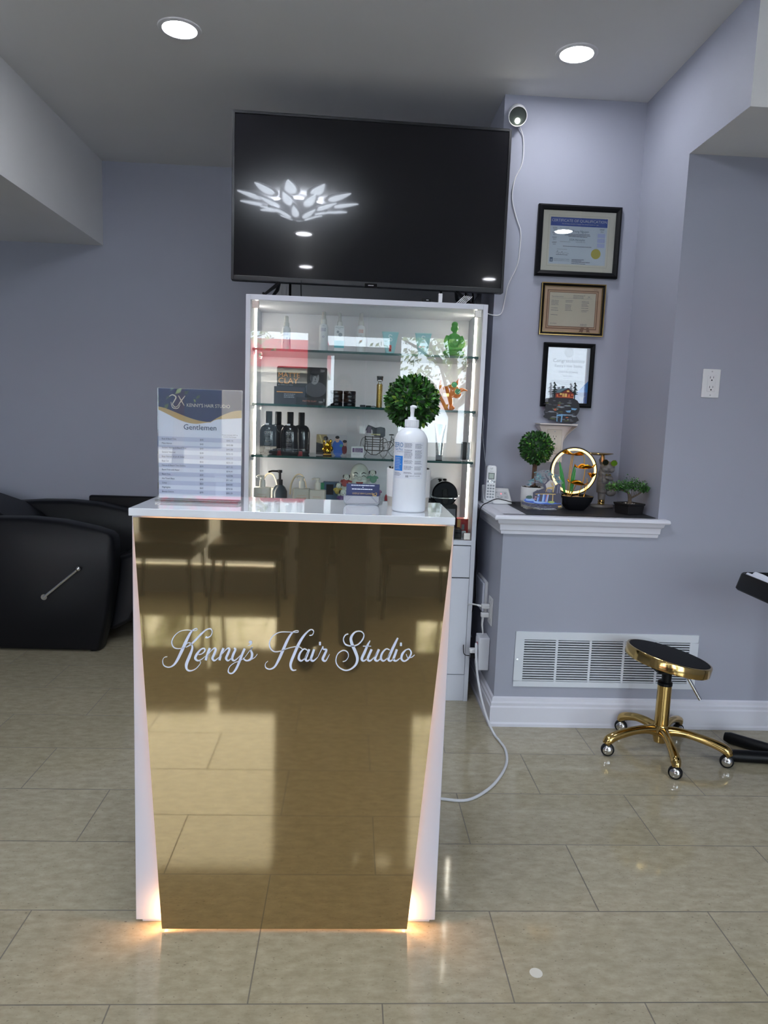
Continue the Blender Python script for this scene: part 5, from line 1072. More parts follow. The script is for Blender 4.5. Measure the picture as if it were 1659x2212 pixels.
for side in (0, 1):
    pts = (L if side == 0 else R_); 
    for k in range(12):
        (xa, za), (xb, zb) = pts[k], pts[k+1]; da, db = .070*(1-k/12)**1.6+.014, .070*(1-(k+1)/12)**1.6+.014
        m.quad([(xa, YN, za), (xb, YN, zb), (xb, YN-db, zb), (xa, YN-da, za)]); s_ = .002 if side == 0 else -.002
        m.quad([(xa+s_, YN, za), (xb+s_, YN, zb), (xb+s_, YN-db, zb), (xa+s_, YN-da, za)]); m.quad([(xa, YN-da, za), (xb, YN-db, zb), (xb+s_, YN-db, zb), (xa+s_, YN-da, za)])
m.build('side_wing', plast_warm, t); outlet(t, .974, 1.224, YN-.014, w_=.036, h_=.058, mats=mat('almond_plastic', 'DDD3C6', .4))

# ---- cabin cutout (flat printed ornament)
t = thing('cabin_ornament', 'flat cutout ornament of a lit cabin on dark rocks, on the outlet shelf', 'ornament', (.985, 3.38, 1.3095))
ck = [mat('rock_dark', '26252C', .5), mat('rock_grey', '56555C', .5), mat('rock_light', '8E949C', .5), mat('cabin_orange', 'D9662C', .4, emit='E8762A', es=.0), mat('cabin_yellow', 'F2C46A', .4), mat('cabin_red', '7E2318', .5), mat('roof_slate', '5F7480', .5), mat('pine_dark', '1C2A2B', .6), mat('water_blue', '6FA3CC', .4), mat('moss_olive', '56603A', .6)]
def CP(u, v): return (.905+(u-130)/945*.168*1.02, 1.5025-(v-85)/1030*.192)   # picture units of the print
def shape(m, pts, y, th, mi): m.prism([CP(u, v) for u, v in pts], 'xz', y-th, y, mi)
m = MB(); base = [(130, 935), (170, 900), (140, 830), (170, 770), (160, 720), (190, 640), (240, 590), (240, 500), (300, 470), (420, 470), (700, 475), (900, 480), (1000, 520), (1040, 580), (1060, 640), (1075, 740), (1060, 800), (1030, 860), (1000, 910), (1040, 960), (1080, 1020), (1020, 1050), (1000, 1085), (880, 1115), (620, 1095), (470, 1060), (330, 1030), (190, 990), (140, 965)]
shape(m, base, 3.384, .004, 0); y_ = 3.3798
rs = random.Random(11)
for k in range(70):
    u = rs.uniform(190, 1010); v = rs.uniform(520, 1060); a, b = rs.uniform(25, 85), rs.uniform(8, 24); mi = rs.choice([0, 1, 1, 2, 9, 0]); n = 9
    if abs(u-610) > 430-(0 if 600 < v < 1000 else 120): continue
    y_ -= .000015; q = [CP(u+a*math.cos(2*PI*i/n)*rs.uniform(.8, 1.1), v+b*math.sin(2*PI*i/n)*rs.uniform(.7, 1.1)) for i in range(n)]; m.quad([(p[0], y_, p[1]) for p in q], mi)
def fl_(pts, mi):
    global y_; y_ -= .00004; m.quad([(CP(u, v)[0], y_, CP(u, v)[1]) for u, v in pts], mi)
fl_([(475, 890), (640, 885), (620, 1085), (485, 1070)], 8); fl_([(500, 930), (600, 930), (590, 1080), (505, 1070)], 0); fl_([(520, 880), (900, 880), (860, 905), (640, 910)], 8); fl_([(700, 790), (850, 770), (830, 830), (750, 830)], 8); fl_([(850, 715), (1010, 725), (960, 770), (860, 760)], 8)
for c_ in ((520, 655), (430, 755), (430, 785), (750, 960)): fl_([(c_[0]-45, c_[1]), (c_[0], c_[1]-14), (c_[0]+50, c_[1]), (c_[0], c_[1]+12)], 3)
for c_ in ((560, 700, 110, 22), (330, 830, 100, 24), (740, 670, 110, 20), (430, 960, 120, 16), (820, 900, 110, 20)): fl_([(c_[0]-c_[2], c_[1]+5), (c_[0]-c_[2]*.4, c_[1]-c_[3]), (c_[0]+c_[2]*.5, c_[1]-c_[3]*.8), (c_[0]+c_[2], c_[1]+4), (c_[0], c_[1]+c_[3]*.5)], 2)
m.build('rocks', ck, t, smooth=False)
m = MB(); shape(m, [(415, 470), (415, 350), (730, 220), (900, 350), (890, 480)], 3.3825, .004, 5); shape(m, [(400, 350), (540, 240), (740, 218), (590, 320), (500, 345)], 3.3815, .0045, 6); shape(m, [(735, 215), (915, 355), (895, 365), (735, 245), (560, 345), (500, 352)], 3.3812, .0045, 0); shape(m, [(558, 180), (640, 178), (620, 235), (565, 250)], 3.3815, .004, 1)
y_ = 3.3765
for a, b, c_, d_, mi in ((435, 480, 385, 435, 3), (520, 575, 350, 400, 4), (590, 635, 358, 440, 4), (650, 710, 358, 440, 4), (740, 785, 375, 440, 3), (820, 870, 370, 410, 3), (700, 765, 280, 320, 4), (440, 880, 440, 455, 3)): fl_([(a, c_), (b, c_), (b, d_), (a, d_)], mi)
for a in (612, 680, 548): fl_([(a-3, 350), (a+3, 350), (a+3, 440), (a-3, 440)], 5)
m.build('cabin', ck, t, smooth=False)
for cx_, top, bot, wd in ((380, 88, 480, 105), (920, 85, 490, 105)):
    m = MB(); shape(m, [(cx_-8, top+20), (cx_+8, top+20), (cx_+12, bot), (cx_-14, bot)], 3.3830, .003, 7)
    for k in range(6):
        v = top+15+k*52; w_ = wd*(.35+.13*k)*(1 if k < 5 else .8); o = (12 if k % 2 else -12)
        shape(m, [(cx_+o, v-34), (cx_+o+w_*.5, v-6), (cx_+o+w_, v+14), (cx_+o+w_*.4, v+16), (cx_+o, v+26), (cx_+o-w_*.5, v+14), (cx_+o-w_, v+18), (cx_+o-w_*.45, v-8)], 3.3822-.0003*k, .002, 7)
    m.build('pine_tree', ck, t, smooth=False)

# ---- security camera
t = thing('security_camera', 'white round security camera with a glowing light, high on the niche wall', 'camera', (.709, YN, 2.66))
d = Vector((-.12, -.86, -.50)).normalized(); c0 = Vector((.697, 3.352, 2.655)); M = d.to_track_quat('Z', 'Y').to_matrix().to_4x4()
MB().lathe([(0, -.105), (.020, -.104), (.034, -.095), (.040, -.078), (.0415, -.05), (.0415, .002), (.0405, .0035), (.0385, .003), (.0385, -.004), (0, -.004)], c0, 40, M=M).build('housing', mat('camera_white', 'E6E6E8', .3), t, angle=50)
MB().lathe([(0, -.0038), (.0383, -.0038), (.036, -.002), (0, -.0012)], c0, 36, M=M).build('face', mat('camera_face', '3A4040', .08), t)
MB().lathe([(0, -.0012), (.011, -.0012), (.010, .002), (0, .003)], c0+M.to_3x3() @ Vector((0, -.018, 0)) if (M.to_3x3() @ Vector((0, -1, 0))).z < 0 else c0+M.to_3x3() @ Vector((0, .018, 0)), 20, M=M).build('light', mat('camera_light', 'FFFFFF', .3, emit='FFFBE6', es=40), t)
MB().tube([c0-d*.095, (.715, 3.40, 2.70), (.716, YN, 2.70)], [.010, .010, .012], 12).lathe([(0, 0), (.026, 0), (.026, .004), (0, .004)], (.716, YN, 2.70), 24, M=Matrix.Rotation(PI/2, 4, 'X')).build('mount', MATS['camera_white'], t)
m = MB(); m.tube([(.712, 3.385, 2.650), (.724, 3.415, 2.632), (.743, 3.423, 2.587), (.745, 3.424, 2.488), (.713, 3.424, 2.406), (.708, 3.424, 2.324), (.732, 3.424, 2.244), (.755, 3.424, 2.184), (.756, 3.424, 2.101), (.747, 3.424, 2.028), (.711, 3.424, 1.943), (.698, 3.424, 1.869), (.690, 3.424, 1.822), (.672, 3.424, 1.803), (.632, 3.42, 1.805), (.598, 3.40, 1.813), (.566, 3.38, 1.8172)], .0026, 8, smooth=5)
tag(m.build('camera_cable', white_plastic, None), 'thin white cable snaking down the niche wall from the security camera', 'cable')

# ============================================================ ON THE LEDGE
LZ = .925
mt = MB().prism([(.742, 3.425), (.742, 3.34), (.747, 2.955), (1.302, 2.955), (1.302, 3.425)], 'xy', LZ+.0004, LZ+.0022).build('ledge_mat', mat('dark_slate_mat', '26262A', .55), None, smooth=False); tag(mt, 'thin dark mat covering the right part of the white ledge', 'mat')
LZ = .9274
topiary((.838, 3.225, LZ), .0555, .092, 1.198, .076, 'ball-shaped leafy topiary with a brown trunk in a white pot on the ledge', 900, .0155, 9, .011, .030)
# cordless phone
t = thing('telephone_dock', 'white cordless phone charging base with buttons on the left end of the ledge', 'phone base', (.70, 3.36, .925))
m = MB(); m.prism([(3.300, .926), (3.400, .926), (3.410, .985), (3.396, .995), (3.306, .940)], 'yz', .672, .763); m.build('body', white_plastic, t, bevel=.006, seg=3)
m = MB(); m.prism([(3.325, .926), (3.395, .926), (3.398, 1.006), (3.385, 1.008)], 'yz', .632, .690); m.build('cradle', white_plastic, t, bevel=.005, seg=3)
Mp = Matrix.Translation((.718, 3.352, .9672)) @ Matrix.Rotation(math.atan2(.055, .09), 4, 'X')
m = MB(); m.rrect(-.030, .032, -.036, .020, .008, 'xy', .0012, .0024); m.build('button_panel', mat('phone_grey', 'C4C6CA', .35), t, local=True, M=Matrix.Translation((-.70, -3.36, -.925)) @ Mp)
m = MB()
for bx_, by_, w_, h_ in ((-.018, -.024, .010, .005), (0, -.024, .010, .005), (.018, -.024, .010, .005), (-.02, .010, .008, .004), (.02, .006, .008, .007), (-.01, -.030, .018, .003)): m.rrect(bx_-w_/2, bx_+w_/2, by_-h_/2, by_+h_/2, .0015, 'xy', .0024, .0034)
m.build('button', mat('phone_button_grey', '9DA1A6', .4), t, local=True, M=Matrix.Translation((-.70, -3.36, -.925)) @ Mp)
m = MB(); m.text('5', .009, (0, -.004, .0036), ex=(1, 0, 0), ez=(0, 1, 0), align='C'); m.build('led_digit', mat('red_digit', 'FF5A66', .4, emit='FF4A5A', es=2.5), t, local=True, smooth=False, M=Matrix.Translation((-.70, -3.36, -.925)) @ Mp)
MB().text('Panasonic', .0035, (.725, 3.3930, .9985), ex=(1, 0, 0), ez=(0, .6, .8), align='C', w=.022).build('logo', ink, t, smooth=False)
t = thing('cordless_handset', 'white cordless phone handset with grey keys standing in its base', 'phone handset', (.662, 3.345, .94))
Mh = Matrix.Translation((.6615, 3.335, .9385)) @ Matrix.Rotation(-.10, 4, 'X') @ Matrix.Rotation(.03, 4, 'Y')
Lo = Matrix.Translation((-.662, -3.345, -.94)) @ Mh
m = MB(); m.rrect(-.0235, .0235, 0, .165, .012, 'xz', -.013, .013); m.build('body', white_plastic, t, local=True, M=Lo, bevel=.004, seg=3)
m = MB(); m.box(-.016, .014, -.0140, -.0134, .100, .130, 0); m.box(-.012, .010, -.0145, -.0141, .104, .126, 1); m.build('display', [mat('phone_screen_frame', '3E4446', .2), mat('phone_screen', '8F9C92', .15)], t, local=True, M=Lo, smooth=False)
m = MB()
for r_ in range(5):
    for c_ in range(3): m.rrect(-.0175+.0125*c_, -.0085+.0125*c_, .012+.0135*r_, .0200+.0135*r_, .002, 'xz', -.0152, -.0134)
m.rrect(-.020, -.011, .084, .093, .002, 'xz', -.0152, -.0134).rrect(.010, .019, .084, .093, .002, 'xz', -.0152, -.0134); m.build('keys', mat('phone_key_grey', '8E9298', .4), t, local=True, M=Lo)
m = MB(); m.tube([(.0075*math.cos(2*PI*k/20)-.001, -.0142, .089+.0075*math.sin(2*PI*k/20)) for k in range(20)], .0016, 6, closed=True); m.tube([(.0045*math.cos(2*PI*k/16)-.001, -.0138, .152+.0045*math.sin(2*PI*k/16)) for k in range(16)], .0007, 5, closed=True); m.build('navigation_ring', chrome, t, local=True, M=Lo)
MB().text('Panasonic', .003, (-.001, -.0136, .136), align='C', w=.018).build('logo', ink, t, local=True, M=Lo, smooth=False)
m = MB(); m.tube([(.662, 3.40, 1.02), (.648, 3.405, 1.10), (.640, 3.41, 1.154), (.628, 3.42, 1.242), (.632, 3.44, 1.319), (.63, 3.55, 1.40)], .0016, 6, smooth=5); tag(m.build('telephone_cable', mat('grey_white_cord', 'A9ABB0', .5), None), 'thin pale cord running up behind the phone handset past the cabinet side', 'cord')
# printed diorama
t = thing('diorama_ornament', 'flat clear acrylic ornament printed with a bonsai, golden deer and blue waterfall, on the ledge', 'ornament', (.865, 3.15, LZ))
dm = [mat('diorama_purple_rock', '3E3A52', .3), mat('diorama_grey', '77748A', .3), mat('diorama_teal', '4F8590', .3), mat('diorama_pale_teal', '8FB4B4', .3), mat('diorama_blue', '3D63C8', .3), mat('diorama_light_blue', '9FC2F4', .3), mat('diorama_gold', 'D8B468', .3), mat('diorama_moon', 'C9C2C0', .3), mat('diorama_green', '3C5E50', .3), mat('diorama_pink', 'C78FA6', .3), mat('diorama_lime', 'A8C06A', .3)]
def DP(u, v): return (.768+(u-50)/1390*.189, 1.107-(v-155)/1360*.180)
outl = [(50, 1270), (130, 1200), (200, 1150), (260, 1060), (340, 1010), (450, 900), (540, 860), (640, 800), (720, 770), (690, 650), (560, 610), (420, 660), (330, 750), (220, 745), (225, 660), (290, 560), (420, 480), (450, 330), (600, 230), (700, 170), (800, 150), (1000, 210), (1110, 310), (1240, 370), (1300, 480), (1410, 590), (1390, 630), (1320, 640), (1350, 800), (1370, 980), (1410, 1120), (1410, 1300), (1440, 1380), (1430, 1450), (1250, 1500), (850, 1515), (500, 1480), (200, 1410), (60, 1370)]
m = MB(); m.prism([DP(*p) for p in outl], 'xz', 3.150, 3.153); m.build('acrylic_plate', acrylic, t, smooth=False)
MB().box(.785, .925, 3.125, 3.185, LZ+.0002, LZ+.0030).build('acrylic_foot', acrylic, t, smooth=False)
m = MB(); y_ = 3.1496; rs = random.Random(5)
def dq(pts, mi):
    global y_; y_ -= .00002; m.quad([(DP(u, v)[0], y_, DP(u, v)[1]) for u, v in pts], mi)
def de(cx, cz, rx, rz, mi, n=12, jit=.15): dq([(cx+rx*math.cos(2*PI*k/n)*rs.uniform(1-jit, 1+jit), cz+rz*math.sin(2*PI*k/n)*rs.uniform(1-jit, 1+jit)) for k in range(n)], mi)
dq([(60, 1270), (300, 1330), (700, 1370), (1100, 1365), (1400, 1320), (1420, 1430), (1200, 1480), (800, 1500), (420, 1455), (70, 1370)], 0)
dq([(130, 1230), (200, 1170), (420, 1170), (1100, 1180), (1390, 1250), (1380, 1310), (1000, 1350), (600, 1345), (200, 1290)], 4); dq([(1120, 1000), (1350, 980), (1400, 1290), (1250, 1300), (900, 1180), (950, 1050)], 0); de(360, 1210, 170, 40, 5); de(700, 1270, 260, 45, 5)
dq([(420, 960), (560, 870), (1200, 950), (1290, 1000), (1250, 1240), (950, 1270), (520, 1250), (430, 1150)], 0); de(310, 1120, 110, 60, 8); de(1010, 980, 40, 40, 8)
dq([(500, 1000), (860, 985), (1180, 985), (1180, 1010), (860, 1015), (510, 1020)], 6)
for a, b, w_, mi in ((590, 570, 50, 5), (640, 610, 22, 4), (760, 740, 50, 5), (830, 800, 30, 4), (890, 850, 40, 9), (930, 890, 26, 5), (1080, 1080, 20, 6)): dq([(a, 1010), (a+w_, 1010), (b+w_+10, 1260), (b-8, 1255)], mi)
de(520, 1110, 40, 20, 9); de(500, 1180, 50, 22, 9); de(1050, 1270, 110, 40, 10)
de(960, 690, 190, 170, 7, 28, .02)
dq([(1180, 650), (1310, 640), (1350, 960), (1100, 980), (1150, 800)], 0); dq([(1230, 680), (1260, 680), (1240, 960), (1210, 960)], 1); dq([(1290, 690), (1320, 720), (1320, 960), (1290, 960)], 1)
dq([(700, 640), (790, 640), (850, 560), (930, 500), (960, 520), (880, 600), (820, 680), (860, 800), (880, 880), (700, 900), (560, 900), (640, 860), (780, 800), (740, 730)], 0)
for pts in ([(850, 590), (870, 510), (820, 420), (780, 330), (800, 320), (860, 420), (930, 480)], [(800, 470), (680, 450), (560, 470), (560, 490), (700, 490), (830, 500)], [(720, 660), (560, 600), (400, 650), (400, 630), (560, 575), (760, 630)]): dq(pts, 0)
for k in range(150):
    cl = rs.choice([(800, 230, 180, 60), (560, 330, 110, 60), (1000, 340, 120, 45), (640, 420, 130, 60), (500, 500, 160, 70), (350, 590, 120, 70), (700, 560, 120, 60), (1150, 410, 100, 55), (1250, 540, 110, 50), (280, 690, 60, 45)])
    de(cl[0]+rs.gauss(0, .5)*cl[2], cl[1]+rs.gauss(0, .5)*cl[3], rs.uniform(18, 42), rs.uniform(10, 24), rs.choice([2, 2, 3, 0, 2, 1]), 7, .3)
dq([(880, 770), (1060, 750), (1090, 700), (1110, 740), (1080, 800), (900, 820)], 6)
for a, b in ((860, 830), (900, 880), (1050, 1070), (1080, 1085)): dq([(a, 790), (a+22, 790), (b+14, 935), (b-2, 935)], 6)
for a, b in ((970, 580), (1000, 640), (1050, 560), (1080, 640), (1030, 600)): dq([(1045, 720), (1055, 715), (a+6, b), (a-6, b)], 6)
de(950, 880, 90, 60, 1); de(600, 1090, 20, 30, 1); dq([(1270, 1390), (1390, 1370), (1400, 1420), (1290, 1440)], 6)
for k in range(14): de(rs.uniform(150, 1200), 1340+rs.uniform(30, 100), rs.uniform(20, 60), 8, 1, 6, .4)
m.build('print', dm, t, smooth=False)
# ring light fountain
t = thing('ring_fountain', 'tabletop fountain in a black bowl with a glowing ring light and gold lotus leaves', 'fountain', (1.02, 3.17, LZ))
m = MB(); n = 12; vs = []
def sq(c_, r_, z_, p=5):
    return [(c_[0]+r_*math.copysign(abs(math.cos(2*PI*i/40+.35))**(2/p), math.cos(2*PI*i/40+.35)), c_[1]+r_*math.copysign(abs(math.sin(2*PI*i/40+.35))**(2/p), math.sin(2*PI*i/40+.35)), z_) for i in range(40)]
lv = [(.036, 0), (.040, .004), (.052, .020), (.064, .042), (.070, .064), (.067, .064), (.060, .050), (0.001, .048)]
for r_, h_ in lv: vs += sq((1.020, 3.175), r_, LZ+h_)
m.add(vs, [(j*40+i, j*40+(i+1) % 40, (j+1)*40+(i+1) % 40, (j+1)*40+i) for j in range(len(lv)-1) for i in range(40)]+[tuple(range(39, -1, -1))]); m.build('bowl', mat('matte_black_ceramic', '131318', .4), t)
rc = Vector((1.017, 3.215, 1.098)); RR = .1035
MB().tube([(rc.x+(RR)*math.cos(2*PI*k/64), rc.y+.004, rc.z+(RR)*math.sin(2*PI*k/64)) for k in range(64)], .0065, 10, closed=True).build('ring_frame', mat('ring_dark_bronze', '2E2724', .4), t)
MB().tube([(rc.x+(RR-.005)*math.cos(2*PI*k/64), rc.y-.0015, rc.z+(RR-.005)*math.sin(2*PI*k/64)) for k in range(64)], .0048, 10, closed=True).build('ring_light', mat('ring_glow', 'FFE6A0', .4, emit='FFD070', es=2.6), t)
gl = mat('gold_leaf_metal', 'E2A02A', .25, 1.0)
def lotus_leaf(cx, cy, cz, r_, sy, parent, seed, tilt=0):
    m = MB(); rs = random.Random(seed); n = 36; rings = 5; vs = [(cx, cy, cz-.004)]
    ph = rs.uniform(0, 6)
    for j in range(1, rings+1):
        for i in range(n):
            a = 2*PI*i/n; rr = r_*j/rings*(1+.05*math.sin(5*a+ph)); wz = .007*(j/rings)**2*math.sin(4*a+ph)+.014*(j/rings)**2-.008+math.cos(a)*tilt*rr
            vs.append((cx+rr*math.cos(a), cy+rr*sy*math.sin(a), cz-.004+wz))
    fs = [(0, 1+i, 1+(i+1) % n) for i in range(n)]+[(1+(j-1)*n+i, 1+j*n+i, 1+j*n+(i+1) % n, 1+(j-1)*n+(i+1) % n) for j in range(1, rings) for i in range(n)]
    m.add(vs, fs); m.build('lotus_leaf', gl, parent, solidify=.0012)
lotus_leaf(.993, 3.165, 1.184, .049, .6, t, 2, -.10); lotus_leaf(1.044, 3.150, 1.126, .046, .6, t, 4, .04); lotus_leaf(1.012, 3.135, 1.054, .047, .6, t, 7, -.12)
for pts in ([(.990, 3.165, 1.180), (.985, 3.17, 1.12), (.982, 3.175, .985)], [(.997, 3.165, 1.180), (.992, 3.17, 1.12), (.990, 3.175, .985)], [(1.030, 3.165, 1.180), (1.042, 3.16, 1.165), (1.043, 3.155, 1.135)], [(1.048, 3.15, 1.122), (1.046, 3.16, 1.06), (1.030, 3.17, .990)], [(1.066, 3.17, 1.070), (1.068, 3.17, 1.03), (1.055, 3.17, .985)], [(1.045, 3.14, 1.046), (1.054, 3.15, 1.02), (1.056, 3.16, .985)], [(1.012, 3.14, 1.050), (1.006, 3.16, 1.02), (.995, 3.17, .985)]):
    MB().tube(pts, .0017, 8, smooth=4).build('stem', mat('stem_gold', 'E0B45A', .3, .9), t)
for k in range(7):
    a = 2*PI*k/7; m = MB(); cx_, cy_, cz_ = 1.085, 3.165, 1.075
    m.ell((0, 0, 0), (.0075, .0025, .015), 10, 8); m.build('lotus_petal', gl, t, M=Matrix.Translation((cx_+.010*math.cos(a), cy_+.010*math.sin(a), cz_+.010)) @ Matrix.Rotation(a, 4, 'Z') @ Matrix.Rotation(.75, 4, 'Y') @ Matrix.Rotation(PI/2, 4, 'Z'))
for bx_, bz_, tx_, tz_, w_, seed in ((.972, 1.000, .938, 1.145, .017, 1), (.994, 1.000, 1.010, 1.135, .012, 2), (1.004, 1.000, 1.014, 1.115, .010, 3)):
    m = MB(); n = 10; 
    for i in range(n):
        a, b = i/n, (i+1)/n
        def P(s_, side): 
            q = Vector((bx_+(tx_-bx_)*s_, 3.185, bz_+(tz_-bz_)*s_)); wd = w_*math.sin(PI*min(1, s_*.9+.1))**.8; return (q.x+side*wd*.5, q.y-abs(side)*.003, q.z+side*wd*.1)
        m.quad([P(a, -1), P(b, -1), P(b, 0), P(a, 0)]); m.quad([P(a, 0), P(b, 0), P(b, 1), P(a, 1)])
    m.build('green_leaf', mat('glossy_green_leaf', '3F9A4A', .2), t, solidify=.0008)
m = MB(); rs = random.Random(8)
for k in range(26): m.ell((1.02+rs.uniform(-.045, .045), 3.175+rs.uniform(-.045, .045), LZ+.052), (rs.uniform(.008, .013), rs.uniform(.007, .011), rs.uniform(.006, .010)), 9, 7)
m.build('pebbles', mat('pebble_tan', 'B49C84', .5, noise=.3, nscale=30), t)
# dog statue holding a tray
t = thing('dog_statue', 'grey standing dog statue in round sunglasses carrying a gold dish, behind the fountain', 'statue', (1.185, 3.29, LZ))
gs = mat('stone_grey_glaze', '75716F', .45); x, y = 1.185, 3.29
MB().lathe([(0, 0), (.050, 0), (.053, .004), (.051, .013), (0, .014)], (x, y, LZ), 40, sy=.75).build('base', gs, t)
MB().lathe([(.0155, .014), (.0165, .018), (.0150, .022), (.0165, .027), (.0150, .032), (.0155, .038), (0, .038)], (x-.004, y, LZ), 28).build('gold_anklet', gold_metal, t)
m = MB(); z_ = LZ
m.cyl((x-.004, y, z_+.036), (x-.004, y, z_+.075), .0165, .019, 24).cyl((x-.006, y, z_+.070), (x-.006, y, z_+.118), .0235, .025, 24).ell((x-.002, y, z_+.128), (.028, .024, .030), 22, 14).ell((x-.002, y, z_+.160), (.026, .022, .026), 20, 12)
m.ell((x+.040, y+.006, z_+.070), (.026, .018, .018), 18, 12).ell((x+.022, y+.004, z_+.092), (.030, .018, .016), 18, 12)
m.ell((x+.012, y-.004, z_+.190), (.034, .030, .027), 24, 16).ell((x-.002, y-.018, z_+.178), (.016, .014, .013), 16, 12).ell((x+.026, y-.018, z_+.178), (.017, .014, .014), 16, 12).ell((x+.012, y-.028, z_+.188), (.010, .008, .007), 12, 8)
m.tube([(x+.040, y, z_+.200), (x+.052, y, z_+.214), (x+.050, y, z_+.224)], [.010, .007, .003], 10).tube([(x-.014, y, z_+.205), (x-.022, y, z_+.222), (x-.020, y, z_+.236)], [.010, .008, .003], 10)
m.tube([(x+.024, y-.004, z_+.150), (x+.030, y-.020, z_+.134), (x+.010, y-.030, z_+.140)], [.010, .009, .008], 10, smooth=3).ell((x+.004, y-.031, z_+.142), (.009, .007, .008), 12, 8)
remesh(m.build('body', gs, t), .0022, 2)
m = MB(); m.tube([(x-.030, y, z_+.118), (x-.006, y-.026, z_+.116), (x+.026, y, z_+.118)], .0016, 6, smooth=4).tube([(x-.014, y-.025, z_+.12), (x-.016, y-.024, z_+.16)], .0012, 6); m.tube([(x-.008, y-.030, z_+.176), (x+.004, y-.036, z_+.170), (x+.012, y-.037, z_+.176), (x+.022, y-.036, z_+.168), (x+.036, y-.026, z_+.172)], .0012, 6, smooth=4); m.build('carved_lines', mat('stone_shadow_grey', '55545C', .5), t)
m = MB(); m.prism([(x+.000, z_+.160), (x+.011, z_+.155), (x+.022, z_+.160), (x+.022, z_+.150), (x+.011, z_+.154), (x+.000, z_+.150)], 'xz', y-.029, y-.024); m.build('bow_tie', gold_metal, t, smooth=False)
m = MB(); lens = [(x-.010, z_+.212), (x+.030, z_+.210)]
for lx, lz in lens: m.tube([(lx+.0150*math.cos(2*PI*k/24), y-.036, lz+.0125*math.sin(2*PI*k/24)) for k in range(24)], .0012, 6, closed=True)
m.tube([(lens[0][0]+.014, y-.036, lens[0][1]+.004), (x+.010, y-.038, z_+.215), (lens[1][0]-.014, y-.036, lens[1][1]+.004)], .0011, 6).build('glasses_frame', gold_metal, t)
for (lx, lz), mm in zip(lens, (mat('dark_lens', '15180F', .05), mat('green_lens', '5E8A1E', .05, .4))): MB().cyl((lx, y-.0355, lz), (lx, y-.0365, lz), .0145, n=24).build('lens', mm, t)
MB().lathe([(0, .004), (.030, .003), (.062, .006), (.080, .012), (.079, .014), (.060, .009), (.030, .006), (0, .006)], (x-.048, y-.01, z_+.240), 40, sy=.7).build('dish', gold_metal, t)
MB().tube([(x-.012, y-.002, z_+.214), (x-.014, y-.003, z_+.245)], [.012, .008], 10).build('dish_post', gold_metal, t)
# bonsai
ang = math.atan2(.033, .086); t = thing('bonsai_tree', 'small artificial bonsai in a square black pot at the right end of the ledge', 'plant', (1.2315, 3.078, LZ), ang)
def loc(m): return m
vs = []; m = MB()
for hw, h_ in ((.040, 0), (.041, .002), (.0445, .038), (.047, .040), (.048, .048), (.044, .048), (.043, .042), (.0005, .042)):
    vs += [(-hw, -hw, h_), (hw, -hw, h_), (hw, hw, h_), (-hw, hw, h_)]
m.add(vs, [(j*4+i, j*4+(i+1) % 4, (j+1)*4+(i+1) % 4, (j+1)*4+i) for j in range(7) for i in range(4)]+[(3, 2, 1, 0)]); m.build('pot', mat('pot_black_clay', '1C1A1C', .5), t, local=True, smooth=False, bevel=.001)
m = MB(); rs = random.Random(4)
for k in range(90): m.ell((rs.uniform(-.038, .038), rs.uniform(-.038, .038), .043), (rs.uniform(.0025, .005), rs.uniform(.0025, .005), .0035), 6, 4, rs.choice([0, 0, 0, 1]))
m.build('gravel', [mat('gravel_dark', '3A3531', .8), mat('gravel_white', 'D8D2C8', .6)], t, local=True)
ca, sa = math.cos(-ang), math.sin(-ang)
def B_(x_, y_2, z_): return (x_*ca-y_2*sa, x_*sa+y_2*ca, z_)     # world-aligned offsets into the rotated pot's frame
m = MB(); m.tube([B_(0, 0, .040), B_(.001, 0, .055), B_(-.002, 0, .078), B_(-.012, 0, .094), B_(-.040, -.005, .104), B_(-.060, -.01, .112)], [.013, .0085, .0075, .0055, .004, .002], 10, smooth=3).tube([B_(.002, 0, .068), B_(.022, 0, .078), B_(.042, -.004, .092), B_(.060, -.008, .108)], [.005, .004, .003, .0015], 8, smooth=3)
for k in range(7): m.tube([B_(.006+.007*k, -.002, .073+.004*k), B_(.004+.010*k, -.008+.003*k, .118)], .0013, 5)
m.build('trunk', mat('bonsai_bark', '5E5144', .85, noise=.3, nscale=120), t, local=True)
m = MB(); rs = random.Random(6)
for k in range(1700):
    cl = rs.choice([(-.072, -.01, .122, .026, .012), (-.045, 0, .124, .026, .014), (-.010, .0, .132, .030, .016), (.018, 0, .138, .030, .018), (.040, -.01, .130, .024, .014), (.050, -.02, .116, .020, .012), (.000, -.01, .120, .030, .010), (-.030, -.01, .116, .03, .010), (.052, -.03, .118, .014, .010)])
    p = Vector(B_(max(-.108, min(.060, -.008+1.15*cl[0]+rs.gauss(0, .62)*cl[3])), cl[1]+rs.gauss(0, .5)*.034, cl[2]-.004+rs.gauss(0, .62)*cl[4])); d = Vector((rs.gauss(0, 1), rs.gauss(0, 1), rs.gauss(.6, .8))).normalized(); u = d.orthogonal().normalized(); L = rs.uniform(.0075, .0115)
    m.quad([p, p+d*L*.5+u*L*.30, p+d*L, p+d*L*.5-u*L*.30], rs.choices((0, 1, 2), (3, 4, 3))[0])
m.flatart = True; m.build('foliage', [lf[0], lf[1], lf[2]], t, local=True, smooth=False)
# black cord over the ledge
m = MB(); m.tube([(.775, 3.30, .935), (.745, 3.22, .945), (.710, 3.20, .955), (.670, 3.21, .960), (.630, 3.20, .945), (.598, 3.19, .925), (.588, 3.20, .87), (.590, 3.24, .78), (.615, 3.33, .66), (.618, 3.36, .56), (.625, 3.37, .45), (.620, 3.42, .36)], .0022, 7, smooth=5)
tag(m.build('power_cable', black_plastic, None), 'black cord running over the phone base and down behind the ledge corner', 'cord')

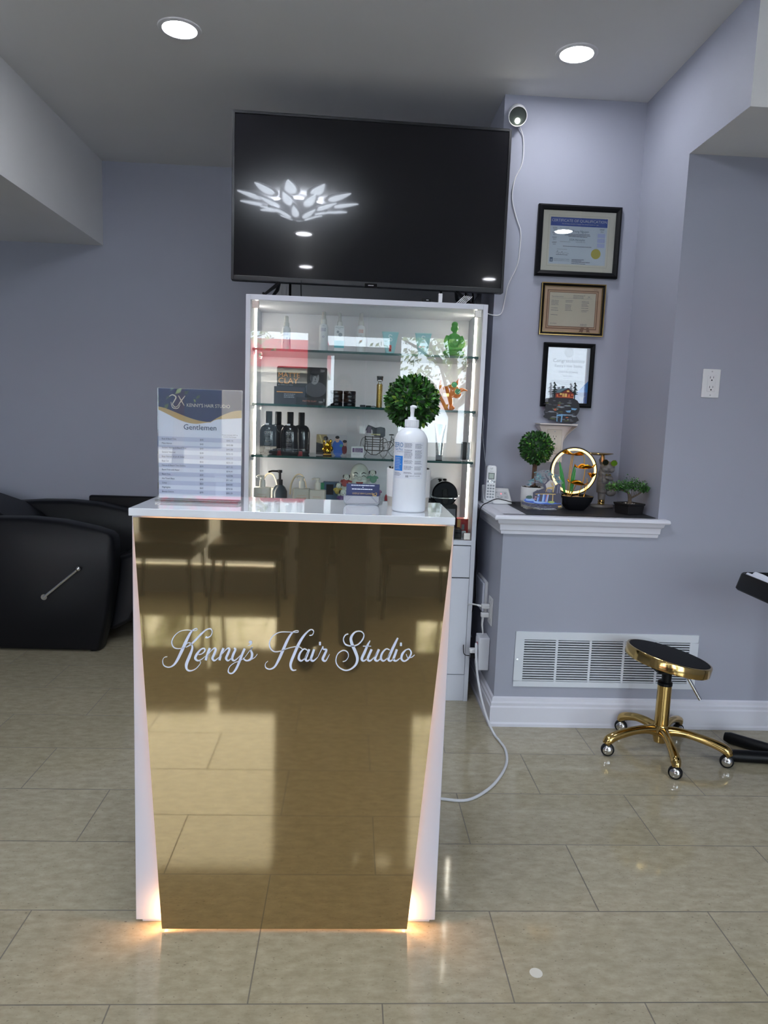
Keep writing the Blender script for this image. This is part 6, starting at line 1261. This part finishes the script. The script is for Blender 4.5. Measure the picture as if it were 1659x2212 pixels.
# ============================================================ SIDE OF THE HALF WALL
t = thing('intercom_box', 'shallow white box on the side of the half wall beside the outlet', 'wall box', (XP, 3.30, .50)); MB().box(XP-.012, XP, 3.195, 3.405, .425, .575).build('backplate', white_plastic, t, bevel=.002); MB().box(XP-.022, XP-.012, 3.205, 3.395, .432, .568).build('cover', mat('box_cover_white', 'CFD2E0', .3), t, bevel=.003)
t = thing('side_outlet', 'white wall outlet on the side of the half wall with two plugs in it', 'outlet', (XP, 3.10, .468)); outlet(t, 3.10, .468, XP, nrm='x', w_=.040, h_=.062)
def plug(label, y, z, dx, down):
    t = thing('power_plug', label, 'plug', (XP-.009, y, z)); MB().box(XP-.045, XP-.0095, y-.012, y+.012, z-.010, z+.010).build('plug_body', white_plastic, t, bevel=.003)
    if down: MB().tube([(XP-.035, y, z-.008), (XP-.037, y, z-.045), (XP-.030, y+.005, z-.090)], [.006, .0045, .003], 8).build('strain_relief', white_plastic, t)
    else: MB().tube([(XP-.044, y, z), (XP-.062, y+.012, z+.002)], [.006, .004], 8).build('strain_relief', white_plastic, t)
plug('white plug in the upper socket of the side outlet, its cord looping left', 3.10, .487, 0, False); plug('white plug in the lower socket of the side outlet, its cord going down', 3.10, .448, 0, True)
m = MB(); m.tube([(.588, 3.112, .489), (.565, 3.16, .480), (.572, 3.30, .430), (.600, 3.40, .340), (.612, 3.42, .28), (.622, 3.40, .25)], .0035, 8, smooth=5); tag(m.build('white_loop_cord', white_plastic, None), 'white cord looping from the upper plug toward the cabinet', 'cord')
t = thing('power_tap', 'white multi-socket power tap with a red switch on the side of the half wall', 'power tap', (XP, 3.12, .26))
MB().box(XP-.050, XP-.001, 3.080, 3.165, .195, .345).build('body', mat('tap_white', 'DCDDE4', .35), t, bevel=.004); MB().box(XP-.0525, XP-.050, 3.11, 3.13, .305, .315).build('switch', mat('red_switch', 'A84048', .4), t, bevel=.001)
MB().box(XP-.080, XP-.0505, 3.110, 3.135, .240, .262).build('black_plug', black_plastic, t, bevel=.003)
MB().box(XP-.085, XP-.0505, 3.105, 3.135, .266, .284).build('white_plug', white_plastic, t, bevel=.003)
m = MB(); m.tube([(.565, 3.12, .250), (.545, 3.15, .252), (.560, 3.25, .30), (.585, 3.33, .37), (.60, 3.38, .42), (.612, 3.40, .50)], .002, 7, smooth=5); m2 = m; tag(m.build('thin_black_cord', black_plastic, None), 'thin black cord from the power tap up behind the cabinet', 'cord')
m = MB(); m.tube([(.590, 3.10, .315), (.588, 3.075, .27), (.594, 3.055, .19), (.603, 2.985, .11), (.618, 2.90, .045), (.637, 2.83, .008), (.648, 2.77, .0055), (.655, 2.70, .0055), (.640, 2.60, .0055), (.600, 2.50, .0055), (.530, 2.39, .0055), (.440, 2.312, .0055), (.350, 2.318, .0055), (.26, 2.345, .0055), (.10, 2.36, .0055)], .0052, 10, smooth=6)
tag(m.build('white_power_cord', mat('cord_white', 'D6D7DC', .4), None), 'long white power cord dropping from the wall and curling over the floor to the desk', 'cord')

# ============================================================ AIR VENT
t = thing('air_vent', 'long white return air grille low on the right wall behind the stool', 'vent', (1.13, YR, .30))
vm = mat('vent_white', 'D9DEE6', .35); m = MB(); V0, V1, W0, W1 = .7295, 1.531, .178, .4225; G0, G1, H0_, H1_ = .768, 1.494, .203, .388; yf = YR-.007
m.box(V0, V1, yf, YR, W0, H0_).box(V0, V1, yf, YR, H1_, W1).box(V0, G0, yf, YR, H0_, H1_).box(G1, V1, yf, YR, H0_, H1_)
cols = 5; cw = (G1-G0-(cols-1)*.010)/cols
for k in range(cols-1): xa = G0+cw*(k+1)+.010*k; m.box(xa, xa+.010, yf, YR, H0_, H1_)
m.build('face_frame', vm, t, bevel=.001)
MB().box(G0, G1, YR-.0008, YR-.0003, H0_, H1_).build('backing', mat('vent_dark', '1A1C22', .8), t, smooth=False)
for k in range(cols):
    xa = G0+(cw+.010)*k; m = MB(); ns = 17
    for i in range(ns):
        zz = H0_+(i+.5)*(H1_-H0_)/ns; m.add([(xa, yf+.001, zz-.0034), (xa+cw, yf+.001, zz-.0034), (xa+cw, YR-.001, zz-.0006), (xa, YR-.001, zz-.0006), (xa, yf+.001, zz+.0012), (xa+cw, yf+.001, zz+.0012), (xa+cw, YR-.001, zz+.0018), (xa, YR-.001, zz+.0018)], [(0, 1, 2, 3), (4, 7, 6, 5), (0, 4, 5, 1), (1, 5, 6, 2), (2, 6, 7, 3), (3, 7, 4, 0)])
    m.build('louvres', vm, t, smooth=False)
for sx in (V0+.012, V1-.012): MB().cyl((sx, yf+.0005, .300), (sx, yf-.0015, .300), .004, n=14).build('screw', chrome, t)

# ============================================================ STOOL
SX, SY = 1.289, 2.709
t = thing('rolling_stool', 'round black rolling stool with gold rim, gold post and five-legged gold base', 'stool', (SX, SY, 0))
Ms = Matrix.Translation((SX-.002, SY-.01, .397)) @ Matrix.Rotation(.205, 4, 'Y') @ Matrix.Rotation(-.01, 4, 'X') @ Matrix.Diagonal((.925, .925, .95, 1))
MB().lathe([(0, .010), (.160, .010), (.166, .014), (.1685, .019), (.166, .022), (0, .0225)], (0, 0, 0), 56).build('seat_pad', mat('black_vinyl', '08080C', .6, spec=.2), t, M=Ms)
MB().lathe([(.150, -.024), (.174, -.024), (.1775, -.020), (.1785, .016), (.176, .020), (.169, .0205), (.168, .012), (0, .010), (0, -.024)], (0, 0, 0), 56).build('seat_rim', gold_metal, t, M=Ms)
MB().box(SX-.05, SX+.05, SY-.05, SY+.03, .345, .352).cyl((SX, SY-.01, .30), (SX, SY-.01, .385), .018, .022, 20).build('seat_mount', black_plastic, t)
MB().cyl((SX, SY-.004, .28), (SX, SY-.008, .345), .012, n=20).build('gas_rod', chrome, t)
MB().lathe([(.0275, .096), (.0275, .285), (0, .285)], (SX, SY, 0), 32).build('post', gold_metal, t)
MB().lathe([(.0285, .284), (.0285, .296), (.022, .300), (0, .300)], (SX, SY, 0), 28).build('post_collar', black_plastic, t)
lv = [(SX+.068, SY-.02, .352), (SX+.085, SY-.02, .318), (SX+.135, SY-.03, .236)]
MB().tube([lv[0], lv[1]], .0040, 10).tube([lv[1], lv[2]], .0068, 12).build('height_lever', chrome, t)
MB().lathe([(0, .045), (.024, .045), (.026, .050), (.032, .075), (.040, .095), (.030, .112), (.0276, .118), (0, .118)], (SX, SY, 0), 32).build('hub', gold_metal, t)
for i, (wx, wy) in enumerate(((1.060, 2.669), (1.253, 2.486), (1.502, 2.581), (1.439, 2.867), (1.200, 2.895))):
    d2 = Vector((wx-SX, wy-SY, 0)); L = d2.length; u = d2/L
    P = lambda r_, z_: (SX+u.x*r_, SY+u.y*r_, z_)
    leg = MB().tube([P(.015, .090), P(.06, .100), P(.12, .098), (P(L*.82, .084)), P(L-.004, .068), P(L+.008, .050)], [.024, .0185, .0165, .0185, .0200, .0150], 14, smooth=5, flat=.85).build('leg', gold_metal, t)
    side = Vector((-u.y, u.x, 0)); c_ = Vector((wx, wy, .0265)); 
    MB().cyl(P(L+.004, .030), P(L+.004, .056), .006, n=12).build('caster_stem', chrome, t)
    for sgn in (1,):
        w_ = MB(); w_.lathe([(0, -.011), (.020, -.011), (.0245, -.009), (.0262, -.004), (.0262, .004), (.0245, .009), (.020, .011), (0, .011)], (0, 0, 0), 32)
        Mw = Matrix.Translation(c_) @ Vector(((-.25, -.62, -.45, .35, -.5)[i], -1, .0)).normalized().to_track_quat('Z', 'Y').to_matrix().to_4x4()
        wo = w_.build('caster_wheel', black_plastic, t, M=Mw)
        h_ = MB(); h_.lathe([(0, -.0165), (.010, -.016), (.018, -.0125), (.0195, -.0105), (.0195, .0105), (.018, .0125), (.010, .016), (0, .0165)], (0, 0, 0), 28); h_.build('hub_cap', chrome, wo, M=Mw)

# ============================================================ TRAY STAND AT THE RIGHT EDGE
t = thing('tray_stand', 'black salon tray on a stand with floor bars, cut off by the right edge', 'trolley', (1.85, 2.50, 0))
m = MB(); vs = []
def rr(x0, x1, y0, y1, r_, z_):
    o = []
    for cx_, cy_, a0 in ((x1-r_, y1-r_, 0), (x0+r_, y1-r_, 90), (x0+r_, y0+r_, 180), (x1-r_, y0+r_, 270)):
        for k in range(6): a = math.radians(a0+18*k); o.append((cx_+r_*math.cos(a), cy_+r_*math.sin(a), z_))
    return o
for g, z_ in ((.020, .740), (.004, .738), (0, .744), (.010, .796), (.013, .801), (.018, .801), (.021, .796), (.018, .752), (.06, .750)): vs += rr(1.403+g, 1.90-g, 2.08+g, 2.492-g, .030, z_)
m.add(vs, [(j*24+i, j*24+(i+1) % 24, (j+1)*24+(i+1) % 24, (j+1)*24+i) for j in range(8) for i in range(24)]+[tuple(range(24)), tuple(range(8*24, 9*24))]); m.build('tray', black_plastic, t)
MB().tube([(1.70, 2.45, .738), (1.86, 2.50, .66), (1.88, 2.52, .55), (1.88, 2.56, .04)], .016, 14, smooth=4).build('pole', black_plastic, t)
MB().tube([(1.535, 2.636, .024), (1.56, 2.634, .024), (2.02, 2.585, .024)], [.018, .024, .024], 16).build('floor_bar', black_plastic, t); MB().tube([(1.615, 2.81, .024), (1.63, 2.795, .024), (1.88, 2.560, .024)], [.018, .024, .024], 16).build('floor_bar', black_plastic, t)
m = MB(); m.tube([(1.452, 2.445, .800), (1.458, 2.40, .797), (1.468, 2.33, .785), (1.50, 2.26, .765)], [.012, .013, .012, .008], 12, smooth=4, flat=.5); m.tube([(1.430, 2.452, .799), (1.440, 2.40, .795), (1.452, 2.33, .782)], [.007, .008, .007], 10, smooth=4, flat=.6); tag(m.build('towel', mat('towel_white', 'DADCE8', .8, bump=.5, nscale=400), None), 'folded white towel lying in the black salon tray', 'towel')
tag(MB().ell((1.545, 2.36, .768), (.045, .03, .018), 16, 10).build('cotton_pad', mat('cotton_white', 'E6E4E6', .9), None), 'white cotton bundle in the black tray at the right picture edge', 'cotton')
tag(MB().lathe([(0, .0002), (.0155, .0002), (.0155, .0008), (0, .0009)], (.481, 1.539, 0), 30).build('floor_sticker', mat('sticker_white', 'DAD6CC', .5), None), 'small round white sticker on the floor tiles in front of the desk', 'sticker')

# ============================================================ SHAMPOO CHAIR
t = thing('shampoo_chair', 'black leather shampoo chair with curved side arms, beside the desk at the left edge', 'chair', (-1.75, 4.05, 0))
def arm(y0, y1, dx, dz, nm):
    top = [(-2.25, .665), (-2.05, .70), (-1.85, .716), (-1.68, .719), (-1.51, .706), (-1.345, .674), (-1.268, .650), (-1.243, .628), (-1.236, .600)]
    poly = [(x+dx, z+dz) for x, z in top]+[(-1.236+dx, .50), (-1.248+dx, .383), (-1.280+dx, .17), (-1.322+dx, .006), (-2.28+dx, .006), (-2.34+dx, .35)]
    m = MB(); n = len(poly); cx = sum(p[0] for p in poly)/n; cz = sum(p[1] for p in poly)/n; vs = []
    # padded slab: cross section bulges slightly
    for y_, k in ((y0+.006, .985), (y0, .955), (y0+.0, .955)): pass
    secs = [(y0, .035), (y0+.010, .010), (y0+.028, 0), (y1-.028, 0), (y1-.010, .010), (y1, .035)]
    def inset(p, d_):
        out = []
        for i in range(n):
            a, b, c_ = Vector(p[i-1]), Vector(p[i]), Vector(p[(i+1) % n]); t1 = (b-a).normalized(); t2 = (c_-b).normalized(); nn = Vector((-(t1.y+t2.y), t1.x+t2.x)).normalized()
            out.append((b.x-nn.x*d_*-1 if False else b.x+nn.x*d_*sg_, b.y+nn.y*d_*sg_))
        return out
    area = sum(poly[i-1][0]*poly[i][1]-poly[i][0]*poly[i-1][1] for i in range(n)); sg_ = 1 if area > 0 else -1
    for y_, d_ in secs: vs += [(px_, y_, pz_) for px_, pz_ in inset(poly, d_*.6)]
    m.add(vs, [(j*n+i, j*n+(i+1) % n, (j+1)*n+(i+1) % n, (j+1)*n+i) for j in range(5) for i in range(n)]+[tuple(range(n)), tuple(range(5*n, 6*n))])
    return m.build(nm, leather, t, angle=50)
arm(3.785, 3.925, 0, 0, 'side_arm'); arm(4.335, 4.475, -.0, .028, 'side_arm')
MB().box(-2.2, -1.30, 3.925, 4.335, .16, .46).build('seat', leather, t, bevel=.04, seg=4)
m = MB(); m.prism([(-1.300, .475), (-1.14, .535), (-1.06, .53), (-1.10, .34), (-1.20, .13), (-1.30, .075), (-1.38, .10), (-1.33, .30)], 'xz', 3.945, 4.315); m.build('leg_rest', leather, t, bevel=.02, seg=3)
m = MB(); m.prism([(-2.38, .44), (-1.83, .50), (-1.80, .66), (-1.93, .745), (-2.10, .80), (-2.50, .86)], 'xz', 3.93, 4.33); m.build('backrest', leather, t, bevel=.02, seg=3)
MB().box(-1.62, -1.05, 4.505, 4.55, .35, .765).build('rear_panel', leather, t, bevel=.012, seg=3)
m = MB(); m.tube([(-1.597, 3.768, .303), (-1.412, 3.762, .462)], .0075, 10).cyl((-1.595, 3.784, .305), (-1.595, 3.765, .305), .019, .016, 20).ell((-1.412, 3.762, .463), .015, 16, 12); m.build('lever', chrome, t)
for x_, y_ in ((-1.36, 3.83), (-1.36, 4.43), (-2.2, 3.83), (-2.2, 4.43)): MB().cyl((x_, y_, 0), (x_, y_, .012), .022, n=16).build('foot', black_plastic, t)
# ============================================================ BEHIND THE VIEWER (only mirrored in gold panel and glass)
ch0 = None
for i, cx in enumerate((-1.22, -.66, -.10, .46, 1.02)):
    lab = ['black waiting chair by the window, leftmost of the row mirrored in the gold panel', 'second black waiting chair from the left in the mirrored window row', 'middle black waiting chair in the mirrored window row', 'fourth black waiting chair from the left in the mirrored window row', 'rightmost black waiting chair in the mirrored window row'][i]
    if ch0 is None:
        ch0 = thing('waiting_chair', lab, 'chair', (cx, -1.42, 0), 0, 'waiting chairs under the window')
        MB().box(cx-.24, cx+.24, -1.66, -1.18, .36, .47).build('seat', leather, ch0, bevel=.03, seg=3)
        MB().box(cx-.24, cx+.24, -1.70, -1.62, .44, .86).build('backrest', leather, ch0, bevel=.03, seg=3)
        for sx in (-1, 1):
            for sy in (-1.63, -1.22): MB().tube([(cx+sx*.20, sy, .37), (cx+sx*.225, sy+(.03 if sy > -1.4 else -.03), 0.0)], [.014, .010], 10).build('leg', black_plastic, ch0)
    else: copy_tree(ch0, Vector((cx, -1.42, 0)), lab)
# the photographer
pr_ = thing('person', 'person in dark clothes standing and holding up a phone, mirrored in the gold panel', 'person', (-.08, -.36, 0))
skin = mat('skin', 'B98C72', .5, sss=0); cloth_d = mat('dark_cloth', '23242B', .8); jean = mat('dark_trousers', '1C1D24', .8)
m = MB(); px, py = -.08, -.36
legs = [[(px-.09, py, .92), (px-.105, py+.01, .50), (px-.125, py-.02, .09)], [(px+.09, py, .92), (px+.105, py+.01, .50), (px+.115, py-.02, .09)]]
for L_ in legs: m.tube(L_, [.082, .056, .038], 16, smooth=5)
for L_ in legs: x_ = L_[2][0]; m.ell((x_, py+.05, .045), (.042, .115, .038), 16, 10)
m.ell((px, py, .95), (.155, .105, .13), 22, 14).ell((px, py-.005, 1.12), (.140, .095, .17), 22, 14).ell((px, py-.01, 1.30), (.165, .105, .15), 22, 14).cyl((px, py-.01, 1.38), (px, py+.005, 1.50), .055, .050, 16)
m.ell((px, py+.015, 1.575), (.073, .092, .110), 24, 18).ell((px, py+.105, 1.565), (.012, .016, .018), 10, 8)
for s_ in (-1, 1): m.ell((px+s_*.074, py+.01, 1.57), (.010, .020, .030), 8, 8)
arms = [[(px-.17, py-.01, 1.38), (px-.24, py+.04, 1.14), (-.065, -.15, 1.245)], [(px+.17, py-.01, 1.38), (px+.235, py+.05, 1.14), (.065, -.15, 1.245)]]
for A_ in arms: m.tube(A_, [.050, .040, .026], 14, smooth=5)
for s_ in (-1, 1):
    m.ell((s_*.062, -.135, 1.262), (.022, .020, .034), 14, 10)
    for k in range(4): m.tube([(s_*.064, -.130, 1.250+.018*k), (s_*.068, -.088, 1.256+.019*k), (s_*(.050-.003*k), -.066, 1.258+.019*k)], [.009, .0085, .0075], 8, smooth=3)
    m.tube([(s_*.052, -.135, 1.250), (s_*.034, -.112, 1.262), (s_*.026, -.096, 1.276)], [.010, .009, .008], 8, smooth=3)
remesh(m.build('body', skin, pr_), .006, 2)
m = MB()
for L_ in legs: m.tube([(a, b, max(c, .07)) for a, b, c in L_], [.100, .082, .070], 18, smooth=5)
m.ell((px, py, .94), (.172, .122, .13), 22, 12); remesh(m.build('trousers', jean, pr_), .012, 3)
m = MB(); m.ell((px, py, 1.00), (.175, .125, .10), 22, 12).ell((px, py-.005, 1.13), (.165, .115, .18), 22, 14).ell((px, py-.01, 1.30), (.190, .122, .155), 22, 14)
for A_ in arms: m.tube([A_[0], A_[1], tuple(Vector(A_[1]).lerp(Vector(A_[2]), .85))], [.066, .056, .040], 14, smooth=5)
remesh(m.build('jacket', cloth_d, pr_), .010, 3)
for L_ in legs: MB().ell((L_[2][0], py+.05, .042), (.050, .128, .048), 18, 10, fn=lambda v: Vector((v.x, v.y, max(v.z, -.040)))).build('shoe', black_plastic, pr_)
MB().ell((px, py-.005, 1.612), (.082, .098, .090), 22, 14).build('hair', mat('dark_hair', '17130F', .6), pr_)
for s_ in (-1, 1): MB().ell((px+s_*.028, py+.100, 1.585), (.012, .006, .006), 10, 8).build('eye', mat('eye_dark', '2A211C', .2), pr_)
MB().ell((px, py+.104, 1.525), (.022, .006, .006), 12, 6).build('mouth', mat('lip', '8E5A50', .5), pr_)
tp = thing('mobile_phone', 'black mobile phone held upright in both hands, mirrored in the gold panel', 'phone', (0, -.075, 1.235))
MB().rrect(-.040, .040, 1.170, 1.330, .010, 'xz', -.084, -.075).build('case', black_gloss, tp, bevel=.002)
